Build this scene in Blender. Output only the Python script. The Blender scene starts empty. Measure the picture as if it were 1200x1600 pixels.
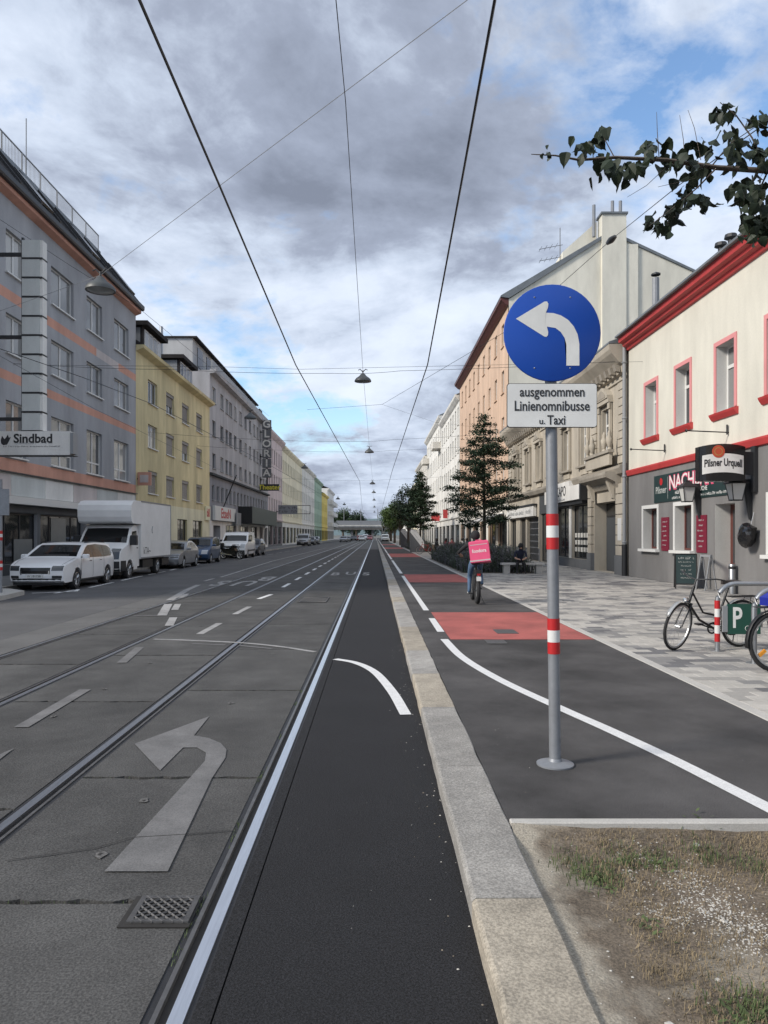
import bpy, bmesh, math, random
from mathutils import Vector, Matrix
R = math.radians
random.seed(7)
SC = bpy.context.scene
COL = SC.collection
# ---------------------------------------------------------------- camera
F, VX, VY, H = 1150.0, 586.0, 836.0, 1.72       # focal length / vanishing point in photo pixels, eye height in metres
cam_d = bpy.data.cameras.new('camera'); cam = bpy.data.objects.new('camera', cam_d); COL.objects.link(cam)
cam.location = (0, 0, H); cam.rotation_euler = (R(90), 0, 0)
cam_d.sensor_fit = 'VERTICAL'; cam_d.sensor_height = 24.0; cam_d.lens = F / 1600 * 24.0
cam_d.shift_x = (600 - VX) / 1600; cam_d.shift_y = (VY - 800) / 1600
cam_d.clip_start = 0.05; cam_d.clip_end = 9000
SC.camera = cam
# ---------------------------------------------------------------- sky and sun
SUN_EL, SUN_AZ = 32.0, -112.0                      # azimuth from the street axis, negative = to the left
W = bpy.data.worlds.new('World'); SC.world = W; W.use_nodes = True
def build_world():
    nt = W.node_tree; nt.nodes.clear(); N = nt.nodes.new; L = nt.links.new
    out = N('ShaderNodeOutputWorld')
    sky = N('ShaderNodeTexSky'); sky.sky_type = 'NISHITA'; sky.sun_disc = False
    sky.sun_elevation = R(SUN_EL); sky.sun_rotation = R(SUN_AZ)
    sky.air_density = 1.2; sky.dust_density = 0.3; sky.ozone_density = 4.0
    bsky = N('ShaderNodeBackground'); bsky.inputs[1].default_value = 0.10; L(sky.outputs[0], bsky.inputs[0])
    tc = N('ShaderNodeTexCoord'); sep = N('ShaderNodeSeparateXYZ'); L(tc.outputs['Generated'], sep.inputs[0])
    def math_(op, a, b=None, c=None):
        n = N('ShaderNodeMath'); n.operation = op
        for i, v in enumerate((a, b, c)):
            if v is None: continue
            if isinstance(v, (int, float)): n.inputs[i].default_value = v
            else: L(v, n.inputs[i])
        return n.outputs[0]
    z = math_('ADD', math_('MAXIMUM', sep.outputs[2], 0.0), 0.30)
    cx = math_('DIVIDE', sep.outputs[0], z); cy = math_('DIVIDE', sep.outputs[1], z)
    comb = N('ShaderNodeCombineXYZ'); L(cx, comb.inputs[0]); L(cy, comb.inputs[1])
    def noise(scale, detail, rough, off, dist=0.0):
        mp = N('ShaderNodeMapping'); mp.inputs['Location'].default_value = off; L(comb.outputs[0], mp.inputs[0])
        n = N('ShaderNodeTexNoise'); n.inputs['Scale'].default_value = scale; n.inputs['Detail'].default_value = detail
        n.inputs['Roughness'].default_value = rough; n.inputs['Distortion'].default_value = dist
        L(mp.outputs[0], n.inputs['Vector']); return n.outputs['Fac']
    def ramp(fac, stops):
        r = N('ShaderNodeValToRGB'); L(fac, r.inputs[0]); e = r.color_ramp.elements
        while len(e) > 1: e.remove(e[-1])
        e[0].position = stops[0][0]; e[0].color = (*stops[0][1], 1)
        for p, c in stops[1:]:
            k = e.new(p); k.color = (*c, 1)
        return r.outputs[0]
    big = noise(1.5, 9, 0.58, (12.15, 9.40, 3.7), 0.2)
    grey = noise(1.25, 10, 0.58, (12.15, 9.40, 3.7), 0.3)
    fine = noise(6.5, 8, 0.62, (1.7, 4.2, 3.0), 0.3)
    shade = math_('ADD', math_('MULTIPLY', grey, 0.80), math_('MULTIPLY', fine, 0.20))
    ccol = ramp(shade, [(0.38, (0.40, 0.44, 0.50)), (0.45, (0.36, 0.40, 0.47)), (0.505, (0.29, 0.33, 0.40)), (0.565, (0.18, 0.205, 0.262)), (0.65, (0.115, 0.132, 0.172))])
    low = N('ShaderNodeMapRange'); low.inputs[1].default_value = 0.0; low.inputs[2].default_value = 0.13; low.inputs[3].default_value = 0.15; low.inputs[4].default_value = 0.0; L(sep.outputs[2], low.inputs[0])
    cv = math_('ADD', math_('MULTIPLY', big, 0.78), math_('MULTIPLY', fine, 0.22))
    cover = ramp(math_('ADD', cv, low.outputs[0]), [(0.385, (0, 0, 0)), (0.465, (1, 1, 1))])
    bcl = N('ShaderNodeBackground'); bcl.inputs[1].default_value = 1.0; L(ccol, bcl.inputs[0])
    mix = N('ShaderNodeMixShader'); L(cover, mix.inputs[0]); L(bsky.outputs[0], mix.inputs[1]); L(bcl.outputs[0], mix.inputs[2])
    L(mix.outputs[0], out.inputs[0])
build_world()
sun_d = bpy.data.lights.new('sun', 'SUN'); sun_d.energy = 1.9; sun_d.angle = R(12); sun_d.color = (1.0, 0.93, 0.84)
sun = bpy.data.objects.new('sun', sun_d); COL.objects.link(sun)
_el, _az = R(SUN_EL), R(SUN_AZ)
_dir = Vector((math.sin(_az) * math.cos(_el), math.cos(_az) * math.cos(_el), math.sin(_el)))
sun.rotation_euler = _dir.to_track_quat('Z', 'Y').to_euler(); sun.location = _dir * 60
SC.view_settings.view_transform = 'Standard'; SC.view_settings.look = 'None'
SC.view_settings.exposure = 1.13; SC.view_settings.gamma = 1.0; SC.view_settings.use_curve_mapping = False

# ---------------------------------------------------------------- pixel -> place helpers
def G(px, py, z=0.0):                              # the point of a level surface at height z seen at a photo pixel
    Y = F * (H - z) / (py - VY); return Vector(((px - VX) * Y / F, Y, z))
def A(px, py, Y):                                  # the point seen at a pixel at distance Y
    return Vector(((px - VX) * Y / F, Y, H - (py - VY) * Y / F))

# ---------------------------------------------------------------- materials
MATS = {}
def mat(name, col, rough=0.8, var=0.0, scale=3.0, bump=0.0, bscale=40.0, metal=0.0, spec=0.5, rnd=0.0, speck=0.0, sscale=200.0,
        stain=0.0, stscale=0.6, emit=0.0, coat=0.0, stretch=None, trans=0.0):
    m = bpy.data.materials.new(name); m.use_nodes = True; nt = m.node_tree; N = nt.nodes.new; L = nt.links.new
    b = nt.nodes['Principled BSDF']
    b.inputs['Roughness'].default_value = rough; b.inputs['Metallic'].default_value = metal
    b.inputs['Specular IOR Level'].default_value = spec; b.inputs['Coat Weight'].default_value = coat
    b.inputs['Transmission Weight'].default_value = trans
    b.inputs['Base Color'].default_value = (*col, 1)
    if emit: b.inputs['Emission Color'].default_value = (*col, 1); b.inputs['Emission Strength'].default_value = emit
    geo = N('ShaderNodeNewGeometry'); pos = geo.outputs['Position']
    if stretch:
        mp = N('ShaderNodeMapping'); mp.inputs['Scale'].default_value = stretch; L(pos, mp.inputs[0]); pos = mp.outputs[0]
    def noise(s, d=5, r=0.6):
        n = N('ShaderNodeTexNoise'); n.inputs['Scale'].default_value = s; n.inputs['Detail'].default_value = d
        n.inputs['Roughness'].default_value = r; L(pos, n.inputs['Vector']); return n.outputs['Fac']
    def rng(v, a, b_, lo=0.25, hi=0.75):
        n = N('ShaderNodeMapRange'); n.inputs[1].default_value = lo; n.inputs[2].default_value = hi
        n.inputs[3].default_value = a; n.inputs[4].default_value = b_; L(v, n.inputs[0]); return n.outputs[0]
    facs = []
    if var: facs.append(rng(noise(scale), 1 - var, 1 + var))
    if stain: facs.append(rng(noise(stscale, 8, 0.65), 1 - stain, 1 + stain * 0.6, 0.35, 0.65))
    if speck: facs.append(rng(noise(sscale, 2, 0.6), 1 - speck * .8, 1 + speck, 0.36, 0.64))
    if rnd:
        oi = N('ShaderNodeObjectInfo'); facs.append(rng(oi.outputs['Random'], 1 - rnd, 1 + rnd, 0, 1))
    if facs:
        f = facs[0]
        for g in facs[1:]:
            mm = N('ShaderNodeMath'); mm.operation = 'MULTIPLY'; L(f, mm.inputs[0]); L(g, mm.inputs[1]); f = mm.outputs[0]
        vm = N('ShaderNodeVectorMath'); vm.operation = 'SCALE'; vm.inputs[0].default_value = col; L(f, vm.inputs['Scale'])
        L(vm.outputs[0], b.inputs['Base Color'])
    if bump:
        bp = N('ShaderNodeBump'); bp.inputs['Strength'].default_value = bump; bp.inputs['Distance'].default_value = 0.01
        L(noise(bscale, 6, 0.65), bp.inputs['Height']); L(bp.outputs[0], b.inputs['Normal'])
    MATS[name] = m; return m
def M(n): return MATS[n]
mat('concrete', (0.058, 0.0565, 0.054), 0.88, var=0.18, scale=2.3, bump=0.6, bscale=60, rnd=0.14, speck=0.5, sscale=95, stain=0.34, stscale=1.1)
mat('concrete_pale', (0.098, 0.096, 0.093), 0.85, var=0.12, scale=1.2, bump=0.3, bscale=60, rnd=0.10, speck=0.22, sscale=110, stain=0.2, stscale=0.5)
mat('asphalt_new', (0.0125, 0.0125, 0.0142), 0.85, var=0.12, scale=2.0, bump=1.0, bscale=120, speck=0.95, sscale=105, spec=0.4, stain=0.15)
mat('asphalt_path', (0.064, 0.061, 0.060), 0.9, var=0.10, scale=1.6, bump=0.5, bscale=160, speck=0.45, sscale=150, spec=0.35, stain=0.5, stscale=0.7)
mat('asphalt_old', (0.082, 0.081, 0.082), 0.86, var=0.13, scale=1.0, bump=0.45, bscale=90, speck=0.30, sscale=130, stain=0.25, stscale=0.35)
mat('asphalt_parking', (0.058, 0.058, 0.062), 0.84, var=0.12, scale=0.9, bump=0.4, bscale=90, speck=0.25, sscale=120, stain=0.22, stscale=0.4)
mat('bitumen', (0.018, 0.018, 0.02), 0.6, var=0.2, scale=6, bump=0.4, bscale=60)
mat('subbase', (0.022, 0.021, 0.02), 0.95, var=0.4, scale=8)
mat('rail_top_glint', (0.82, 0.83, 0.85), 0.34, metal=1.0, var=0.10, scale=9, stretch=(8, 0.4, 8))  # near right rail: sky glint at its viewing angle put into a brighter colour
mat('rail_top_no_glint', (0.40, 0.41, 0.43), 0.42, metal=1.0, var=0.15, scale=9, stretch=(8, 0.4, 8))  # other rails: same steel, darker colour stands for the missing sky glint
mat('rail_lip', (0.16, 0.155, 0.15), 0.45, metal=0.7, var=0.25, scale=12)
mat('rail_groove', (0.02, 0.018, 0.016), 0.8, var=0.3, scale=10)
mat('paint_white', (0.62, 0.62, 0.61), 0.7, var=0.08, scale=9, speck=0.15, sscale=120, bump=0.2, bscale=150)
mat('paint_worn', (0.135, 0.132, 0.13), 0.8, var=0.18, scale=5, speck=0.22, sscale=120, stain=0.2, stscale=2.0)
mat('paint_half', (0.29, 0.285, 0.278), 0.8, var=0.2, scale=4, speck=0.25, sscale=100, stain=0.25, stscale=1.5)
mat('paint_red', (0.34, 0.088, 0.075), 0.85, var=0.10, scale=2.0, speck=0.16, sscale=130, stain=0.2, stscale=1.0, bump=0.3, bscale=150)
mat('granite_beige', (0.305, 0.27, 0.215), 0.8, var=0.16, scale=4, speck=0.30, sscale=85, bump=0.5, bscale=70, rnd=0.10, stain=0.15, stscale=2)
mat('granite_grey', (0.275, 0.262, 0.24), 0.8, var=0.16, scale=4, speck=0.32, sscale=85, bump=0.5, bscale=70, rnd=0.12, stain=0.15, stscale=2)
mat('kerb_concrete', (0.41, 0.395, 0.365), 0.85, var=0.1, scale=4, speck=0.12, sscale=120, bump=0.3)
for nm, c in (('paver_light', (0.395, 0.375, 0.34)), ('paver_mid', (0.295, 0.282, 0.26)), ('paver_grey', (0.21, 0.204, 0.197)), ('paver_dark', (0.130, 0.128, 0.130))):
    mat(nm, c, 0.85, var=0.10, scale=6, speck=0.12, sscale=150, bump=0.25, bscale=90, stain=0.14, stscale=0.7)
mat('pavement_grey', (0.16, 0.158, 0.155), 0.88, var=0.1, scale=2, speck=0.15, stain=0.15)
mat('earth', (0.138, 0.110, 0.080), 0.95, var=0.32, scale=7, speck=0.4, sscale=90, bump=1.0, bscale=35, stain=0.3, stscale=2.2)
mat('sand', (0.40, 0.36, 0.29), 0.95, var=0.15, scale=9, speck=0.3, sscale=120, bump=0.6, bscale=60)
mat('pebble', (0.46, 0.44, 0.40), 0.85, var=0.3, scale=30)
mat('pebble_brown', (0.20, 0.17, 0.13), 0.9, var=0.3, scale=30)
mat('dry_grass', (0.225, 0.175, 0.105), 0.9, var=0.45, scale=9)
mat('green_grass', (0.075, 0.105, 0.035), 0.8, var=0.4, scale=9)
mat('ground', (0.10, 0.10, 0.085), 0.95, var=0.3, scale=0.05)
def wall(nm, c, st=0.10): return mat(nm, c, 0.9, var=0.07, scale=0.9, stain=st * 1.5, stscale=0.45, bump=0.15, bscale=30, speck=0.05, sscale=60, stretch=(1, 1, 0.28))
wall('wall_blue_grey', (0.325, 0.33, 0.345)); wall('wall_orange', (0.54, 0.285, 0.21)); wall('wall_pale_pink', (0.50, 0.45, 0.435)); wall('wall_pastel', (0.50, 0.52, 0.505))
wall('wall_yellow', (0.62, 0.535, 0.31), 0.14); wall('wall_cream_shop', (0.70, 0.66, 0.47)); wall('wall_grey_upper', (0.39, 0.385, 0.395), 0.14); wall('wall_grey_lower', (0.255, 0.26, 0.285), 0.12)
wall('wall_slate_tile', (0.42, 0.42, 0.42)); wall('wall_pinkish', (0.55, 0.46, 0.46)); wall('wall_cream_far', (0.70, 0.65, 0.50)); wall('wall_offwhite', (0.66, 0.65, 0.62))
wall('wall_mint', (0.33, 0.45, 0.36)); wall('wall_lemon', (0.66, 0.52, 0.14)); wall('wall_cream_red', (0.60, 0.58, 0.50), 0.07); wall('wall_inn_grey', (0.175, 0.171, 0.168), 0.12)
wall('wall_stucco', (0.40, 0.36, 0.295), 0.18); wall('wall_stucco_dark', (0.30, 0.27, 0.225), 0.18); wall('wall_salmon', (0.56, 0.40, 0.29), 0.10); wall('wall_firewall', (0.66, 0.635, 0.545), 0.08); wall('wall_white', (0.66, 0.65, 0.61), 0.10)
wall('wall_white_warm', (0.60, 0.575, 0.52), 0.10); wall('wall_dark', (0.055, 0.06, 0.065)); wall('wall_mid_grey', (0.13, 0.135, 0.14)); wall('reveal_light', (0.52, 0.52, 0.50))
mat('red_trim', (0.47, 0.05, 0.05), 0.55, var=0.08, scale=2, stain=0.1); mat('pink_trim', (0.62, 0.25, 0.25), 0.75, var=0.05)
mat('white_frame', (0.62, 0.62, 0.60), 0.5); mat('dark_frame', (0.022, 0.024, 0.027), 0.45); mat('brown_frame', (0.10, 0.028, 0.022), 0.5); mat('grey_frame', (0.24, 0.25, 0.26), 0.5)
mat('roof_metal', (0.16, 0.175, 0.185), 0.5, var=0.2, scale=1.5, metal=0.3); mat('roof_dark', (0.035, 0.032, 0.032), 0.9, var=0.3, scale=2, spec=0.15); mat('roof_tile', (0.16, 0.075, 0.05), 0.85, var=0.3, scale=2)
mat('steel', (0.36, 0.37, 0.38), 0.42, metal=0.85, var=0.08, scale=12); mat('galvanised', (0.235, 0.245, 0.26), 0.5, metal=0.35, var=0.12, scale=14, stain=0.08, stscale=4)
mat('iron_dark', (0.02, 0.021, 0.023), 0.5, var=0.15, scale=10); mat('cast_iron', (0.085, 0.083, 0.082), 0.6, metal=0.3, var=0.25, scale=20, bump=0.3, bscale=100)
mat('black', (0.012, 0.012, 0.013), 0.55); mat('gloss_black', (0.012, 0.012, 0.013), 0.18); mat('rubber', (0.018, 0.018, 0.019), 0.8, bump=0.2, bscale=80)
mat('blind', (0.25, 0.235, 0.215), 0.7, rnd=0.18); mat('blind_dark', (0.15, 0.145, 0.14), 0.7, rnd=0.15); mat('curtain', (0.55, 0.54, 0.50), 0.9, rnd=0.2)
def glass(nm, lo, hi):
    m = mat(nm, (1, 1, 1), 0.05, spec=0.6); nt = m.node_tree; b = nt.nodes['Principled BSDF']
    oi = nt.nodes.new('ShaderNodeObjectInfo'); r = nt.nodes.new('ShaderNodeValToRGB'); nt.links.new(oi.outputs['Random'], r.inputs[0])
    r.color_ramp.elements[0].color = (*lo, 1); r.color_ramp.elements[1].color = (*hi, 1); nt.links.new(r.outputs[0], b.inputs['Base Color'])
    geo = nt.nodes.new('ShaderNodeNewGeometry'); n = nt.nodes.new('ShaderNodeTexNoise'); n.inputs['Scale'].default_value = 1.1; nt.links.new(geo.outputs['Position'], n.inputs['Vector'])
    bp = nt.nodes.new('ShaderNodeBump'); bp.inputs['Strength'].default_value = 0.08; bp.inputs['Distance'].default_value = 0.05
    nt.links.new(n.outputs['Fac'], bp.inputs['Height']); nt.links.new(bp.outputs[0], b.inputs['Normal'])
glass('glass', (0.012, 0.014, 0.018), (0.10, 0.105, 0.11)); glass('glass_curtain', (0.03, 0.035, 0.04), (0.34, 0.34, 0.33)); glass('glass_shop', (0.012, 0.013, 0.015), (0.03, 0.033, 0.036)); glass('glass_car', (0.008, 0.009, 0.010), (0.012, 0.013, 0.014)); MATS['glass_car'].node_tree.nodes['Principled BSDF'].inputs['Specular IOR Level'].default_value = 0.38
mat('frosted', (0.18, 0.19, 0.185), 0.25, var=0.06, scale=3)

# ---------------------------------------------------------------- mesh helpers
class MB:
    def __init__(s): s.v = []; s.f = []; s.m = []; s.cur = 0
    def quad(s, *pts):
        i = len(s.v); s.v += [tuple(p) for p in pts]; s.f.append(tuple(range(i, i + len(pts)))); s.m.append(s.cur); return s
    def box(s, x0, x1, y0, y1, z0, z1):
        if x0 > x1: x0, x1 = x1, x0
        if y0 > y1: y0, y1 = y1, y0
        if z0 > z1: z0, z1 = z1, z0
        i = len(s.v)
        s.v += [(x0, y0, z0), (x1, y0, z0), (x1, y1, z0), (x0, y1, z0), (x0, y0, z1), (x1, y0, z1), (x1, y1, z1), (x0, y1, z1)]
        for q in ((0, 3, 2, 1), (4, 5, 6, 7), (0, 1, 5, 4), (1, 2, 6, 5), (2, 3, 7, 6), (3, 0, 4, 7)): s.f.append(tuple(i + k for k in q)); s.m.append(s.cur)
        return s
    def bevbox(s, x0, x1, y0, y1, z0, z1, b):           # box with a chamfered top
        i = len(s.v)
        s.v += [(x0, y0, z0), (x1, y0, z0), (x1, y1, z0), (x0, y1, z0), (x0, y0, z1 - b), (x1, y0, z1 - b), (x1, y1, z1 - b), (x0, y1, z1 - b),
                (x0 + b, y0 + b, z1), (x1 - b, y0 + b, z1), (x1 - b, y1 - b, z1), (x0 + b, y1 - b, z1)]
        for q in ((0, 3, 2, 1), (0, 1, 5, 4), (1, 2, 6, 5), (2, 3, 7, 6), (3, 0, 4, 7), (4, 5, 9, 8), (5, 6, 10, 9), (6, 7, 11, 10), (7, 4, 8, 11), (8, 9, 10, 11)):
            s.f.append(tuple(i + k for k in q)); s.m.append(s.cur)
        return s
    def tube(s, pts, r, n=6, r2=None, cap=True):
        pts = [Vector(p) for p in pts]; k = len(pts); rings = []
        rs = r if isinstance(r, (list, tuple)) else [r + ((r2 if r2 is not None else r) - r) * j / max(1, k - 1) for j in range(k)]
        for j, p in enumerate(pts):
            d = (pts[min(j + 1, k - 1)] - pts[max(j - 1, 0)])
            if d.length < 1e-9: d = Vector((0, 0, 1))
            d.normalize(); up = Vector((0, 0, 1)) if abs(d.z) < 0.95 else Vector((1, 0, 0))
            a = d.cross(up).normalized(); b = a.cross(d)
            i = len(s.v)
            for q in range(n):
                t = 2 * math.pi * q / n; s.v.append(tuple(p + (a * math.cos(t) + b * math.sin(t)) * rs[j]))
            rings.append(i)
        for j in range(k - 1):
            for q in range(n):
                s.f.append((rings[j] + q, rings[j] + (q + 1) % n, rings[j + 1] + (q + 1) % n, rings[j + 1] + q)); s.m.append(s.cur)
        if cap:
            s.f.append(tuple(rings[0] + q for q in reversed(range(n)))); s.m.append(s.cur)
            s.f.append(tuple(rings[-1] + q for q in range(n))); s.m.append(s.cur)
        return s
    def lathe(s, prof, c=(0, 0, 0), axis='z', n=20, closed=False):   # prof: (radius, height)
        rings = []; c = Vector(c)
        for r, h in prof:
            i = len(s.v)
            for q in range(n):
                t = 2 * math.pi * q / n; a, b = r * math.cos(t), r * math.sin(t)
                p = {'z': (a, b, h), 'y': (a, h, b), 'x': (h, a, b)}[axis]; s.v.append(tuple(c + Vector(p)))
            rings.append(i)
        K = len(rings)
        for j in range(K if closed else K - 1):
            j2 = (j + 1) % K
            for q in range(n):
                s.f.append((rings[j] + q, rings[j] + (q + 1) % n, rings[j2] + (q + 1) % n, rings[j2] + q)); s.m.append(s.cur)
        return s
    def prism(s, poly, y0, y1, axis='y'):               # poly in (x,z) extruded along y (or (y,z) along x, or (x,y) along z)
        def P(a, b, h): return {'y': (a, h, b), 'x': (h, a, b), 'z': (a, b, h)}[axis]
        i = len(s.v); n = len(poly); s.v += [P(a, b, y0) for a, b in poly] + [P(a, b, y1) for a, b in poly]
        s.f.append(tuple(i + q for q in range(n))); s.m.append(s.cur); s.f.append(tuple(i + n + q for q in reversed(range(n)))); s.m.append(s.cur)
        for q in range(n):
            s.f.append((i + q, i + (q + 1) % n, i + n + (q + 1) % n, i + n + q)); s.m.append(s.cur)
        return s
    def mesh(s, name, m, smooth=None):
        me = bpy.data.meshes.new(name); me.from_pydata(s.v, [], s.f)
        for q in (m if isinstance(m, (list, tuple)) else [m]): me.materials.append(M(q) if isinstance(q, str) else q)
        if any(s.m): me.polygons.foreach_set('material_index', s.m)
        if smooth is not None:
            me.polygons.foreach_set('use_smooth', [True] * len(me.polygons))
            if smooth < 180: me.set_sharp_from_angle(angle=R(smooth))
        me.update(); return me
    def build(s, name, m, parent=None, smooth=None, loc=None, rz=None):
        return obj(name, s.mesh(name, m, smooth), parent, loc, rz)
def obj(name, me, parent=None, loc=None, rz=None):
    o = bpy.data.objects.new(name, me); COL.objects.link(o)
    if parent is not None: o.parent = parent
    if loc is not None: o.location = loc
    if rz is not None: o.rotation_euler = (0, 0, rz)
    return o
def thing(name, label, cat, loc=(0, 0, 0), rz=0.0, group=None):
    o = bpy.data.objects.new(name, None); COL.objects.link(o); o.empty_display_size = 0.2
    o.location = loc; o.rotation_euler = (0, 0, rz); return tag(o, label, cat, group)
def tag(o, label=None, cat=None, group=None, kind=None):
    if label: o['label'] = label
    if cat: o['category'] = cat
    if group: o['group'] = group
    if kind: o['kind'] = kind
    return o
KIDS = {}
def copy_tree(o, parent=None):
    c = o.copy(); COL.objects.link(c); c.parent = parent
    for ch in [x for x in bpy.data.objects if x.parent == o]: copy_tree(ch, c)
    return c
def struct(o): o['kind'] = 'structure'; return o
def flat(name, pts, m, parent=None, z=None):
    mb = MB(); mb.quad(*[(p[0], p[1], p[2] if z is None else z) for p in pts]); return mb.build(name, m, parent)
def text_mesh(s, size, m, ext=0.004, align='CENTER', bold=0.0, sx=1.0):
    cu = bpy.data.curves.new('lettering', 'FONT'); cu.body = s; cu.size = size; cu.extrude = ext; cu.align_x = align; cu.align_y = 'CENTER'; cu.offset = bold; cu.resolution_u = 3
    to = bpy.data.objects.new('tmp_text', cu); COL.objects.link(to); dg = bpy.context.evaluated_depsgraph_get()
    me = bpy.data.meshes.new_from_object(to.evaluated_get(dg)); bpy.data.objects.remove(to); bpy.data.curves.remove(cu)
    me.name = 'lettering'; me.materials.clear(); me.materials.append(M(m)); 
    if sx != 1.0:
        for v in me.vertices: v.co.x *= sx
    return me
FACE = {'cam': (R(90), 0, 0), 'left': (R(90), 0, R(90)), 'right': (R(90), 0, R(-90)), 'up': (0, 0, 0), 'upback': (0, 0, R(180))}
def text(s, size, m, loc, face, parent=None, name='lettering', **k):
    o = obj(name, text_mesh(s, size, m, **k), parent, loc); o.rotation_euler = FACE[face]; return o

# ================================================================ GROUND AND ROAD
XL, XR = -14.5, 10.0                                # facade lines
struct(flat('ground', [(-3000, -200, -.09), (3000, -200, -.09), (3000, 6000, -.09), (-3000, 6000, -.09)], 'ground'))
road = struct(flat('road', [(-11.6, -6, -.035), (.46, -6, -.035), (.46, 420, -.035), (-11.6, 420, -.035)], 'subbase'))
def sheet(name, x0, x1, y0, y1, z, m, parent, t=.03, nseg=1):
    mb = MB()
    for k in range(nseg): mb.box(x0, x1, y0 + (y1 - y0) * k / nseg, y0 + (y1 - y0) * (k + 1) / nseg, z - t, z)
    return mb.build(name, m, parent)
# rails: head, groove and guide lip of grooved tram rail
def rail(xin, s, parent):                           # xin gauge face, s=+1 right rail (head to the right of the gauge face)
    a = lambda d: xin + s * d
    r = thing_part('rail', parent)
    h = MB().box(a(0), a(.058), -5, 400, -.03, .003).build('rail_head', 'rail_top_glint' if xin == NR else 'rail_top_no_glint', parent)
    MB().box(a(-.042), a(-.0), -5, 400, -.034, -.022).build('rail_groove', 'rail_groove', h)
    MB().box(a(-.062), a(-.042), -5, 400, -.03, .0015).build('rail_lip', 'rail_lip', h)
    for q in (a(.058), a(-.062)):
        w = s if q == a(.058) else -s
        MB().box(q, q + w * .034, -5, 400, -.03, -.006).build('joint_seal', 'bitumen', h)
def thing_part(n, p): return None
track = struct(MB().box(-5.45, -.62, -5, 400, -.0345, -.0315).build('tram_track', 'rail_groove'))
NR, NLf, FR, FL = -.735, -2.17, -3.8375, -5.2725
rail(NR, 1, track); rail(NLf, -1, track); rail(FR, 1, track); rail(FL, -1, track)
# concrete slabs, one object each
rs = random.Random(3)
def slabs(x0, x1, joints, m='concrete'):
    for k in range(len(joints) - 1):
        a, b = joints[k] + .009, joints[k + 1] - .009; dz = rs.uniform(-.003, .002)
        n = 22; mb = MB()
        # chipped transverse edges: a jittered outline extruded downwards
        top = [(x0 + (x1 - x0) * i / n, a + abs(rs.gauss(0, .013)) * (0 < i < n)) for i in range(n + 1)] + [(x1 - (x1 - x0) * i / n, b - abs(rs.gauss(0, .013)) * (0 < i < n)) for i in range(n + 1)]
        mb.prism(top, -.033, dz, 'z'); mb.build('road_slab', m, road)
def jl(first, step, end=90.0):
    L = list(first)
    while L[-1] < end: L.append(min(end, L[-1] + step * rs.uniform(.9, 1.1)))
    return L
slabs(-2.075, -.83, jl([-4, -1.2, 1.2, 3.45, 5.22, 8.15], 3.1))
slabs(-3.74, -2.268, jl([-4, -.6, 2.1, 4.62, 7.6], 3.1))
slabs(-5.177, -3.933, jl([-4, 1.0, 3.9, 6.4, 9.8], 3.1))
slabs(-6.15, -5.37, jl([-4, 2.0, 5.0, 8.4, 11.3], 3.1), 'concrete_pale')
for x0, x1 in ((-2.086, -.819), (-3.758, -2.25), (-5.188, -3.922), (-6.15, -5.353)):
    sheet('concrete_strip', x0, x1, 90.01, 400, 0, 'concrete_pale', road)
sheet('asphalt_lane', -.575, .435, -5, 88, -.001, 'asphalt_new', road)
sheet('asphalt_edge_strip', -.655, -.583, -5, 88, -.0035, 'asphalt_new', road)
sheet('concrete_lane', -.65, .435, 88.01, 400, -.001, 'concrete_pale', road)
sheet('old_asphalt_lane', -9.3, -6.155, -5, 400, -.001, 'asphalt_old', road)
sheet('parking_lane', -11.5, -9.3, -5, 400, -.003, 'asphalt_parking', road)
# left pavement with kerb
pav_l = struct(MB().box(-14.6, -11.62, -20, 420, -.05, .12).build('pavement_left', 'pavement_grey'))
for k in range(70):
    MB().bevbox(-11.617, -11.47, 20 + k * 2, 20 + k * 2 + 1.985, -.05, .125, .015).build('kerb_stone', 'granite_grey', pav_l)
MB().prism([(-11.615, -15), (-10.0, -15), (-9.85, 19.6), (-10.1, 21.2), (-10.9, 22.0), (-11.615, 22.2)], -.05, .12, 'z').build('pavement_corner', 'kerb_concrete', pav_l)
MB().box(-60, -14.61, -60, 420, -.08, .10).build('yard_left', 'pavement_grey', pav_l)
# granite kerb on the right, one object per stone
kerb = struct(MB().box(.437, .754, -5, 400, -.06, -.01).build('kerb', 'subbase'))
y = -4.2; k = 0; yj = [-4.2, -2.6, -.9, .9, 3.28, 5.16, 6.93, 8.6]
while yj[-1] < 88: yj.append(yj[-1] + rs.uniform(1.2, 1.9))
kb = {}
for k in range(len(yj) - 1):
    a, b = yj[k] + .004, yj[k + 1] - .004; mb = MB(); j = rs.uniform(-.004, .004)
    prof = [(.432 + j, -.05), (.432 + j, .082), (.440 + j, .095), (.452 + j, .101), (.745, .103), (.753, .098), (.753, -.05)]
    nseg = 7 if a < 14 else 1; rings = []
    for q in range(nseg + 1):
        yy_ = a + (b - a) * q / nseg; w1, w2, w3 = (rs.uniform(-.004, .004), rs.uniform(-.007, .006), rs.uniform(-.002, .002)) if 0 < q < nseg else (0, 0, 0)
        rings.append(len(mb.v)); mb.v += [(x_ + (w1 if x_ < .5 else w2), yy_, z_ + (w3 if z_ > .05 else 0)) for x_, z_ in prof]
    n_ = len(prof)
    for q in range(nseg):
        for p_ in range(n_): mb.f.append((rings[q] + p_, rings[q] + (p_ + 1) % n_, rings[q + 1] + (p_ + 1) % n_, rings[q + 1] + p_)); mb.m.append(0)
    for rr_ in (rings[0], rings[-1]): mb.f.append(tuple(rr_ + p_ for p_ in range(n_))); mb.m.append(0)
    mb.build('kerb_stone', 'granite_beige' if k in (3, 6, 8, 9, 13, 17, 18, 24, 30) else 'granite_grey', kerb)
MB().box(.435, .753, 88, 400, -.05, .1).build('kerb_far', 'granite_grey', kerb)
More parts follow.
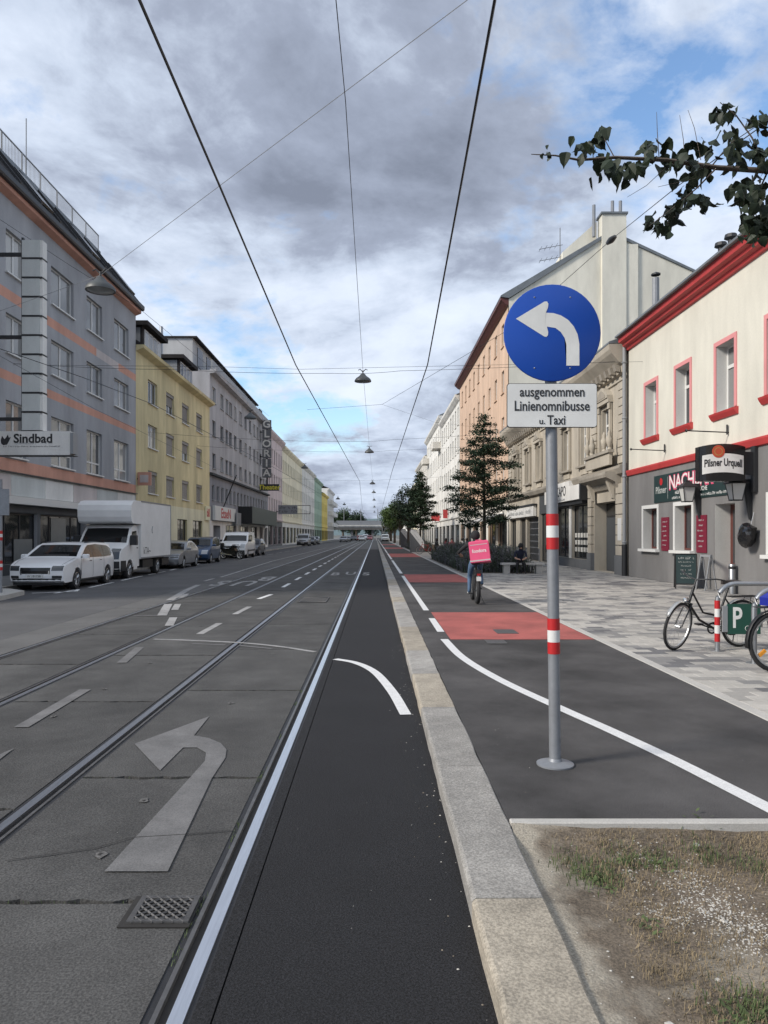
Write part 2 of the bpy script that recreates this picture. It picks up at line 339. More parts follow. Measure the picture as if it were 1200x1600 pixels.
# raised path on the right
path = struct(MB().box(.757, 3.42, 4.17, 400, -.05, .100).build('path', 'asphalt_path'))
for a, b in ((11.4, 15.4), (25.2, 30.2), (54, 64), (86, 96), (118, 128)):
    flat('red_surface', [(1.17, a, .104), (3.40, a, .104), (3.40, b, .104), (1.17, b, .104)], 'paint_red', path)
def strip(name, pts, w, z, m, parent):              # a painted line of width w along a polyline on the ground
    mb = MB(); P = [Vector((p[0], p[1], 0)) for p in pts]
    L, Rr = [], []
    for i, p in enumerate(P):
        d = (P[min(i + 1, len(P) - 1)] - P[max(0, i - 1)]).normalized(); n = Vector((-d.y, d.x, 0))
        L.append(p + n * w / 2); Rr.append(p - n * w / 2)
    for i in range(len(P) - 1): mb.quad((L[i].x, L[i].y, z), (Rr[i].x, Rr[i].y, z), (Rr[i + 1].x, Rr[i + 1].y, z), (L[i + 1].x, L[i + 1].y, z))
    return mb.build(name, m, parent)
def curve(pts, n=8):                                # Catmull-Rom through points
    P = [Vector((*p[:2], 0)) for p in pts]; P = [P[0] * 2 - P[1]] + P + [P[-1] * 2 - P[-2]]; out = []
    for i in range(1, len(P) - 2):
        for q in range(n):
            t = q / n; out.append(.5 * ((2 * P[i]) + (P[i + 1] - P[i - 1]) * t + (2 * P[i - 1] - 5 * P[i] + 4 * P[i + 1] - P[i + 2]) * t * t + (3 * P[i] - P[i - 1] - 3 * P[i + 1] + P[i + 2]) * t ** 3))
    return out + [P[-2]]
strip('edge_line', curve([G(a, b, .1) for a, b in ((1240, 1283), (1120, 1222), (1040, 1182), (950, 1140), (876, 1107), (780, 1062), (722, 1027), (694, 999))]), .12, .1045, 'paint_white', path)
strip('line_dash', [(1.10, 12.3), (1.10, 14.3)], .12, .1045, 'paint_white', path)
strip('edge_line', [(1.10, 15.8), (1.10, 29.2)], .12, .1045, 'paint_white', path)
yy = 31.0
while yy < 260: strip('edge_line' , [(1.10, yy), (1.10, yy + 16)], .13, .1045, 'paint_white', path); yy += 18
# pavers on the right pavement
pv = struct(MB().box(3.56, XR + .3, 3.2, 400, -.05, .088).build('pavement_right', 'subbase'))
yy = 3.2
while yy < 60:
    MB().bevbox(3.425, 3.555, yy + .003, yy + .997, -.05, .104, .006).build('kerb_stone', 'kerb_concrete', pv); yy += 1.0
MB().box(3.425, 3.555, 60, 400, -.05, .103).build('kerb_far', 'kerb_concrete', pv)
PW, PD = .30, .20
PM = ['paver_light', 'paver_mid', 'paver_grey', 'paver_dark']
pmesh = [MB().bevbox(.0025, PW - .0025, .0025, PD - .0025, -.018, .012, .004).mesh('paver', q) for q in PM]
rp = random.Random(11)
cells = []
ny = int((56 - 4.2) / PD)
from mathutils import noise as mnoise
for j in range(ny):
    yb = 4.2 + j * PD; off = (j % 2) * PW / 2
    for i in range(int((XR - .02 - 3.558) / PW) + 2):
        xa = max(3.558, 3.558 + i * PW - off); xb = min(XR - .02, 3.558 + (i + 1) * PW - off)
        if xb - xa < .05: continue
        if 31.25 < yb < 50 and 3.7 < xa < 6.85: continue
        nv = mnoise.noise(Vector((i * .42 + off, j * .26, 3.1))) + rp.uniform(-.45, .45) * .9
        kx = 3 if nv > .46 else 2 if nv > .22 else 1 if nv > -.06 else 0
        vis = (586 + F * xa / yb) < 1215
        cells.append((yb if vis else yb + 200, xa, xb, yb, kx))
full = [c for c in cells if c[2] - c[1] > PW - .01]
full.sort(); near = set((c[1], c[3]) for c in full[:300])
rest = MB()
for _, xa, xb, yb, kx in cells:
    dz = rp.uniform(-.0015, .0015)
    if (xa, yb) in near: obj('paver', pmesh[kx], pv, (xa, yb, .09 + dz))
    else: rest.cur = kx; rest.box(xa + .003, xb - .003, yb + .003, yb + PD - .003, .075, .102 + dz)
tag(rest.build('paver_field', PM, pv), kind='stuff')
MB().box(3.558, XR - .02, 56.2, 400, .08, .101).build('far_paving', 'paver_mid', pv)
# lower kerb edge of the planting strip
MB().bevbox(.76, 6.2, 4.10, 4.165, -.05, .118, .006).build('edging_stone', 'kerb_concrete', path)
mat('concrete_worn', (0.095, 0.092, 0.088), 0.9, var=.3, scale=30, speck=.4, sscale=90)
# ------------------------------------------------ painted markings on the carriageway
def mark(name, px, m, z=.0055): return flat(name, [G(a, b) for a, b in px], m, road, z)
def ngon(name, pts, m, parent, z):
    bm = bmesh.new(); vs = [bm.verts.new((p[0], p[1], z)) for p in pts]; f = bm.faces.new(vs); bmesh.ops.triangulate(bm, faces=[f])
    me = bpy.data.meshes.new(name); bm.to_mesh(me); bm.free(); me.materials.append(M(m)); return obj(name, me, parent)
arrow_px = [(163, 1363), (262, 1363), (331, 1217), (352, 1185), (354, 1172), (345, 1162), (326, 1154), (303, 1150), (327, 1120), (210, 1163), (250, 1205), (286, 1169), (308, 1169), (322, 1177), (320, 1190), (300, 1217)]
def quads(name, polys, m, parent, z):
    mb = MB()
    for p in polys: mb.quad(*[(*G(*q)[:2], z) for q in p])
    return mb.build(name, m, parent)
quads('turn_arrow', [[(163, 1363), (262, 1363), (331, 1217), (296, 1217)], [(296, 1217), (331, 1217), (352, 1185), (320, 1190)], [(320, 1190), (352, 1185), (354, 1172), (322, 1177)], [(322, 1177), (354, 1172), (345, 1162), (308, 1169)],
    [(308, 1169), (345, 1162), (326, 1154), (303, 1150)], [(308, 1169), (303, 1150), (286, 1169)], [(286, 1169), (303, 1150), (327, 1120), (210, 1163)], [(286, 1169), (210, 1163), (250, 1205)]], 'paint_worn', road, .0055)
ngon('turn_arrow', [G(a, b) for a, b in [(-60, 1205), (22, 1170), (-10, 1195), (-40, 1215)]], 'paint_worn', road, .0055)
strip('guide_line', curve([G(a, b) for a, b in ((524, 1030), (556, 1036), (585, 1050), (612, 1080), (634, 1117))]), .11, .004, 'paint_white', road)
strip('guide_line', curve([G(a, b) for a, b in ((240, 999), (300, 1001), (380, 1005), (440, 1011), (492, 1019))]), .09, .0055, 'paint_half', road)
strip('guide_line', [G(300, 1006), G(352, 1008)], .07, .0055, 'paint_worn', road); strip('guide_line', [G(375, 1009), G(425, 1014)], .07, .0055, 'paint_worn', road)
def dash(x, a, b, w=.12, m='paint_half', z=.0055): strip('lane_dash', [(x, a), (x, b)], w, z, m, road)
for pa, pb, m in (((33, 1137), (133, 1078), 'paint_worn'), ((190, 1036), (218, 1012), 'paint_worn'), ((312, 991), (343, 974), 'paint_half'), ((367, 960), (390, 948), 'paint_half'), ((404, 936), (424, 929), 'paint_white')):
    strip('lane_dash', [G(*pa), G(*pb)], .13, .0055, m, road)
yy = 24.2
while yy < 230: dash(-3.03, yy, yy + 1.9, .13, 'paint_white'); yy += 3.9
for pa, pb, w in (((253, 962), (263, 944), .20), ((273, 953), (278, 944), .16), ((264, 978), (271, 965), .16), ((265, 938), (292, 922), .2), ((292, 922), (310, 914), .18), ((282, 934), (292, 928), .15)):
    strip('lane_mark', [G(*pa), G(*pb)], w, .0055, 'paint_half', road)
strip('lane_mark', [G(207, 963), G(256, 962)], .08, .0055, 'paint_worn', road)
strip('lane_mark', [G(345, 902), G(425, 877)], .13, .0055, 'paint_half', road); strip('lane_mark', [G(320, 908), G(334, 904)], .14, .0055, 'paint_half', road)
strip('lane_mark', [G(425, 877), G(510, 856)], .12, .0055, 'paint_half', road)
for c, (px, py) in zip('BUS', ((524, 897), (548, 896), (572, 897))):
    me = text_mesh(c, 1.0, 'paint_half', ext=0, bold=.02)
    for v in me.vertices: v.co = Vector((v.co.x * .72, v.co.y * 3.2, 0))
    p = G(px, py); obj('road_letter', me, road, (p.x, p.y, .0055))
for c, (px, py) in zip('SUB', ((347, 911), (385, 911), (418, 904))):
    me = text_mesh(c, 1.15, 'paint_half', ext=0, bold=.02)
    for v in me.vertices: v.co = Vector((v.co.x * .95, v.co.y * 3.2, 0))
    p = G(px, py); o = obj('road_letter', me, road, (p.x, p.y, .006)); o.rotation_euler = (0, 0, math.pi)
# parking bay line on the left
for pa, pb in (((50, 927), (118, 924)), ((118, 924), (122, 921)), ((85, 927), (118, 922)), ((140, 918), (177, 910)), ((190, 907), (222, 900)), ((232, 898), (258, 893)), ((266, 891), (287, 886)), ((294, 885), (311, 881))):
    strip('parking_line', [G(*pa), G(*pb)], .12, .003, 'paint_white', road)
for k in range(14): dash(-9.3, 50 + k * 6.5, 54 + k * 6.5, .12, 'paint_half', .003)
# worn pits in the concrete
def blot(name, p, r, m, z):
    ngon(name, [(p.x + r * rs.uniform(.45, 1.2) * math.cos(2 * math.pi * q / 11), p.y + r * 1.4 * rs.uniform(.45, 1.2) * math.sin(2 * math.pi * q / 11)) for q in range(11)], m, road, z)
for px, py, r in ((225, 1252, .012), (156, 1336, .012), (360, 1099, .012), (83, 1120, .010), (163, 1077, .010), (234, 1036, .011), (426, 1022, .012), (392, 973, .012)):
    p = G(px, py); blot('worn_spot', p, r * 3.2, 'concrete_worn', .0048); blot('road_pit', p, r, 'subbase', .0065)
# diagonal cracks, sealed
strip('crack', [G(a, b) for a, b in ((8, 1346), (90, 1335), (150, 1326), (205, 1310), (290, 1305), (372, 1298))], .008, .0062, 'subbase', road)
# gully cover beside the near rail
def grate(x0, x1, y0, y1, z, label_, nx=6, ny_=5):
    g = thing('drain_cover', label_, 'drain cover', ((x0 + x1) / 2, (y0 + y1) / 2, z))
    w, d = (x1 - x0) / 2, (y1 - y0) / 2
    MB().box(-w - .03, w + .01, -d - .03, d + .012, -.002, .0035).build('bed', 'rail_groove', g)
    f = MB()
    for a in ((-w, w, -d, -d + .025), (-w, w, d - .025, d), (-w, -w + .025, -d + .025, d - .025), (w - .025, w, -d + .025, d - .025)): f.box(*a, .0, .012)
    f.build('rim', 'cast_iron', g)
    bmb = MB()
    for k in range(-nx, nx + 1):
        for s in (-1, 1):
            c = k * w * 2 / nx; a = Vector((c - s * d, -d, .0085)); b = Vector((c + s * d, d, .0085))
            t0, t1 = 0.0, 1.0
            dx = b.x - a.x; lo, hi = (-w + .02 - a.x) / dx, (w - .02 - a.x) / dx
            if lo > hi: lo, hi = hi, lo
            t0, t1 = max(t0, lo), min(t1, hi)
            if t1 - t0 > .04: bmb.tube([a.lerp(b, t0), a.lerp(b, t1)], .0055, 4)
    bmb.build('lattice', 'cast_iron', g); return g
p0, p1 = G(205, 1445), G(300, 1404)
grate(-1.10, -.825, p0.y, p1.y, .003, 'square cast iron lattice cover set in concrete beside the near rail')
q = grate(-1.95, -1.25, 18.7, 20.2, .003, 'wide iron drain grating between the near rails before the bus lettering', 10, 6)
for i, (px, py, w, d) in enumerate(((790, 987, .35, .5), (775, 1003, .3, .4), (970, 913, .8, .9))):
    p = G(px, py, .105); zc = .106
    o = MB().bevbox(-w / 2, w / 2, -d / 2, d / 2, 0, .007, .004).build('cover_plate', 'cast_iron' if i < 2 else 'paver_dark', None, loc=(p.x, p.y, zc))
    tag(o, ('flat grey cover plate inside the nearest red path surface', 'flat grey cover plate at the near edge of the red path surface', 'dark rectangular cover plate in the pavers before the portal')[i], 'cover plate')
# ------------------------------------------------ planting strip (soil) in the right foreground
def soil():
    nx, nyy = 90, 70; x0, x1, y0, y1 = .756, 6.2, -1.0, 4.1; vs = []; fs = []
    for j in range(nyy + 1):
        for i in range(nx + 1):
            x = x0 + (x1 - x0) * i / nx; y_ = y0 + (y1 - y0) * j / nyy
            h = .028 + .022 * mnoise.noise(Vector((x * 1.3, y_ * 1.3, .5))) + .010 * mnoise.noise(Vector((x * 5, y_ * 5, 2.5))) + .005 * mnoise.noise(Vector((x * 14, y_ * 14, 4)))
            h += .040 * math.exp(-((x - .75) / .30) ** 2) + .05 * max(0, (y_ - 3.85) / .25)
            vs.append((x, y_, h))
    for j in range(nyy):
        for i in range(nx): a = j * (nx + 1) + i; fs.append((a, a + 1, a + nx + 2, a + nx + 1))
    me = bpy.data.meshes.new('soil'); me.from_pydata(vs, [], fs); me.polygons.foreach_set('use_smooth', [True] * len(fs))
    m = M('earth').copy(); m.name = 'earth_and_sand'; nt = m.node_tree; N = nt.nodes.new; L = nt.links.new; b = nt.nodes['Principled BSDF']
    src = b.inputs['Base Color'].links[0].from_socket
    geo = N('ShaderNodeNewGeometry'); sp = N('ShaderNodeSeparateXYZ'); L(geo.outputs['Position'], sp.inputs[0])
    n1 = N('ShaderNodeTexNoise'); n1.inputs['Scale'].default_value = 2.6; n1.inputs['Detail'].default_value = 6; L(geo.outputs['Position'], n1.inputs['Vector'])
    ad = N('ShaderNodeMath'); ad.operation = 'MULTIPLY_ADD'; L(n1.outputs['Fac'], ad.inputs[0]); ad.inputs[1].default_value = 1.1; L(sp.outputs[0], ad.inputs[2])
    rg = N('ShaderNodeMapRange'); rg.inputs[1].default_value = 1.36; rg.inputs[2].default_value = 1.52; rg.inputs[3].default_value = 1; rg.inputs[4].default_value = 0; L(ad.outputs[0], rg.inputs[0])
    n3 = N('ShaderNodeTexNoise'); n3.inputs['Scale'].default_value = 1.7; n3.inputs['Detail'].default_value = 7; mp = N('ShaderNodeMapping'); mp.inputs['Location'].default_value = (4.0, 9.3, 0); L(geo.outputs['Position'], mp.inputs[0]); L(mp.outputs[0], n3.inputs['Vector'])
    r3 = N('ShaderNodeMapRange'); r3.inputs[1].default_value = .56; r3.inputs[2].default_value = .64; r3.inputs[3].default_value = 0; r3.inputs[4].default_value = .6; L(n3.outputs['Fac'], r3.inputs[0])
    mx2 = N('ShaderNodeMath'); mx2.operation = 'MAXIMUM'; L(rg.outputs[0], mx2.inputs[0]); L(r3.outputs[0], mx2.inputs[1])
    n2 = N('ShaderNodeTexNoise'); n2.inputs['Scale'].default_value = 110; L(geo.outputs['Position'], n2.inputs['Vector'])
    cr = N('ShaderNodeMapRange'); cr.inputs[1].default_value = .3; cr.inputs[2].default_value = .7; cr.inputs[3].default_value = .62; cr.inputs[4].default_value = 1.2; L(n2.outputs['Fac'], cr.inputs[0])
    sc = N('ShaderNodeVectorMath'); sc.operation = 'SCALE'; sc.inputs[0].default_value = (.34, .305, .245); L(cr.outputs[0], sc.inputs['Scale'])
    mx = N('ShaderNodeMix'); mx.data_type = 'RGBA'; L(mx2.outputs[0], mx.inputs[0]); L(src, mx.inputs[6]); L(sc.outputs[0], mx.inputs[7]); L(mx.outputs[2], b.inputs['Base Color'])
    me.materials.append(m); return struct(obj('planting_strip', me))
soil_o = soil()
def soil_z(x, y_): return .028 + .022 * mnoise.noise(Vector((x * 1.3, y_ * 1.3, .5))) + .010 * mnoise.noise(Vector((x * 5, y_ * 5, 2.5))) + .040 * math.exp(-((x - .75) / .30) ** 2) + .05 * max(0, (y_ - 3.85) / .25)
def grass():
    r = random.Random(21); dry = MB(); gr = MB()
    tufts = [(r.uniform(.95, 3.6), r.uniform(1.6, 4.05)) for _ in range(900)]
    green = [G(920, 1375, .05), G(950, 1365, .05), G(1030, 1345, .05), G(975, 1340, .05), G(1165, 1590, .05), G(1190, 1570, .05), G(900, 1350, .05), G(1180, 1345, .05), G(1100, 1300 + 30, .05)]
    def blade(mb, x, y_, h, w, flop):
        t = r.uniform(0, 6.283); dx, dy = math.cos(t), math.sin(t); z0 = soil_z(x, y_) - .004
        q = r.uniform(.3, 1) * flop; a = Vector((x, y_, z0)); mid = a + Vector((dx * h * q * .45, dy * h * q * .45, h * (1 - .35 * q))); tip = a + Vector((dx * h * q * 1.1, dy * h * q * 1.1, h * (1 - .55 * q)))
        n = Vector((-dy, dx, 0)) * w
        mb.quad(a - n, a + n, mid + n * .7, mid - n * .7); mb.quad(mid - n * .7, mid + n * .7, tip)
    for x, y_ in tufts:
        edge = x - .76 - .32 * (1.15 - .2 * y_) - .25 * mnoise.noise(Vector((x * 2, y_ * 2, 8)))
        if edge < .12: continue
        gv = mnoise.noise(Vector((x * 1.6, y_ * 1.6, 1.7)))
        if 1.35 < x < 2.0 and 2.6 < y_ < 3.6 and gv > -.1: continue
        for _ in range(r.randint(8, 20)): blade(dry, x + r.gauss(0, .035), y_ + r.gauss(0, .035), r.uniform(.02, .06), .0013, 1.0)
    for _ in range(32000):
        x, y_ = r.uniform(.95, 3.8), r.uniform(1.4, 4.08)
        if x < 1.0 + .16 * r.random() or (1.4 < x < 1.95 and 2.7 < y_ < 3.5 and r.random() < .75): continue
        blade(dry, x, y_, r.uniform(.010, .034), .0019, 1.4)
    for g in green:
        for _ in range(110): blade(gr, g.x + r.gauss(0, .06), g.y + r.gauss(0, .07), r.uniform(.02, .065), .0022, .9)
    tag(dry.build('dry_grass', 'dry_grass'), 'straw coloured dry grass on the soil strip', 'grass', kind='stuff')
    for px, py in ((930, 1372), (945, 1385), (1170, 1592), (1190, 1580), (1150, 1585), (1030, 1348), (985, 1345), (1105, 1297), (1020, 1445)):
        g = G(px, py, .05)
        for _ in range(22):                            # broad-leaved weeds
            x, y_ = g.x + r.gauss(0, .04), g.y + r.gauss(0, .05); t = r.uniform(0, 6.28); l = r.uniform(.018, .04); d = Vector((math.cos(t), math.sin(t), r.uniform(.1, .6))) * l; n = Vector((-math.sin(t), math.cos(t), 0)) * l * .28; p = Vector((x, y_, soil_z(x, y_) + .006)); gr.quad(p, p + d * .5 + n, p + d, p + d * .5 - n)
    pb = MB()
    def stone(x, y_, s):
        pb.cur = 0 if r.random() < .75 else 1
        z0 = soil_z(x, y_); i = len(pb.v); k = 6
        for zz, f in ((-.3, .8), (.25, 1.0), (.7, .55)):
            for q in range(k): t = 6.283 * q / k + zz; pb.v.append((x + s * f * math.cos(t) * r.uniform(.7, 1.15), y_ + s * f * math.sin(t) * r.uniform(.7, 1.15), z0 + s * zz * .7))
        for l in range(2):
            for q in range(k): pb.f.append((i + l * k + q, i + l * k + (q + 1) % k, i + (l + 1) * k + (q + 1) % k, i + (l + 1) * k + q)); pb.m.append(pb.cur)
        pb.f.append(tuple(i + 2 * k + q for q in range(k))); pb.m.append(pb.cur)
    for px, py, sp, n in ((1085, 1372, .11, 380), (1005, 1338, .08, 160), (1100, 1400, .10, 300), (1040, 1425, .05, 170), (1165, 1455, .08, 420), (1120, 1420, .06, 220), (985, 1362, .03, 60), (1190, 1440, .06, 150)):
        g = G(px, py, .05)
        for _ in range(n):
            x, y_ = g.x + r.gauss(0, sp), g.y + r.gauss(0, sp * 1.3)
            if .95 < x < 3.5 and 1.5 < y_ < 4.05: stone(x, y_, r.choice((.0025, .003, .004, .005, .006)))
    for _ in range(700):
        x, y_ = r.uniform(.78, 3.2), r.uniform(1.5, 4.05); stone(x, y_, r.choice((.002, .003, .003, .004, .006)))
    for _ in range(16): stone(r.uniform(.9, 2.6), r.uniform(1.9, 4.0), r.uniform(.012, .02))
    tag(gr.build('green_weeds', 'green_grass'), 'small green weed tufts on the soil strip', 'weeds', kind='stuff')
    tag(pb.build('gravel', ['pebble', 'pebble_brown']), 'loose pale gravel and pebbles on the soil strip', 'gravel', kind='stuff')
grass()

def debris():
    r = random.Random(77); mb = MB()
    def bit(x, y_, z0, s_):
        mb.cur = r.choice((0, 0, 1)); i = len(mb.v); a0 = r.uniform(0, 6.28)
        for k in range(5): t = a0 + 6.283 * k / 5; q = s_ * r.uniform(.6, 1.3); mb.v.append((x + q * math.cos(t), y_ + q * .7 * math.sin(t), z0))
        mb.v.append((x, y_, z0 + s_ * .7))
        for k in range(5): mb.f.append((i + k, i + (k + 1) % 5, i + 5)); mb.m.append(mb.cur)
    for _ in range(260):
        y_ = r.uniform(1.8, 12); q = r.random()
        if q < .45: bit(.43 - abs(r.gauss(0, .10)), y_, .0, r.choice((.002, .003, .004, .006)))
        elif q < .6: bit(r.uniform(-.55, .4), y_, .0, r.choice((.002, .003)))
        elif q < .8 and y_ > 4.3: bit(.78 + abs(r.gauss(0, .3)), y_, .1005, r.choice((.002, .003, .004)))
        elif y_ > 4.3: bit(r.uniform(.8, 3.3), y_, .1005, r.choice((.002, .003)))
        else: bit(r.uniform(-2.0, -.9), y_, .003, r.choice((.002, .003)))
    tag(mb.build('street_litter', ['pebble', 'pebble_brown']), 'tiny pale grit scattered along kerb and asphalt', 'grit', kind='stuff')
    g = MB()
    for _ in range(420):
        q = r.choice((2.1, 3.0, 3.2, 3.4, 4.2, 4.4, 5.2, 5.3, 6.3, 7.5, 8.1)); y_ = q + r.gauss(0, .05); x = -.812 + r.gauss(0, .008) if r.random() < .75 else r.uniform(-2.1, -.85); 
        if x < -.83: y_ = r.choice((3.45, 5.22, 8.15)) + r.gauss(0, .004)
        h = r.uniform(.008, .03); a = r.uniform(0, 6.28); d = Vector((math.cos(a), math.sin(a), 0)) * h * .6; n = Vector((-d.y, d.x, 0)).normalized() * .0018; p = Vector((x, y_, -.008)); g.quad(p - n, p + n, p + d + Vector((0, 0, h)))
    tag(g.build('joint_moss', 'green_grass'), 'sparse tiny weeds in the joints along the near rail', 'weeds', kind='stuff')
debris()

# ================================================================ BUILDINGS
WC = {}
def window_meshes(kind, w, h):
    key = (kind, round(w, 2), round(h, 2))
    if key in WC: return WC[key]
    parts = {}; d = -.14                              # local: x outward, y along the facade (centred), z up from the sill
    fm = {'brown': 'brown_frame', 'dark': 'dark_frame', 'shop': 'dark_frame', 'shopw': 'white_frame', 'inn': 'brown_frame', 'grey': 'grey_frame'}.get(kind, 'white_frame')
    if kind in ('deep', 'inn'): d = -.30
    f = MB(); t = .07; a = w / 2
    f.box(d - .05, d, -a, -a + t, 0, h); f.box(d - .05, d, a - t, a, 0, h); f.box(d - .05, d, -a + t, a - t, 0, t); f.box(d - .05, d, -a + t, a - t, h - t, h)
    tz = h * .68
    if kind in ('two', 'twob', 'grey', 'blind', 'blind2', 'T', 'deep', 'brown', 'inn'):
        if kind in ('T', 'deep', 'brown'): f.box(d - .05, d + .004, -a + t, a - t, tz - .05, tz + .05); top = tz - .05
        else: top = h - t
        f.box(d - .05, d + .002, -.05, .05, t, top)
    if kind == 'twob': f.box(d - .05, d + .004, -a + t, a - t, .55, .63)
    if kind in ('shop', 'shopw'):
        n = max(2, round(w / 1.3))
        for k in range(1, n): y_ = -a + w * k / n; f.box(d - .05, d + .002, y_ - .035, y_ + .035, t, h - t)
    parts['frame'] = f.mesh('window', fm)
    pane = MB().box(d - .045, d - .03, -a + .03, a - .03, .03, h - .03)
    parts['pane'] = pane.mesh('pane', 'glass_shop' if kind in ('shop', 'shopw') else 'glass_curtain' if kind in ('deep', 'two', 'twob') else 'glass')
    if kind in ('blind', 'blind2'):
        b = MB(); lo = .08 if kind == 'blind' else h * .42; z = h - .06
        b.box(d + .004, d + .10, -a + .02, a - .02, h - .22, h - .01)
        while z > lo: b.box(d + .008, d + .022, -a + t, a - t, z - .055, z - .004); z -= .058
        parts['blind'] = b.mesh('blind', 'blind' if w > 1.2 else 'blind_dark')
    WC[key] = parts; return parts
SILL = {}
def sill_mesh(w, m, depth=.10, h=.06):
    k = (round(w, 2), m, depth)
    if k not in SILL: SILL[k] = MB().box(-.13, depth, -w / 2 - .06, w / 2 + .06, -h, -.002).mesh('sill', m)
    return SILL[k]
def surround_mesh(w, h, m, t=.13, d=.03):
    k = ('s', round(w, 2), round(h, 2), m, t)
    if k not in SILL:
        a = w / 2; s = MB(); s.box(.002, d, -a - t, -a, -.0, h + t); s.box(.002, d, a, a + t, 0, h + t); s.box(.002, d, -a, a, h, h + t); SILL[k] = s.mesh('surround', m)
    return SILL[k]
class Bld:
    """side 'L' (faces +X) or 'R' (faces -X); u is metres along world Y."""
    def __init__(s, name, label, side, y0, y1, h, wallm, depth=12.0, cat='building', xf=None, base=.10, group=None):
        s.side, s.y0, s.y1, s.h = side, y0, y1, h; xf = (XL if side == 'L' else XR) if xf is None else xf
        s.root = thing(name, label, cat, (xf, y0 if side == 'L' else y1, base), 0 if side == 'L' else math.pi, group)
        s.base = base; s.wallm = wallm; s.depth = depth; s.open = []; s.len = y1 - y0
    def u(s, Y): return Y - s.y0 if s.side == 'L' else s.y1 - Y
    def z(s, z): return z - s.base
    def win(s, Ya, Yb, z0, z1, kind='two', sill=None, sur=None, extra=None): s.open.append((min(s.u(Ya), s.u(Yb)), max(s.u(Ya), s.u(Yb)), s.z(z0), s.z(z1), kind, sill, sur)); return s
    def hole(s, Ya, Yb, z0, z1, depth=.3): s.open.append((min(s.u(Ya), s.u(Yb)), max(s.u(Ya), s.u(Yb)), s.z(z0), s.z(z1), None, depth, None)); return s
    def box(s, name, Ya, Yb, z0, z1, d0, d1, m, parent=None, smooth=None):
        return MB().box(d0, d1, s.u(Ya), s.u(Yb), s.z(z0), s.z(z1)).build(name, m, parent or s.root, smooth)
    def prof(s, name, prof, m, Ya=None, Yb=None, parent=None):    # profile of (outward, height) run along the facade
        Ya = s.y0 if Ya is None else Ya; Yb = s.y1 if Yb is None else Yb
        return MB().prism([(d, s.z(z)) for d, z in prof], s.u(Ya), s.u(Yb), 'y').build(name, m, parent or s.root)
    def finish(s, bands=(), reveal=.22, gable=None):
        """bands: (z0,z1,material,[Ya,Yb]) zones of the wall with their own paint, set as material slots"""
        us = {0.0, s.len}; zs = {0.0, s.h - s.base}
        for o in s.open: us |= {o[0], o[1]}; zs |= {o[2], o[3]}
        for b in bands:
            zs |= {s.z(b[0]), s.z(b[1])}
            if len(b) > 3: us |= {min(s.u(b[3]), s.u(b[4])), max(s.u(b[3]), s.u(b[4]))}
        us = sorted(x for x in us if -1e-6 <= x <= s.len + 1e-6); zs = sorted(x for x in zs if -1e-6 <= x <= s.h - s.base + 1e-6)
        ms = [s.wallm]; mb = MB()
        for b in bands:
            if b[2] not in ms: ms.append(b[2])
        if 'reveal_light' not in ms: ms.append('reveal_light')
        for i in range(len(us) - 1):
            for j in range(len(zs) - 1):
                uc, zc = (us[i] + us[i + 1]) / 2, (zs[j] + zs[j + 1]) / 2
                if any(o[0] < uc < o[1] and o[2] < zc < o[3] for o in s.open): continue
                mb.cur = 0
                for b in bands:
                    if s.z(b[0]) < zc < s.z(b[1]) and (len(b) < 4 or min(s.u(b[3]), s.u(b[4])) < uc < max(s.u(b[3]), s.u(b[4]))): mb.cur = ms.index(b[2])
                mb.quad((0, us[i], zs[j]), (0, us[i + 1], zs[j]), (0, us[i + 1], zs[j + 1]), (0, us[i], zs[j + 1]))
        Hh = s.h - s.base; D = -s.depth; mb.cur = 0
        if gable is None:
            mb.quad((0, 0, 0), (D, 0, 0), (D, 0, Hh), (0, 0, Hh)); mb.quad((0, s.len, 0), (0, s.len, Hh), (D, s.len, Hh), (D, s.len, 0))
        mb.quad((D, 0, 0), (D, s.len, 0), (D, s.len, Hh), (D, 0, Hh)); mb.quad((0, 0, Hh), (0, s.len, Hh), (D, s.len, Hh), (D, 0, Hh))
        for o in s.open:
            a, b, z0, z1 = o[:4]; r = -(o[5] if o[4] is None else (.36 if o[4] in ('deep', 'inn') else reveal))
            mb.cur = ms.index('reveal_light') if o[4] in ('deep', 'inn') else ms.index(s.hole_m) if (o[4] is None and getattr(s, 'hole_m', None) in ms) else 0
            mb.quad((0, a, z0), (r, a, z0), (r, a, z1), (0, a, z1)); mb.quad((0, b, z0), (0, b, z1), (r, b, z1), (r, b, z0))
            mb.quad((0, a, z1), (r, a, z1), (r, b, z1), (0, b, z1)); mb.quad((0, a, z0), (0, b, z0), (r, b, z0), (r, a, z0))
        s.wall = mb.build('wall', ms, s.root)
        for o in s.open:
            if o[4] is None: continue
            a, b, z0, z1, kind, sill, sur = o; P = window_meshes(kind, b - a, z1 - z0)
            wo = obj('window', P['frame'], s.root, (0, (a + b) / 2, z0)); obj('pane', P['pane'], wo)
            if 'blind' in P: obj('blind', P['blind'], wo)
            if sill: obj('sill', sill_mesh(b - a, sill), wo)
            if sur: obj('surround', surround_mesh(b - a, z1 - z0, sur), wo)
        return s
    def gable_roof(s, m, rise, over=.35, name='roof'):
        h = s.z(s.h); D = s.depth; t = .12
        return MB().prism([(over, h - .02), (over, h + t), (-D / 2, h + rise + t), (-D, h + .1), (-D, h - .05), (-D / 2, h + rise), (0, h + .02)], -.0, s.len, 'y').build(name, m, s.root)
    def flat_roof(s, m='roof_metal'): return s.box('roof', s.y0, s.y1, s.h + .003, s.h + .15, -s.depth, .25, m)
    def letters(s, t, size, m, Y, z, d, parent=None, **k):
        return text(t, size, m, (d, s.u(Y), s.z(z)), 'left', parent or s.root, **k)
rb = random.Random(5)
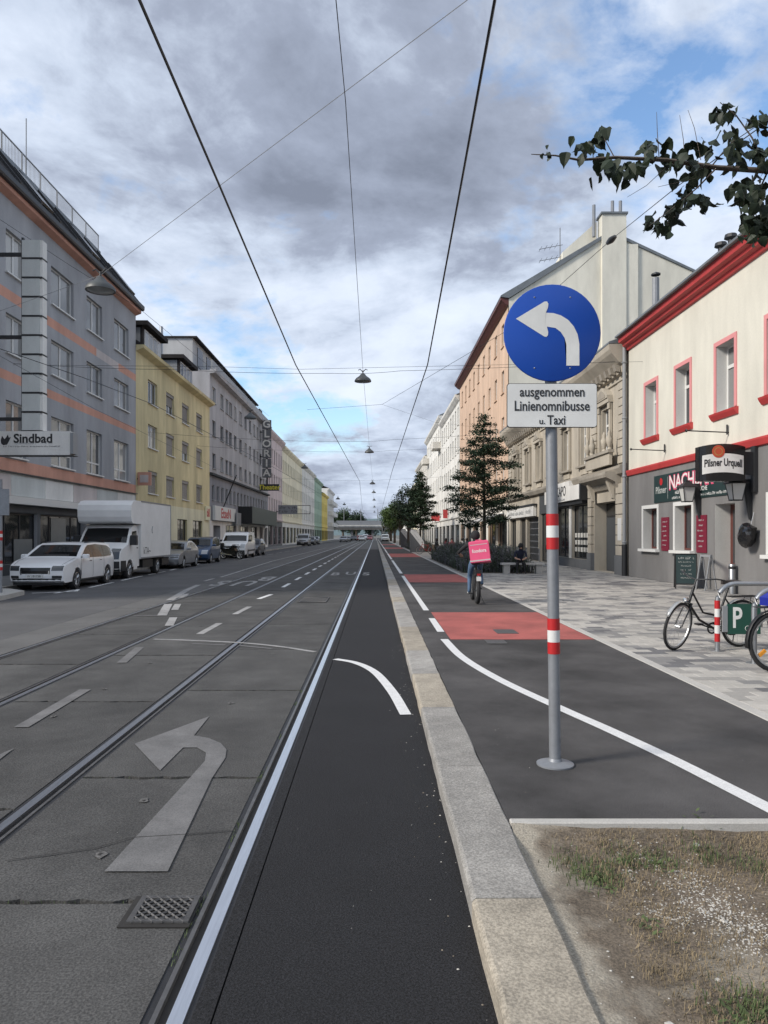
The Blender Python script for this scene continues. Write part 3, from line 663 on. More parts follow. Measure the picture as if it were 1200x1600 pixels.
def scribble(parent, d, u, z, w, h, m, seed, face='x', name='faded_lettering'):
    '''a line of lettering too blurred in the photograph to read: strokes of the right length and height'''
    r = random.Random(seed); mb = MB(); a = u - w / 2
    while a < u + w / 2:
        k = r.uniform(.25, .75) * h; q = h * r.uniform(.6, 1.0)
        if r.random() < .84:
            for x0, x1, z0, z1 in ((a, a + k * .22, 0, q), (a + k * .22, a + k * .8, r.choice((0, .4, .8)) * q, 0)):
                if z1 == 0: z1 = z0 + .18 * q
                if face == 'x': mb.box(d, d + .004, x0, x1, z - h / 2 + z0, z - h / 2 + z1)
                else: mb.box(x0, x1, d - .004, d, z - h / 2 + z0, z - h / 2 + z1)
        a += k
    return tag(mb.build(name, m, parent), kind='stuff')
# ---------------------------------------------------------------- left side
b = Bld('apartment_building', 'blue-grey rendered block with orange bands and dark mansard roof at far left', 'L', 17.0, 44.6, 15.15, 'wall_blue_grey')
cols = [(19.0, 21.2), (24.2, 26.4), (28.9, 30.6), (32.95, 35.4), (37.0, 39.1), (40.9, 43.3)]
for a, c in cols:
    b.win(a, c, 12.1, 13.8, 'two', 'white_frame'); b.win(a, c, 8.94, 10.5, 'two', 'white_frame'); b.win(a, c, 4.85, 7.05, 'twob', 'white_frame')
b.win(18.0, 24.0, .55, 2.62, 'shop'); b.win(26.5, 31.6, .55, 2.62, 'shop'); b.win(31.9, 36.6, .55, 2.62, 'shop'); b.win(37.0, 43.6, .55, 2.62, 'shop')
b.finish([(.1, .55, 'wall_dark'), (.55, 2.95, 'wall_mid_grey'), (2.95, 4.2, 'wall_pastel'), (3.2, 4.0, 'wall_pale_pink', 17, 30), (4.22, 4.75, 'wall_orange'), (7.82, 8.2, 'wall_orange'), (11.02, 11.44, 'wall_orange', 17, 38.3), (11.02, 11.44, 'wall_pale_pink', 38.3, 41.6), (11.02, 11.44, 'wall_orange', 41.6, 44.6)])
b.box('awning_box', 17.5, 38.5, 2.95, 3.24, .002, .45, 'white_frame'); b.box('lintel_band', 17, 44.6, 2.64, 2.94, .002, .04, 'wall_mid_grey')
b.box('metal_flashing', 17, 44.6, 4.19, 4.24, .002, .12, 'iron_dark')
for k in range(9): b.box('fascia_panel', 17.2 + k * 3.02, 17.2 + k * 3.02 + 2.99, 3.30, 4.12, .003, .03, ['wall_pale_pink', 'wall_pastel', 'wall_offwhite'][k % 3])
for q in ((26.5, 28.0), (29.8, 31.4), (33.2, 34.8), (38.2, 39.6), (40.8, 42.2)): b.box('frosted_panel', q[0], q[1], .62, 1.55 if q[0] < 33 else 2.5, -.139, -.12, 'frosted')
b.prof('eaves', [(0.002, 15.0), (.32, 15.12), (.34, 15.16), (.34, 15.42), (.002, 15.42)], 'wall_orange')
b.prof('gutter', [(.345, 15.28), (.50, 15.28), (.54, 15.36), (.54, 15.55), (.345, 15.55)], 'iron_dark')
b.prof('roof', [(.30, 15.43), (.42, 15.62), (-1.55, 18.05), (-1.75, 18.3), (-12, 18.3), (-12, 15.43)], 'roof_dark')
for k in range(14):
    if k % 3 == 1: b.prof('skylight', [(.16, 16.0), (.22, 16.08), (-.95, 17.52), (-1.0, 17.4)], 'gloss_black', 18.6 + k * 1.85, 19.8 + k * 1.85)
    ya = 18.2 + k * 1.85
    rs_ = b.prof('roof_seam', [(.36, 15.72), (.40, 15.80), (-1.45, 18.10), (-1.50, 18.0)], 'iron_dark', ya, ya + .10)
b.box('parapet', 17, 43.6, 18.3, 18.5, -2.0, -1.75, 'roof_metal')
rl = b.box('railing', 17, 43.6, 19.42, 19.47, -1.9, -1.85, 'grey_frame')
mb = MB()
for k in range(200): yk = .1 + k * .1325; mb.box(-1.885, -1.865, yk, yk + .014, b.z(18.5), b.z(19.42))
tag(mb.build('bars', 'grey_frame', rl), kind='stuff')
mb = MB()
for k in range(15): yk = .2 + k * 1.88; mb.box(-1.9, -1.85, yk, yk + .05, b.z(18.5), b.z(19.42))
tag(mb.build('posts', 'grey_frame', rl), kind='stuff')
for yk in (29.5, 34.6): MB().tube([(-1.9, b.u(yk), b.z(18.5)), (-1.9, b.u(yk), b.z(21.3))], .025, 5).build('antenna_rod', 'grey_frame', b.root)
L1 = b
b = Bld('apartment_building', 'mustard yellow rendered block with roller blinds and two dark dormers', 'L', 44.63, 64.5, 13.1, 'wall_yellow')
yc = [(47, 49.0), (51.1, 53.1), (55.3, 57.3), (59.7, 61.7)]
kn = [['two', 'blind2', 'blind', 'blind'], ['two', 'blind', 'blind2', 'blind'], ['blind', 'blind', 'blind', 'blind']]
for r_, (z0, z1) in enumerate(((10.2, 11.7), (7.34, 8.84), (4.4, 5.86))):
    for c_, (a, c) in enumerate(yc): b.win(a, c, z0, z1, kn[r_][c_], 'white_frame')
b.win(45.5, 47.4, .8, 2.9, 'shopw'); b.win(49.2, 52.2, .5, 2.9, 'shop'); b.win(54, 56.8, .5, 2.9, 'shop'); b.win(58.6, 61.8, .12, 2.9, 'shop'); 
b.finish([(.1, 3.8, 'wall_cream_shop')])
b.prof('eaves', [(.002, 12.9), (.45, 13.1), (.5, 13.28), (.002, 13.28)], 'wall_yellow'); b.prof('roof', [(.5, 13.285), (-4.5, 16.2), (-12, 13.2)], 'roof_dark')
for a, c in ((46.7, 50.8), (55.4, 59.4)):
    dm = b.box('dormer', a, c, 13.29, 15.0, -3.5, -.25, 'roof_dark'); b.box('dormer_roof', a - .25, c + .25, 15.0, 15.28, -3.8, .15, 'roof_dark', dm)
    for k in range(4): w_ = (c - a - .5) / 4; b.box('dormer_window', a + .25 + k * w_ + .05, a + .25 + (k + 1) * w_ - .05, 13.45, 14.85, -.249, -.19, 'white_frame', dm); b.box('pane', a + .25 + k * w_ + .14, a + .25 + (k + 1) * w_ - .14, 13.54, 14.76, -.189, -.185, 'glass_curtain', dm)
    b.box('dormer_side', a - .01, a + .0, 13.5, 14.9, -2.6, -.4, 'grey_frame', dm)
MB().tube([(-2.2, b.u(57.5), b.z(15)), (-2.2, b.u(57.5), b.z(18.0))], .14, 10).build('flue', 'steel', b.root)
sg = b.box('wall_sign', 44.8, 44.95, 4.75, 5.55, .05, .85, 'wall_orange'); b.box('sign_face', 44.775, 44.797, 4.92, 5.38, .2, .7, 'wall_pale_pink', sg); b.box('sign_bracket', 44.85, 44.9, 5.1, 5.2, .002, .05, 'iron_dark', sg)
sg = b.box('shop_sign', 62.6, 64.1, 3.0, 4.2, .03, .16, 'wall_cream_shop'); b.letters('bill', .95, 'red_trim', 63.3, 3.6, .163, sg, bold=.03)
L2 = b
b = Bld('apartment_building', 'long grey five-storey block with darker lower floors and recessed attic', 'L', 64.53, 99.7, 16.2, 'wall_grey_upper')
c3 = [65.6, 69.0, 71.4, 73.2, 75.7, 78.7, 81.8, 84.7, 87.8, 90.0, 92.6, 95.0, 97.4]
for z0, z1 in ((13.6, 15.0), (10.6, 12.0), (7.7, 9.05)):
    for q in c3: b.win(q, q + 1.35, z0, z1, 'grey' if rb.random() < .6 else 'two', 'grey_frame')
for k in range(17): b.win(65.4 + k * 2.0, 66.5 + k * 2.0, 4.87, 6.2, 'grey', 'grey_frame')
b.hole(66.0, 69.0, .12, 2.6, 1.2).win(71.5, 77, .4, 2.7, 'shopw').win(79, 84, .4, 2.7, 'shopw').win(86, 90.5, .3, 2.7, 'shop').hole(92.5, 95.0, .12, 2.7, .8).win(96, 99, .4, 2.7, 'shopw')
b.finish([(.1, 3.0, 'wall_offwhite'), (3.0, 7.07, 'wall_grey_lower')])
b.box('door_back', 66.0, 69.0, .12, 2.6, -1.25, -1.2, 'wall_dark'); b.box('door_back', 92.5, 95.0, .12, 2.7, -.85, -.8, 'wall_dark')
b.prof('belt', [(.002, 7.0), (.28, 7.02), (.3, 7.2), (.002, 7.25)], 'wall_dark'); b.prof('eaves', [(.002, 15.9), (.5, 16.0), (.55, 16.3), (.002, 16.3)], 'wall_grey_upper')
b.box('attic', 64.53, 98.5, 16.31, 19.0, -12, -1.5, 'wall_slate_tile'); b.box('roof', 64.4, 98.6, 19.0, 19.15, -12, -1.1, 'roof_dark'); b.box('terrace_parapet', 64.53, 99, 16.31, 17.1, .1, .25, 'grey_frame')
for k in range(9): b.box('attic_window', 66.2 + k * 3.6, 68.2 + k * 3.6, 16.9, 18.6, -1.499, -1.45, 'glass')
for k in range(5): b.box('terrace_shrub_box', 68 + k * 6, 70 + k * 6, 17.1, 17.5, -.3, .1, 'roof_dark')
can = b.box('canopy', 77.5, 99.5, 2.95, 5.3, .02, 1.6, 'canopy') if 'canopy' in MATS else None
mat('canopy', (0.045, 0.062, 0.055), 0.6, var=0.1)
can = b.box('canopy', 78, 97.5, 2.95, 4.75, .02, 1.5, 'canopy'); b.box('canopy_end', 77.9, 77.99, 2.95, 4.75, .02, 1.5, 'black', can)
sg = b.box('shop_sign', 65.4, 75.0, 3.05, 4.35, .05, .30, 'white_frame'); b.letters('EtseN', 1.25, 'red_trim', 70.2, 3.7, .305, sg, bold=.03, sx=1.5)
b.box('hanging_panel', 74.5, 77.0, 2.7, 4.0, .4, .5, 'grey_frame', sg)
MB().tube([(.05, b.u(70.2), b.z(4.4)), (1.4, b.u(69.6), b.z(7.4))], .05, 6).build('flag_pole', 'iron_dark', b.root)
L3 = b
# vertical theatre sign
sx, sy = XL, 92.5
t = thing('theatre_sign', 'tall vertical theatre sign of boxed letters above a yellow name band', 'sign', (sx, sy, 7.0))
def boxed(zc, ch):
    o = MB().box(.35, 1.45, -.18, .18, zc - .56, zc + .56).build('letter_box', 'wall_mid_grey', t); tm = text_mesh(ch, 1.25, 'curtain', bold=.03, sx=1.1); q = obj('lettering', tm, o, (.9, -.185, zc)); q.rotation_euler = FACE['cam']
for k, ch in enumerate('GLORIA'): boxed(8.6 - k * 1.22, ch)
MB().box(.8, 1.0, .19, .3, .4, 9.2).build('mast', 'iron_dark', t)
for zc in (1.6, 4.5, 7.6): MB().box(.02, .34, .02, .1, zc, zc + .12).build('bracket', 'iron_dark', t)
mat('sign_yellow', (.62, .55, .06), .5)
nb = MB().box(.05, 2.45, -.2, .2, .3, 1.1).build('name_band', 'iron_dark', t)
q = obj('lettering', text_mesh('Theater', .85, 'sign_yellow', bold=.02), nb, (1.25, -.205, .7)); q.rotation_euler = FACE['cam']
def row_house(name, label, side, y0, y1, h, m, nfl, g0, fl, wh, sp, ww=1.1, kind='grey', trim=None, roof='roof_metal', bands=(), shop='shop', rise=2.5, z1=None, sur=None):
    b = Bld(name, label, side, y0, y1, h, m); n = int((y1 - y0 - .6) / sp); st = (y1 - y0) / n
    for f in range(nfl):
        for k in range(n): yc_ = y0 + st * (k + .5); b.win(yc_ - ww / 2, yc_ + ww / 2, g0 + f * fl, g0 + f * fl + wh, kind if rb.random() < .75 else 'two', trim, sur)
    ns = max(2, int((y1 - y0) / 5)); ss = (y1 - y0) / ns
    for k in range(ns): b.win(y0 + ss * k + .5, y0 + ss * (k + 1) - .5, .35, 3.0, shop)
    b.finish(bands); b.prof('cornice', [(.002, h - .7), (.18, h - .55), (.5, h - .2), (.55, h + .06), (.002, h + .06)], trim or m)
    b.prof('string_course', [(.002, 3.75), (.16, 3.8), (.18, 4.0), (.002, 4.05)], trim or m)
    b.gable_roof(roof, rise); return b
L4 = row_house('town_house', 'pinkish town house directly beyond the vertical theatre sign', 'L', 99.73, 115, 16.0, 'wall_pinkish', 3, 4.9, 3.5, 2.0, 2.3, trim='wall_pinkish', bands=[(.1, 3.7, 'wall_mid_grey')])
for q in (103, 110): L4.box('chimney', q, q + 1.4, 16.5, 19.0, -3.4, -2.4, 'wall_offwhite')
L4.box('shop_sign', 100.2, 103, 2.9, 4.1, .1, .5, 'black'); 
L5 = row_house('town_house', 'long cream yellow town house with many small windows and flat eaves', 'L', 115.03, 146, 15.6, 'wall_cream_far', 3, 4.9, 3.4, 1.9, 2.2, trim='wall_cream_far', bands=[(.1, 3.7, 'wall_offwhite')], roof='roof_tile')
L6 = row_house('town_house', 'pale off-white corner house with ornate roofline past the cream house', 'L', 146.03, 176, 15.8, 'wall_offwhite', 3, 4.9, 3.4, 2.0, 3.6, ww=1.3, trim='wall_offwhite', roof='roof_dark', rise=3.2)
L7 = row_house('town_house', 'mint green house between the off-white and the lemon yellow houses', 'L', 176.03, 200, 15.4, 'wall_mint', 3, 4.9, 3.4, 2.0, 3.0, trim='wall_mint', roof='roof_dark')
L8 = row_house('town_house', 'lemon yellow house lower than the mint green one', 'L', 200.03, 224, 13.2, 'wall_lemon', 2, 4.9, 3.6, 2.0, 3.0, trim='wall_lemon')
L9 = row_house('apartment_building', 'grey-white block with stacked balconies near the railway bridge on the left', 'L', 224.03, 258, 16.0, 'wall_offwhite', 3, 4.9, 3.4, 2.0, 4.0, roof='roof_dark')
for f in range(3):
    for k in range(5): L9.box('balcony', 226 + k * 6.5, 230 + k * 6.5, 4.4 + f * 3.4, 5.6 + f * 3.4, .01, 1.5, 'wall_offwhite')
# small lettered shop sign beyond the theatre
t = thing('projecting_sign', 'grey lettered projecting sign with empty frame below the theatre sign', 'sign', (XL, 108, 4.8))
o = MB().box(.3, 3.1, -.1, .1, 0, 1.3).build('panel', 'galvanised', t); scribble(o, -.101, 1.7, .95, 2.5, .38, 'iron_dark', 4, 'y'); scribble(o, -.101, 1.7, .42, 2.5, .38, 'iron_dark', 5, 'y')
f = MB()
for a_ in ((3.12, 5.0, 1.22, 1.3), (3.12, 5.0, .0, .08), (4.92, 5.0, .08, 1.22)): f.box(a_[0], a_[1], -.05, .05, a_[2], a_[3])
f.box(.01, .3, -.04, .04, .3, .4); f.build('frame', 'iron_dark', t)
# ---------------------------------------------------------------- right side
b = Bld('inn', 'two-storey inn, cream above and grey below, with red cornice and pink window surrounds', 'R', 4.0, 29.0, 9.05, 'wall_cream_red', depth=11)
for yc_ in (26.65, 23.9, 21.0, 18.2, 15.3, 12.4, 9.5, 6.6): b.win(yc_ - .55, yc_ + .55, 5.3, 7.22, 'deep', None, 'pink_trim')
for ya, yb in ((25.95, 27.5), (23.1, 24.6), (17.3, 18.75), (13.0, 14.5), (9.0, 10.5)): b.win(ya + .1, yb - .1, 1.22, 2.68, 'inn', None, 'white_frame')
b.hole_m = 'reveal_light'; b.hole(20.45, 21.65, .105, 2.62, .46)
b.finish([(.1, 4.05, 'wall_inn_grey')])
for yc_ in (26.65, 23.9, 21.0, 18.2, 15.3, 12.4): b.prof('red_sill', [(.002, 5.06), (.05, 5.07), (.13, 5.19), (.15, 5.25), (.002, 5.275)], 'red_trim', yc_ - .76, yc_ + .76)
for ya, yb in ((25.95, 27.5), (23.1, 24.6), (17.3, 18.75)): b.box('window_ledge', ya - .08, yb + .08, 1.12, 1.215, .002, .16, 'white_frame')
b.prof('red_band', [(.002, 4.03), (.07, 4.05), (.12, 4.2), (.12, 4.25), (.002, 4.28)], 'red_trim')
b.prof('red_cornice', [(.002, 8.98), (.08, 9.0), (.12, 9.10), (.24, 9.14), (.27, 9.24), (.40, 9.28), (.44, 9.46), (.002, 9.46)], 'red_trim')
b.prof('roof', [(.56, 9.465), (.56, 9.53), (-5.5, 13.2), (-11, 9.5)], 'roof_metal')
for k in range(15): b.box('snow_guard', 5.6 + k * 1.6, 5.66 + k * 1.6, 9.56, 9.72, .2, .3, 'iron_dark')
vp = MB().tube([(-.3, b.u(27.0), b.z(9.9)), (-.3, b.u(27.0), b.z(11.15))], .12, 10).build('vent_pipe', 'galvanised', b.root); MB().lathe([(.02, 11.37 - .1), (.17, 11.3 - .1), (.17, 11.25 - .1)], (-.3, b.u(27.0), 0), 'z', 10).build('vent_cap', 'iron_dark', vp)
for q in (21.5, 20.9): MB().lathe([(.001, .42), (.16, .4), (.18, .3), (.08, .25), (.08, -.3)], (-.1, b.u(q), b.z(9.85)), 'z', 10).build('roof_vent', 'iron_dark', b.root)
dr = b.box('door', 20.45, 21.65, .11, 2.62, -.50, -.455, 'brown_frame'); b.box('door_pane', 20.62, 21.48, .9, 2.45, -.4545, -.445, 'glass_shop', dr); b.box('door_frame', 20.452, 20.54, .11, 2.62, -.444, -.36, 'brown_frame', dr)
mat('door_panel', (.32, .315, .30), .7, var=.08); b.box('door_step', 20.46, 21.64, .102, .13, -.7, .1, 'pavement_grey')
INN = b
dp = thing('drainpipe', 'grey drainpipe between the cream inn and the stuccoed house', 'drainpipe', (XR, 29.1, .1))
MB().tube([(-.14, 0, .02), (-.14, 0, 3.8), (-.14, 0, 3.9), (-.14, 0, 9.1)], .075, 10).build('pipe', 'grey_frame', dp, 60); MB().tube([(-.14, 0, .0), (-.14, 0, 1.25)], .105, 10).build('standpipe', 'iron_dark', dp, 60)
for zc in (1.3, 3.9, 6.2, 8.4): MB().lathe([(.078, zc), (.105, zc + .02), (.105, zc + .06), (.078, zc + .08)], (-.14, 0, 0), 'z', 10).build('clamp', 'grey_frame', dp)
# stuccoed house
b = Bld('stucco_house', 'ornate beige stucco house with pediments, portal and shops between inn and salmon house', 'R', 29.2, 54.9, 8.9, 'wall_stucco', depth=13)
cw = [31.75, 35.1, 38.3, 41.5, 44.7, 47.9, 51.8]
for yc_ in cw: b.win(yc_ - .55, yc_ + .55, 5.05, 7.15, 'T', 'wall_stucco', 'wall_stucco')
b.hole(30.35, 33.55, .105, 3.15, .55); b.win(34.6, 37.4, .55, 3.2, 'shop').win(37.8, 40.8, .55, 3.2, 'shop'); b.win(42.0, 44.6, .12, 3.0, 'shop'); b.hole(45.0, 48.4, .105, 2.85, .18); b.win(48.9, 50.7, .5, 2.85, 'shop'); b.win(52.2, 54.2, .3, 2.85, 'shop')
b.finish([(.1, .9, 'wall_mid_grey', 33.2, 54.9), (.9, 4.1, 'wall_dark', 34.3, 44.8)])
dr = b.box('door', 30.35, 33.55, .11, 3.15, -.60, -.551, 'dark_frame'); b.box('door_leaf', 30.45, 31.9, .12, 2.5, -.55, -.52, 'wall_dark', dr); b.box('door_leaf', 31.96, 33.45, .12, 2.5, -.55, -.52, 'wall_dark', dr); b.box('fanlight', 30.5, 33.4, 2.58, 3.08, -.55, -.53, 'glass_shop', dr)
b.box('garage_shutter', 45.0, 48.4, .11, 2.85, -.22, -.182, 'dark_frame'); 
for k in range(6): b.box('shutter_rib', 45.1, 48.3, .5 + k * .4, .56 + k * .4, -.181, -.165, 'wall_mid_grey')
b.prof('cornice', [(.002, 8.2), (.12, 8.25), (.16, 8.5), (.30, 8.58), (.62, 8.95), (.70, 9.1), (.72, 9.3), (.002, 9.32)], 'wall_stucco')
for k in range(42):
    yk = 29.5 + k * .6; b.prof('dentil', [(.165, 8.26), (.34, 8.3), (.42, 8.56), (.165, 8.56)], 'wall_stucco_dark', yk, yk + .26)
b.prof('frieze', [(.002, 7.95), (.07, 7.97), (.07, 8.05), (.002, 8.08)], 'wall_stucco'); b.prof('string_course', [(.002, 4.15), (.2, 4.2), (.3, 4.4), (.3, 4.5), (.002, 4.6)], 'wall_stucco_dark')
b.prof('roof', [(.72, 9.325), (.72, 9.4), (-6.5, 12.0), (-13, 9.4)], 'roof_metal')
for i, yc_ in enumerate(cw):
    hd = b.box('window_head', yc_ - .85, yc_ + .85, 7.32, 7.5, .002, .22, 'wall_stucco')
    if i in (0, 6): # segmental hood
        poly = [(-.8, 7.5)] + [(-.8 + 1.6 * q / 10, 7.5 + .12 + .42 * math.sin(math.pi * q / 10)) for q in range(11)] + [(.8, 7.5)]
    else: poly = [(-.8, 7.505), (0, 8.02), (.8, 7.505)]
    MB().prism([(b.u(yc_) + p, b.z(z_)) for p, z_ in poly], .002, .26, 'x').build('pediment', 'wall_stucco', hd)
    inner = [(p * .72, 7.56 + (z_ - 7.505) * .66) for p, z_ in poly]
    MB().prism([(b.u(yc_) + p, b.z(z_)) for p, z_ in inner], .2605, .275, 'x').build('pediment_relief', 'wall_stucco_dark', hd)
    for s_ in (-1, 1):
        b.box('pilaster', yc_ + s_ * .72 - .09, yc_ + s_ * .72 + .09, 5.05, 7.3, .031, .13, 'wall_stucco', hd); b.box('capital', yc_ + s_ * .72 - .12, yc_ + s_ * .72 + .12, 7.05, 7.3, .131, .18, 'wall_stucco', hd)
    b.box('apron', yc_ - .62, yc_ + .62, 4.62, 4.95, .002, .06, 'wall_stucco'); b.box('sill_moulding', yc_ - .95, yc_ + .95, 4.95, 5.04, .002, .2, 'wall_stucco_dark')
# rusticated blocks at the ends of the front
for ya, yb in ((29.25, 30.15), (33.1, 33.9), (49.95 + .2, 50.6), (53.6, 54.8)):
    for k in range(10): b.box('rusticated_block', ya, yb, 4.65 + k * .33, 4.65 + k * .33 + .29, .002, .07, 'wall_stucco')
for ya, yb in ((29.25, 30.25), (33.65, 34.2)):
    for k in range(7): b.box('rusticated_block', ya, yb, .9 + k * .42, .9 + k * .42 + .385, .002, .12, 'wall_stucco')
    b.box('plinth', ya - .03, yb + .03, .105, .89, .002, .16, 'wall_mid_grey')
# oriel balcony above the portal
b.prof('balcony_base', [(.002, 3.62), (.12, 3.66), (.25, 3.9), (.62, 4.08), (.66, 4.2), (.66, 4.3), (.002, 4.3)], 'wall_stucco_dark', 29.9, 33.7)
bl = b.box('balcony_panel', 30.1, 33.5, 4.61, 5.1, .305, .42, 'wall_stucco'); b.box('balcony_rail', 30.0, 33.6, 5.1, 5.22, .25, .5, 'wall_stucco_dark', bl)
for q in (30.2, 30.9, 32.6, 33.3):
    MB().lathe([(.03, 5.22), (.09, 5.24), (.09, 5.28), (.05, 5.32), (.13, 5.5), (.15, 5.68), (.07, 5.83), (.09, 5.88), (.05, 5.98), (.02, 6.05)], (.38, b.u(q), b.z(0)), 'z', 10).build('urn', 'wall_stucco', bl, 50)
for q in (30.35, 33.1): b.prof('console', [(.123, 3.2), (.2, 3.25), (.3, 3.6), (.45, 4.0), (.123, 4.0)], 'wall_stucco', q, q + .25)
o = b.box('notice', 29.5, 29.95, 1.5, 2.4, .121, .135, 'white_frame')
# shop fascias
fa = b.box('shop_fascia', 34.5, 41.6, 3.42, 4.12, .05, .42, 'wall_offwhite'); b.box('fascia_end', 34.3, 34.49, 3.35, 4.15, .05, .44, 'iron_dark', fa); b.box('fascia_raised', 36.4, 39.2, 4.12, 4.4, .06, .41, 'wall_offwhite', fa)
b.letters('KAPO', .72, 'black', 37.9, 3.92, .424, fa, bold=.004); scribble(fa, .424, b.u(37.9), b.z(3.52), 1.6, .10, 'grey_frame', 3)
b.box('fascia_soffit', 34.5, 41.6, 3.22, 3.41, .03, .3, 'iron_dark', fa)
f2 = b.box('shop_fascia', 45.4, 54.5, 2.9, 3.55, .05, .25, 'wall_offwhite'); scribble(f2, .254, b.u(49.9), b.z(3.2), 7.4, .26, 'grey_frame', 8)
b.box('fascia_frame', 45.3, 54.6, 3.56, 3.66, .03, .32, 'dark_frame', f2)
for k in range(5): 
    for j in range(3): b.box('glasses_display', 34.9 + k * .5, 35.25 + k * .5, .9 + j * .35, 1.12 + j * .35, -.138, -.125, 'curtain')
b.box('white_pier', 37.42, 37.78, .55, 3.2, .002, .05, 'wall_offwhite')
STU = b
# salmon house with bare firewall
b = Bld('salmon_house', 'tall salmon five-storey house with bare cream firewall and chimney above the stucco house', 'R', 55.0, 87.0, 19.3, 'wall_salmon', depth=15.5)
for f in range(4):
    for k in range(9): yc_ = 57.6 + k * 3.35; b.win(yc_ - .55, yc_ + .55, 5.55 + f * 3.62, 7.3 + f * 3.62, 'T' if f % 2 else 'two', 'wall_salmon')
for k in range(6): b.win(55.8 + k * 5.2, 59.8 + k * 5.2, .4, 3.0, 'shop')
b.finish([(.1, 4.2, 'wall_white_warm')], gable=True)
b.prof('cornice', [(.002, 18.9), (.2, 18.95), (.5, 19.25), (.6, 19.3), (.6, 19.5), (.002, 19.5)], 'brown_frame'); b.prof('string_course', [(.002, 4.2), (.2, 4.25), (.2, 4.45), (.002, 4.5)], 'wall_white_warm')
zz = b.z
# local: x outward (street side = 0), firewall at local y = len (world Y=55)
gp = [(0, zz(.1)), (0, zz(19.35)), (-7.6, zz(24.3)), (-15.5, zz(20.6)), (-15.5, zz(.1))]
MB().prism(gp, b.len - .25, b.len, 'y').build('firewall', 'wall_firewall', b.root); MB().prism(gp, 0, .2, 'y').build('far_gable', 'wall_firewall', b.root)
MB().prism([(.62, zz(19.5)), (.62, zz(19.6)), (-7.6, zz(24.45)), (-15.7, zz(20.65)), (-15.7, zz(20.5)), (-7.6, zz(24.2)), (0, zz(19.4))], -.1, b.len + .12, 'y').build('roof', 'roof_metal', b.root)
ch = MB().box(-8.7, -6.9, b.len - .9, b.len + .25, zz(9.0), zz(25.6)).build('chimney', 'wall_firewall', b.root); MB().box(-8.8, -6.8, b.len - 1.0, b.len + .35, zz(25.6), zz(25.75)).build('chimney_cap', 'roof_metal', ch)
MB().box(-9.6, -8.72, b.len + .002, b.len + .16, zz(9.0), zz(23.4)).build('chimney_pier', 'wall_firewall', ch)
MB().prism([(-6.89, zz(24.0)), (-6.89, zz(25.6)), (-4.3, zz(23.3)), (-4.3, zz(22.4))], b.len - 3.2, b.len - 1.1, 'y').build('roof_wing', 'wall_firewall', ch)
for x_, h_ in ((-6.5, 26.6), (-7.9, 26.9), (-8.5, 26.9)): fl = MB().tube([(x_, b.len - .5, zz(24.2)), (x_, b.len - .5, zz(h_))], .13, 8).build('flue', 'galvanised', ch); MB().lathe([(.02, .18), (.2, .12), (.2, .05), (.13, .0)], (x_, b.len - .5, zz(h_)), 'z', 8).build('flue_cap', 'iron_dark', fl) if False else None
an = MB().tube([(-4.2, b.len - 1.5, zz(22)), (-4.2, b.len - 1.5, zz(25.3))], .03, 5)
for zc in (23.0, 23.9):
    an.tube([(-2.6, b.len - 1.5, zz(zc) - .25), (-4.4, b.len - 1.5, zz(zc) + .1)], .02, 4)
    for k in range(4): x_ = -2.7 - k * .4; an.tube([(x_, b.len - 2.0, zz(zc) - .22 + k * .08), (x_, b.len - 1.0, zz(zc) - .22 + k * .08)], .015, 4)
an.build('antenna', 'iron_dark', b.root)
SAL = b
# red-striped awning-like shop signs and white houses further up
R4 = row_house('town_house', 'white ornate town house with dense tall windows beyond the salmon house', 'R', 87.03, 110, 18.3, 'wall_white', 4, 4.9, 3.35, 2.1, 2.5, ww=1.15, kind='T', trim='wall_white', sur='wall_white')
R5 = row_house('town_house', 'taller white house with corner balcony and metal roof farther up on the right', 'R', 110.03, 142, 19.6, 'wall_white', 4, 4.9, 3.7, 2.1, 3.3, kind='T', trim='wall_white', sur='wall_white')
for q in (112, 136): R5.box('balcony', q, q + 4, 14.9, 15.9, .01, 1.2, 'wall_white_warm')
R6 = row_house('town_house', 'warm white house behind the second street tree', 'R', 142.03, 175, 17.0, 'wall_white_warm', 4, 4.9, 3.2, 1.9, 3.0, trim='wall_white_warm')
R7 = row_house('town_house', 'plain beige house behind the distant street trees', 'R', 175.03, 215, 14.0, 'wall_cream_far', 3, 4.9, 3.2, 1.9, 3.0, trim='wall_cream_far')
R8 = row_house('town_house', 'low pale house nearest the railway bridge on the right', 'R', 215.03, 270, 11.0, 'wall_offwhite', 2, 4.9, 3.2, 1.9, 3.0, trim='wall_offwhite')
for i, (px, py, Y) in enumerate(((686, 808, 112.0), (698, 803, 100.0))):
    p = A(px, py, Y); t = thing('projecting_sign', ('red projecting shop sign on the taller white house', 'narrow red projecting shop sign on the ornate white house')[i], 'sign', (XR, Y, p.z))
    MB().box(-1.45 if i == 0 else -.75, -.15, -.12, .12, -.6, .6).build('panel', 'red_trim', t); MB().box(-.15, 0, -.05, .05, -.1, .1).build('bracket', 'iron_dark', t)
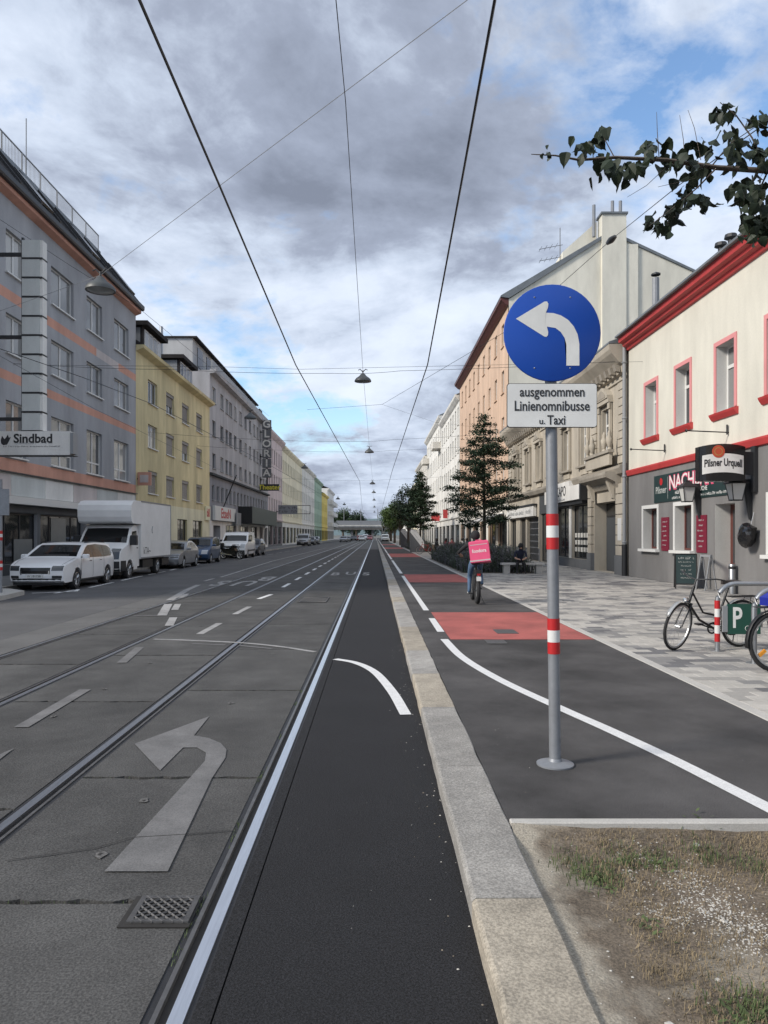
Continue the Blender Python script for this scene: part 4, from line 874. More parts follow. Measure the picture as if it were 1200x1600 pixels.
# ---------------------------------------------------------------- railway bridge across the street
t = thing('railway_bridge', 'grey railway bridge crossing the street in the distance', 'bridge', (0, 300, 0))
MB().box(-48, 40, 0, 9, 3.9, 5.4).build('girder', 'concrete_pale', t); MB().box(-48, 40, -.15, -.003, 4.9, 5.5).build('fascia', 'wall_offwhite', t); MB().box(-48, 40, -.6, -.2, 5.5, 5.75).build('coping', 'wall_offwhite', t)
MB().box(-48, 40, .2, .3, 5.8, 7.6).build('noise_barrier', 'galvanised', t)
for x_ in (-18.5, -9.5, -1, 3, 12): MB().box(x_ - .45, x_ + .45, 1, 8, -.05, 3.9).build('pier', 'wall_mid_grey', t)
MB().box(-48, -20, 1, 8, -.05, 3.9).build('abutment', 'concrete_pale', t); MB().box(14, 40, 1, 8, -.05, 3.9).build('abutment', 'concrete_pale', t)
for x_ in (-13, -6, 1, 8): MB().box(x_, x_ + .25, 4, 4.25, 5.4, 12.5).build('mast', 'grey_frame', t)

# ================================================================ VEHICLES
def paint(nm, c, metal=0.0): return mat(nm, c, 0.28, metal=metal, coat=0.6, var=0.03, scale=3)
paint('car_white', (0.80, 0.805, 0.81)); paint('car_silver', (0.33, 0.34, 0.355), 0.5); paint('car_blue', (0.022, 0.06, 0.135), 0.3); paint('car_dark', (0.03, 0.032, 0.036), 0.3); paint('car_red', (0.35, 0.02, 0.02)); paint('car_grey', (0.15, 0.155, 0.16), 0.4)
mat('truck_white', (0.76, 0.76, 0.75), 0.5, var=0.05, scale=1.5, stain=0.08, stscale=0.8); mat('plastic_dark', (0.025, 0.026, 0.028), 0.55); mat('lamp_glass', (0.42, 0.44, 0.46), 0.12, spec=0.8); mat('lamp_dark', (0.05, 0.055, 0.06), 0.1, spec=0.8); mat('lamp_red', (0.30, 0.012, 0.012), 0.2); mat('lamp_orange', (.55, .16, .02), .3); mat('plate_white', (0.62, 0.62, 0.60), 0.5); mat('chrome', (0.6, 0.61, 0.62), 0.2, metal=1.0); mat('alloy', (0.42, 0.43, 0.44), 0.35, metal=0.8)
def wheel(parent, x, y, r, w, side, alloy='alloy', spokes=5):
    ty = MB().lathe([(r * .66, -w / 2), (r * .93, -w / 2), (r, -w * .32), (r, w * .32), (r * .93, w / 2), (r * .66, w / 2)], axis='y', n=24, closed=True).build('wheel', 'rubber', parent, 40, loc=(x, y, r))
    s = side; rim = MB().lathe([(r * .67, -w * .4 * s), (r * .67, w * .46 * s), (r * .60, w * .48 * s), (r * .57, w * .2 * s), (r * .57, -w * .4 * s)], axis='y', n=24)
    rim.lathe([(r * .16, w * .2 * s), (r * .16, w * .42 * s), (.001, w * .44 * s)], axis='y', n=10)
    for k in range(spokes):
        t = 2 * math.pi * k / spokes
        for dt in (-.16, .16):
            c0, c1 = Vector((math.cos(t) * r * .12, 0, math.sin(t) * r * .12)), Vector((math.cos(t + dt) * r * .6, 0, math.sin(t + dt) * r * .6))
            rim.tube([c0 + Vector((0, w * .36 * s, 0)), c1 + Vector((0, w * .42 * s, 0))], r * .055, 4)
    rim.build('rim', alloy, ty, 40)
    MB().lathe([(.001, w * .05 * s), (r * .56, w * .05 * s)], axis='y', n=16).build('brake_disc', 'rail_groove', ty)
class Car:
    def __init__(s, name, label, col, L, Wd, outline, wheels, wr, loc, rz, belt=.95, tumble=.17, cat='car', plan=.16, group=None, roofz=1.45):
        s.L, s.W, s.belt, s.tum, s.plan, s.roofz = L, Wd, belt, tumble, plan, roofz
        s.root = thing(name, label, cat, loc, rz, group); s.out = outline
        s.body(outline, wheels, wr, col)
        for x in wheels:
            for sd in (-1, 1): wheel(s.root, x, sd * (Wd / 2 - .115), wr, .21, sd)
    def warp(s, x, t, z):
        hw = s.W / 2; k = max(0, (z - s.belt) / max(.1, s.roofz - s.belt)); w = hw * (1 - s.tum * min(1.1, k)); w *= 1 - .05 * max(0, (.45 - z) / .3)
        e = max(0, (abs(x) - s.L * .33) / (s.L * .17)); e = min(1.05, e); w *= 1 - .10 * e * e
        return Vector((x - math.copysign(s.plan * e * t * t, x), t * w, z + .02 * (1 - t * t) * (1 if z > s.belt - .15 else 0)))
    def body(s, outline, wheels, wr, col):
        bm = bmesh.new(); pts = []
        bottom = outline[-1][1]
        # outline runs front-bottom -> over the roof -> rear-bottom; close along the sill with wheel arches
        pts = list(outline)
        for x in sorted(wheels):
            ar = wr * 1.13; zc = wr
            a0 = math.asin(max(-1, min(1, (bottom - zc) / ar)))
            for q in range(13): a = math.pi - a0 - (math.pi - 2 * a0) * q / 12; pts.append((x + ar * math.cos(a), zc + ar * math.sin(a)))
        vs = [bm.verts.new((p[0], 0, p[1])) for p in pts]; f = bm.faces.new(vs); bmesh.ops.triangulate(bm, faces=[f])
        x0, x1 = min(p[0] for p in pts), max(p[0] for p in pts)
        for k in range(1, 22): bmesh.ops.bisect_plane(bm, geom=bm.verts[:] + bm.edges[:] + bm.faces[:], plane_co=(x0 + (x1 - x0) * k / 22, 0, 0), plane_no=(1, 0, 0))
        z0, z1 = min(p[1] for p in pts), max(p[1] for p in pts)
        for k in range(1, 10): bmesh.ops.bisect_plane(bm, geom=bm.verts[:] + bm.edges[:] + bm.faces[:], plane_co=(0, 0, z0 + (z1 - z0) * k / 10), plane_no=(0, 0, 1))
        bm.verts.index_update(); side = [v.co.copy() for v in bm.verts]; faces = [[v.index for v in f.verts] for f in bm.faces]
        bed = [(e.verts[0].index, e.verts[1].index) for e in bm.edges if len(e.link_faces) == 1]; bm.free()
        V = []; Fc = []; n = len(side)
        for sd in (1, -1): V += [s.warp(c.x, sd, c.z) for c in side]
        for f in faces: Fc.append(f); Fc.append([i + n for i in reversed(f)])
        K = 8; rows = {}
        for a, b in bed:
            for i in (a, b):
                if i not in rows:
                    ids = [i]
                    for q in range(1, K): V.append(s.warp(side[i].x, 1 - 2 * q / K, side[i].z)); ids.append(len(V) - 1)
                    ids.append(i + n); rows[i] = ids
            for q in range(K): Fc.append([rows[a][q], rows[a][q + 1], rows[b][q + 1], rows[b][q]])
        me = bpy.data.meshes.new('body'); me.from_pydata([tuple(v) for v in V], [], Fc); bm = bmesh.new(); bm.from_mesh(me); bmesh.ops.recalc_face_normals(bm, faces=bm.faces[:]); bm.to_mesh(me); bm.free()
        me.materials.append(M(col)); me.polygons.foreach_set('use_smooth', [True] * len(me.polygons)); me.set_sharp_from_angle(angle=R(38)); s.bodyo = obj('body', me, s.root)
        for x in wheels:                                   # dark wheel housings
            for sd in (-1, 1): MB().lathe([(.001, sd * (s.W / 2 - .26)), (wr * 1.12, sd * (s.W / 2 - .26))], (x, 0, wr), 'y', 16).build('wheel_housing', 'black', s.root)
        MB().box(x0 + .25, x1 - .25, -s.W * .42, s.W * .42, .17, outline[-1][1] + .10).build('underbody', 'black', s.root)
    def side(s, name, poly, m, parent=None, off=.006, both=True, n=5):   # a panel lying on the flank, poly in (x,z)
        for sd in ((-1, 1) if both else (both,)):
            bm = bmesh.new(); vs = [bm.verts.new((p[0], 0, p[1])) for p in poly]; f = bm.faces.new(vs); bmesh.ops.triangulate(bm, faces=[f])
            a, b = min(p[0] for p in poly), max(p[0] for p in poly); c, d = min(p[1] for p in poly), max(p[1] for p in poly)
            for k in range(1, n): bmesh.ops.bisect_plane(bm, geom=bm.verts[:] + bm.edges[:] + bm.faces[:], plane_co=(a + (b - a) * k / n, 0, 0), plane_no=(1, 0, 0)); bmesh.ops.bisect_plane(bm, geom=bm.verts[:] + bm.edges[:] + bm.faces[:], plane_co=(0, 0, c + (d - c) * k / n), plane_no=(0, 0, 1))
            for v in bm.verts: w = s.warp(v.co.x, sd, v.co.z); v.co = w + Vector((0, sd * off, 0))
            bmesh.ops.recalc_face_normals(bm, faces=bm.faces[:]); me = bpy.data.meshes.new(name); bm.to_mesh(me); bm.free(); me.materials.append(M(m)); obj(name, me, parent or s.root)
    def skin(s, name, prof, t0, t1, m, parent=None, off=.006, n=8, taper=0.0):        # a panel lying on the outline strip, prof in (x,z)
        mb = MB(); g = []
        for i, (x, z) in enumerate(prof):
            a = Vector((prof[max(0, i - 1)][0], 0, prof[max(0, i - 1)][1])); b = Vector((prof[min(len(prof) - 1, i + 1)][0], 0, prof[min(len(prof) - 1, i + 1)][1])); d = (b - a).normalized(); nn = Vector((d.z, 0, -d.x)); nn = -nn if (nn.x * x < 0 and abs(nn.x) > .3) or (abs(nn.x) <= .3 and nn.z < 0) else nn
            row = []
            for q in range(n + 1):
                t = t0 + (t1 - t0) * q / n; t *= 1 - taper * i / max(1, len(prof) - 1); row.append(s.warp(x, t, z) + nn * off)
            g.append(row)
        for i in range(len(g) - 1):
            for q in range(n): mb.quad(g[i][q], g[i][q + 1], g[i + 1][q + 1], g[i + 1][q])
        return mb.build(name, m, parent or s.root, 180)
    def mirrors(s, x, z, col):
        for sd in (-1, 1):
            w = s.warp(x, sd, z); mb = MB(); mb.bevbox(w.x - .06, w.x + .07, min(w.y, w.y + sd * .2), max(w.y, w.y + sd * .2), z - .06, z + .08, .03); mb.build('mirror', col, s.root)
    def plate(s, x, z, front=True, txt='W 18175B'):
        w = s.warp(x, 0, z); sg = 1 if front else -1
        o = MB().box(w.x - .0, w.x + .02 * sg, -.26, .26, z - .055, z + .055).build('number_plate', 'plate_white', s.root); q = obj('lettering', text_mesh(txt, .095, 'black', ext=.001), o, (w.x + .0215 * sg, 0, z)); q.rotation_euler = (R(90), 0, R(90 if front else -90))
OUT_TO_CAM = R(-90)
def estate(label, col, loc, rz, group=None, name='estate_car'):
    o = [(2.18, .24), (2.30, .30), (2.345, .45), (2.35, .62), (2.31, .72), (2.20, .79), (1.70, .90), (1.18, .985), (.85, 1.15), (.42, 1.36), (.1, 1.445), (-.5, 1.468), (-1.3, 1.445), (-1.85, 1.39), (-2.02, 1.33), (-2.22, 1.02), (-2.33, .88), (-2.345, .60), (-2.30, .34), (-2.2, .26)]
    c = Car(name, label, col, 4.69, 1.83, o, (-1.34, 1.34), .325, loc, rz, group=group)
    c.skin('windscreen', [(1.10, 1.02), (.85, 1.15), (.42, 1.36), (.36, 1.375)], -.88, .88, 'glass_car', taper=.06)
    c.skin('rear_window', [(-2.06, 1.30), (-2.2, 1.06)], -.8, .8, 'glass_car')
    c.side('window_trim', [(1.05, .985), (.40, 1.325), (.20, 1.385), (-.5, 1.412), (-1.5, 1.352), (-1.9, 1.235), (-1.95, 1.08), (-1.7, .995), (-1.0, .972)], 'gloss_black', off=.003, n=8)
    c.side('side_window', [(.98, 1.0), (.40, 1.30), (.20, 1.36), (.05, 1.375), (.05, .985)], 'glass_car'); c.side('side_window', [(-.02, .985), (-.02, 1.378), (-.5, 1.39), (-.92, 1.375), (-.92, .99)], 'glass_car'); c.side('side_window', [(-1.0, .995), (-1.0, 1.37), (-1.5, 1.33), (-1.86, 1.22), (-1.9, 1.1), (-1.7, 1.02)], 'glass_car')
    c.skin('grille', [(2.347, .53), (2.35, .62), (2.315, .715)], -.56, .56, 'gloss_black'); c.skin('lower_grille', [(2.28, .285), (2.325, .385)], -.92, .92, 'plastic_dark')
    for sd in (-1, 1): c.skin('bumper_vent', [(2.33, .39), (2.345, .47)], sd * .62, sd * .95, 'plastic_dark')
    for sd in (-1, 1):
        c.skin('headlight', [(2.348, .62), (2.315, .715), (2.25, .765)], sd * .60, sd * .985, 'lamp_dark', off=.009); c.skin('grille_trim', [(2.347, .49), (2.35, .62)], sd * .50, sd * .54, 'chrome', off=.01); c.skin('rear_light', [(-2.25, .98), (-2.335, .8)], sd * .55, sd * .98, 'lamp_red')
    for x_ in (1.02, .03, -.96): c.side('door_seam', [(x_ + .008, .33), (x_ - .008, .33), (x_ - .008, .97), (x_ + .008, .97)], 'black', off=.004)
    for sd in (-1, 1): c.skin('bonnet_seam', [(2.19, .795), (1.70, .905), (1.2, .985)], sd * .86, sd * .875, 'black', off=.004, n=2)
    c.skin('wiper', [(1.09, 1.03), (1.0, 1.075)], -.7, .6, 'black', off=.012); c.side('shoulder_crease', [(1.6, .80), (1.6, .812), (-2.1, .865), (-2.1, .85)], 'car_grey', off=.003, n=8) if False else None
    for x_ in (.18, -.72): c.side('door_handle', [(x_, .86), (x_ + .2, .87), (x_ + .2, .89), (x_, .885)], 'chrome', off=.02, n=2)
    c.side('sill_trim', [(1.0, .26), (1.0, .31), (-1.0, .31), (-1.0, .26)], 'plastic_dark', off=.005); c.mirrors(.85, 1.02, col); c.plate(2.345, .455)
    for sd in (-1, 1): MB().tube([c.warp(.1, sd * .86, 1.46), c.warp(-.6, sd * .86, 1.49), c.warp(-1.7, sd * .86, 1.43)], .018, 5).build('roof_rail', 'plastic_dark', c.root)
    return c
def sedan(label, col, loc, rz, group=None, name='saloon_car'):
    o = [(2.1, .22), (2.24, .34), (2.27, .5), (2.22, .66), (2.05, .74), (1.5, .86), (.95, .94), (.6, 1.10), (.15, 1.34), (-.2, 1.41), (-.75, 1.40), (-1.2, 1.30), (-1.65, 1.02), (-1.8, .98), (-2.2, .96), (-2.28, .8), (-2.26, .4), (-2.15, .25)]
    c = Car(name, label, col, 4.55, 1.76, o, (-1.32, 1.34), .31, loc, rz, group=group, roofz=1.4)
    c.skin('windscreen', [(.9, .97), (.6, 1.10), (.18, 1.315)], -.86, .86, 'glass_car', taper=.06); c.skin('rear_window', [(-1.22, 1.27), (-1.62, 1.04)], -.8, .8, 'glass_car')
    c.side('side_window', [(.78, .97), (.15, 1.28), (-.1, 1.33), (-.1, .96)], 'glass_car'); c.side('side_window', [(-.18, .96), (-.18, 1.33), (-.75, 1.32), (-1.1, 1.22), (-1.42, 1.02), (-1.4, .97)], 'glass_car')
    c.skin('grille', [(2.265, .42), (2.24, .62)], -.42, .42, 'plastic_dark')
    for sd in (-1, 1): c.skin('headlight', [(2.26, .55), (2.2, .67), (2.1, .72)], sd * .5, sd * .97, 'lamp_dark'); c.skin('rear_light', [(-2.24, .93), (-2.28, .74)], sd * .5, sd * .98, 'lamp_red')
    for x_ in (-.14, -1.0): c.side('door_seam', [(x_ + .005, .33), (x_ - .005, .33), (x_ - .005, .95), (x_ + .005, .95)], 'black', off=.004)
    c.mirrors(.68, .98, col); c.plate(2.268, .38); return c
def minicar(label, col, loc, rz, group=None, name='compact_car'):
    o = [(1.75, .25), (1.9, .36), (1.92, .55), (1.86, .72), (1.70, .82), (1.2, .98), (1.0, 1.03), (.78, 1.2), (.42, 1.48), (.05, 1.58), (-.9, 1.60), (-1.6, 1.54), (-1.74, 1.3), (-1.88, 1.0), (-1.9, .5), (-1.82, .28)]
    c = Car(name, label, col, 3.8, 1.68, o, (-1.2, 1.2), .30, loc, rz, group=group, roofz=1.58, belt=1.0, tumble=.13)
    c.skin('windscreen', [(.97, 1.06), (.78, 1.2), (.46, 1.45)], -.88, .88, 'glass_car', taper=.05); c.skin('rear_window', [(-1.66, 1.48), (-1.84, 1.08)], -.8, .8, 'glass_car')
    c.side('side_window', [(.86, 1.04), (.4, 1.42), (.15, 1.49), (.1, 1.02)], 'glass_car'); c.side('side_window', [(.03, 1.02), (.05, 1.5), (-.8, 1.52), (-.82, 1.03)], 'glass_car'); c.side('side_window', [(-.9, 1.04), (-.9, 1.51), (-1.5, 1.46), (-1.62, 1.15)], 'glass_car')
    c.skin('grille', [(1.9, .34), (1.92, .5)], -.55, .55, 'plastic_dark')
    for sd in (-1, 1): c.skin('headlight', [(1.92, .58), (1.86, .74), (1.74, .81)], sd * .5, sd * .95, 'lamp_glass', off=.01); c.skin('rear_light', [(-1.84, 1.05), (-1.9, .8)], sd * .75, sd * .98, 'lamp_red')
    c.side('door_seam', [(.075, .33), (.065, .33), (.065, 1.02), (.075, 1.02)], 'black', off=.004); c.mirrors(.75, 1.08, col); c.plate(1.918, .44); return c
def van(label, col, loc, rz, group=None, name='panel_van'):
    o = [(2.3, .28), (2.45, .40), (2.48, .62), (2.42, .85), (2.28, 1.0), (1.85, 1.16), (1.55, 1.22), (1.2, 1.5), (.85, 1.82), (.5, 1.92), (-.6, 1.95), (-2.25, 1.93), (-2.42, 1.8), (-2.48, 1.0), (-2.48, .45), (-2.4, .3)]
    c = Car(name, label, col, 5.0, 1.95, o, (-1.5, 1.5), .34, loc, rz, group=group, roofz=1.94, belt=1.15, tumble=.10, cat='van', plan=.14)
    c.skin('windscreen', [(1.5, 1.27), (1.2, 1.5), (.88, 1.78)], -.9, .9, 'glass_car', taper=.04); c.side('side_window', [(1.35, 1.22), (.95, 1.66), (.35, 1.72), (.35, 1.2)], 'glass_car'); c.side('side_window', [(.2, 1.22), (.2, 1.72), (-.6, 1.72), (-.6, 1.22)], 'glass_car')
    c.skin('grille', [(2.45, .80), (2.40, .92)], -.6, .6, 'plastic_dark'); c.skin('bumper', [(2.38, .30), (2.47, .45), (2.482, .60)], -.98, .98, 'plastic_dark')
    for sd in (-1, 1): c.skin('headlight', [(2.46, .78), (2.38, .98), (2.2, 1.06)], sd * .62, sd * .97, 'lamp_glass', off=.01); c.skin('rear_light', [(-2.44, 1.5), (-2.48, .9)], sd * .85, sd * .99, 'lamp_red')
    c.side('door_seam', [(.28, .4), (.27, .4), (.27, 1.75), (.28, 1.75)], 'black', off=.004); c.side('side_trim', [(2.2, .5), (2.2, .62), (-2.3, .62), (-2.3, .5)], 'plastic_dark', off=.005); c.mirrors(1.25, 1.3, 'plastic_dark'); c.plate(2.483, .5); return c
PARK = 'cars parked along the left kerb'
estate('white estate car parked foremost on the left, dark grille facing the camera', 'car_white', (-10.42, 24.85, 0), OUT_TO_CAM, PARK)
sedan('silver saloon car parked right behind the white box truck', 'car_silver', (-10.75, 39.4, 0), OUT_TO_CAM, PARK)
minicar('dark blue compact car parked between silver saloon and motorcycle', 'car_blue', (-10.8, 46.0, 0), OUT_TO_CAM, PARK)
van('white panel van parked behind the motorcycle on the left', 'car_white', (-10.45, 56.4, 0), OUT_TO_CAM)
sedan('dark car parked behind the white panel van', 'car_dark', (-10.5, 62.9, 0), OUT_TO_CAM, PARK)
van('silver people carrier parked first of the distant group on the left', 'car_silver', (-11.4, 118, 0), OUT_TO_CAM, PARK, 'people_carrier')
sedan('dark saloon parked second of the distant group on the left', 'car_dark', (-11.2, 127, 0), OUT_TO_CAM, PARK)
estate('grey estate parked last of the distant group on the left', 'car_grey', (-11.2, 136, 0), OUT_TO_CAM, PARK)
FAR = 'distant traffic near the railway bridge'
estate('silver car driving toward the camera before the bridge, leftmost of the far traffic', 'car_silver', (-7.6, 178, 0), OUT_TO_CAM, FAR)
sedan('pale blue-grey saloon behind the leftmost far car', 'car_grey', (-7.2, 190, 0), OUT_TO_CAM, FAR)
estate('dark car waiting under the left part of the bridge', 'car_dark', (-6.2, 215, 0), OUT_TO_CAM, FAR)
minicar('red car waiting near the middle of the bridge', 'car_red', (-4.6, 225, 0), OUT_TO_CAM, FAR)
estate('white car just right of the red car by the bridge', 'car_white', (-3.6, 205, 0), OUT_TO_CAM, FAR)
minicar('second red car right below the bridge girder', 'car_red', (-1.8, 250, 0), OUT_TO_CAM, FAR)
van('white van standing right of the tracks before the bridge', 'car_white', (2.6, 190, .0), OUT_TO_CAM)
van('tall white van under the middle of the bridge', 'car_white', (-3.4, 262, 0), OUT_TO_CAM)
# ------------------------------------------------ box truck
def box_truck():
    o = [(3.05, .30), (3.14, .42), (3.16, .75), (3.10, 1.02), (2.95, 1.16), (2.55, 1.30), (2.35, 1.36), (2.0, 1.72), (1.72, 2.02), (1.5, 2.12), (1.05, 2.14), (1.0, 2.0), (1.0, .45)]
    c = Car('box_truck', 'white box truck with rounded cab-top box parked behind the white estate car', 'truck_white', 6.2, 1.98, o, (2.15,), .36, (-10.72, 31.35, 0), OUT_TO_CAM, cat='truck', roofz=2.14, belt=1.3, tumble=.07, plan=.16)
    r = c.root
    c.skin('windscreen', [(2.30, 1.41), (2.0, 1.72), (1.75, 1.98)], -.92, .92, 'glass_car', taper=.03); c.side('side_window', [(2.05, 1.38), (1.75, 1.86), (1.2, 1.90), (1.2, 1.32)], 'glass_car')
    c.skin('bumper', [(3.06, .31), (3.15, .45), (3.165, .70)], -.99, .99, 'plastic_dark'); c.side('bumper_side', [(3.1, .32), (3.1, .72), (2.62, .72), (2.58, .32)], 'plastic_dark', off=.012)
    c.skin('grille', [(3.14, .82), (3.08, 1.02)], -.45, .45, 'plastic_dark')
    for sd in (-1, 1): c.skin('headlight', [(3.15, .78), (3.08, 1.06), (2.9, 1.18)], sd * .60, sd * .97, 'lamp_dark', off=.012)
    for sd in (-1, 1): MB().bevbox(1.96, 2.16, min(sd * 1.0, sd * 1.25), max(sd * 1.0, sd * 1.25), 1.32, 1.72, .03).build('mirror', 'plastic_dark', r)
    c.side('door_seam', [(1.12, .5), (1.11, .5), (1.11, 2.0), (1.12, 2.0)], 'black', off=.004); c.side('door_handle', [(1.2, 1.18), (1.38, 1.18), (1.38, 1.22), (1.2, 1.22)], 'black', off=.02, n=2)
    c.side('cab_step', [(1.7, .33), (1.7, .55), (1.25, .55), (1.25, .33)], 'truck_white', off=.01)
    # cargo box with rounded front over the cab
    pr = [(.95, .74), (-3.45, .74), (-3.45, 3.12), (1.55, 3.12), (1.95, 3.06), (2.15, 2.92), (2.22, 2.70), (2.20, 2.45), (2.12, 2.26), (1.98, 2.19), (.95, 2.17)]
    MB().prism(pr, -1.06, 1.06, 'y').build('cargo_box', 'truck_white', r)
    for z_ in (.74, 3.08): MB().box(-3.45, .95, 1.061, 1.075, z_, z_ + .06).build('edge_rail', 'galvanised', r)
    MB().box(-3.47, -3.40, 1.061, 1.075, .8, 3.08).build('corner_rail', 'galvanised', r); MB().box(2.05, 2.1, -1.0, 1.0, 2.55, 2.56).build('seam', 'galvanised', r)
    q = obj('graffiti', text_mesh('kTA~', .42, 'iron_dark', ext=.001), r, (.15, 1.063, 1.05)); q.rotation_euler = (R(90), 0, R(180))
    MB().tube([(-.6, 1.064, 2.1), (-.5, 1.064, 1.95), (-.55, 1.064, 1.8)], .02, 4).build('scrape', 'galvanised', r)
    MB().box(-3.4, 1.0, -.75, .75, .42, .735).build('chassis', 'black', r); MB().box(-3.3, -2.2, -1.0, 1.0, .35, .65).build('rear_skirt', 'black', r); MB().box(-.9, .5, .6, .98, .35, .68).build('side_skirt', 'black', r)
    for sd in (-1, 1): wheel(r, -1.65, sd * .85, .36, .24, sd)
box_truck()
# ------------------------------------------------ motorcycle between blue car and van
def motorcycle():
    r = thing('motorcycle', 'black motorcycle with pale front wheel parked before the white panel van', 'motorcycle', (-10.15, 52.2, 0), R(-25))
    for x_ in (-.7, .7):
        w = MB().lathe([(.24, -.06), (.30, -.065), (.32, -.03), (.32, .03), (.30, .065), (.24, .06)], axis='y', n=20, closed=True).build('wheel', 'rubber', r, 40, loc=(x_, 0, .32)); rim = MB().lathe([(.25, -.05), (.25, .05), (.21, .04), (.21, -.04)], axis='y', n=20, closed=True)
        for k in range(6): t = k * math.pi / 3; rim.tube([(0, 0, 0), (.22 * math.cos(t), 0, .22 * math.sin(t))], .018, 4)
        rim.build('rim', 'plate_white', w)
    for s_ in (-.09, .09): MB().tube([(.7, s_, .32), (.42, s_, .98)], .025, 6).build('fork', 'iron_dark', r)
    MB().prism([(-.55, .45), (-.2, .3), (.3, .32), (.4, .6), (.25, .85), (-.1, .78), (-.6, .75), (-.95, .88), (-.9, .72)], -.14, .14, 'y').build('body', 'gloss_black', r); MB().prism([(-.85, .86), (-.1, .78), (.0, .84), (-.3, .88), (-.85, .96)], -.13, .13, 'y').build('seat', 'black', r)
    MB().prism([(.0, .78), (.3, .80), (.38, .95), (.15, 1.02), (-.02, .92)], -.13, .13, 'y').build('tank', 'gloss_black', r); MB().tube([(.30, -.38, 1.06), (.42, -.15, 1.04), (.42, .15, 1.04), (.30, .38, 1.06)], .016, 6).build('handlebar', 'iron_dark', r)
    MB().lathe([(.001, .12), (.08, .1), (.1, .0), (.03, -.06)], (.5, 0, .92), 'x', 12).build('headlight', 'lamp_glass', r); MB().tube([(.1, -.16, .3), (-.9, -.18, .42)], .05, 8).build('exhaust', 'chrome', r)
    MB().box(-.95, -.75, -.1, .1, .86, 1.15).build('top_case', 'black', r); MB().tube([(.0, .1, .3), (.05, .3, .0)], .015, 5).build('side_stand', 'iron_dark', r)
motorcycle()

# ================================================================ STREET FURNITURE
mat('sign_blue', (0.003, 0.058, 0.36), 0.35, var=0.03); mat('sign_white', (0.70, 0.70, 0.675), 0.45, var=0.05, scale=6, stain=0.06, stscale=5); mat('band_red', (0.42, 0.012, 0.014), 0.45); mat('band_white', (0.62, 0.62, 0.60), 0.45); mat('sign_black', (0.02, 0.02, 0.022), 0.5); mat('sign_green', (0.012, 0.065, 0.045), 0.4)
mat('dark_green', (0.012, 0.03, 0.03), 0.5); mat('chalk', (0.4, 0.42, 0.4), 0.8); mat('menu_red', (0.16, 0.012, 0.03), 0.45); mat('wood_grey', (0.12, 0.09, 0.06), 0.7); mat('gold', (0.45, 0.22, 0.08), 0.45, metal=0.3); mat('sign_pink', (0.62, 0.08, 0.16), 0.5); mat('seal_red', (0.45, 0.07, 0.03), 0.5)
def fit_text(s, w, h, m, ext=.001, bold=0.0):
    me = text_mesh(s, 1.0, m, ext=ext, bold=bold); xs = [v.co.x for v in me.vertices]; 
    for v in me.vertices: v.co.x = (v.co.x - (max(xs) + min(xs)) / 2) * w / (max(xs) - min(xs)); v.co.y *= h / .70
    return me
def put_text(me, parent, loc, face='cam', name='lettering'): o = obj(name, me, parent, loc); o.rotation_euler = FACE[face]; return o
# ---- turn-left sign
SY = 5.19
t = thing('traffic_sign', 'round blue left-turn sign with white plate on banded grey pole', 'sign', (1.27, SY, .1))
lean = -.0115
def lx(z): return lean * z
MB().tube([(lx(0), 0, 0), (lx(3.28), 0, 3.28)], .041, 16).build('pole', 'galvanised', t, 60)
MB().lathe([(.13, 0.001), (.13, .012), (.10, .02), (.05, .03), (.043, .05)], n=20).build('base_plate', 'galvanised', t, 40)
for z0 in (.785, 1.52):
    for k in range(3): z_ = z0 + k * .083; MB().tube([(lx(z_), 0, z_), (lx(z_ + .083), 0, z_ + .083)], .0435, 16, cap=False).build('red_band' if k != 1 else 'white_band', 'band_red' if k != 1 else 'band_white', t, 60)
zc = A(863, 520, SY - .06).z - .1; xc = A(863, 520, SY - .06).x - 1.27
dk = MB().lathe([(.001, -.062), (.330, -.062), (.338, -.058), (.338, -.045), (.001, -.045)], (xc, 0, zc), 'y', 48).build('sign_disc', 'sign_blue', t, 30)
sc = (SY - .06) / 1150 / 2.857
ar = [(302, 623), (430, 546), (441, 546), (447, 556), (445, 572), (436, 596), (470, 598), (503, 608), (535, 628), (560, 657), (577, 692), (585, 735), (585, 832), (527, 832), (527, 738), (519, 708), (502, 682), (478, 664), (440, 658), (446, 682), (445, 696), (438, 704), (428, 702)]
bm = bmesh.new(); vs = [bm.verts.new((xc + (a - 465) * sc, -.0642, zc - (b_ - 685) * sc)) for a, b_ in ar]; bmesh.ops.triangulate(bm, faces=[bm.faces.new(vs)], ngon_method='EAR_CLIP'); me = bpy.data.meshes.new('arrow'); bm.to_mesh(me); bm.free(); me.materials.append(M('sign_white')); obj('arrow', me, dk)
for a, b_ in ((385, 527), (545, 527), (385, 843), (545, 843)): MB().lathe([(.006, 0), (.004, -.003), (.001, -.004)], (xc + (a - 465) * sc, -.0622, zc - (b_ - 685) * sc), 'y', 8).build('rivet', 'steel', dk)
MB().box(xc - .2, xc + .2, -.044, -.035, zc + .13, zc + .17).build('clamp', 'steel', t); MB().box(xc - .2, xc + .2, -.044, -.035, zc - .17, zc - .13).build('clamp', 'steel', t)
p0, p1 = A(792, 668, SY - .06), A(933, 599, SY - .06)
px0, px1, pz0, pz1 = p0.x - 1.27, p1.x - 1.27, p0.z - .1, p1.z - .1
def rrect(x0, x1, z0, z1, r, n=5):
    out = []
    for cx, cz, a0 in ((x1 - r, z0 + r, -90), (x1 - r, z1 - r, 0), (x0 + r, z1 - r, 90), (x0 + r, z0 + r, 180)):
        for k in range(n + 1): a = R(a0 + 90 * k / n); out.append((cx + r * math.cos(a), cz + r * math.sin(a)))
    return out
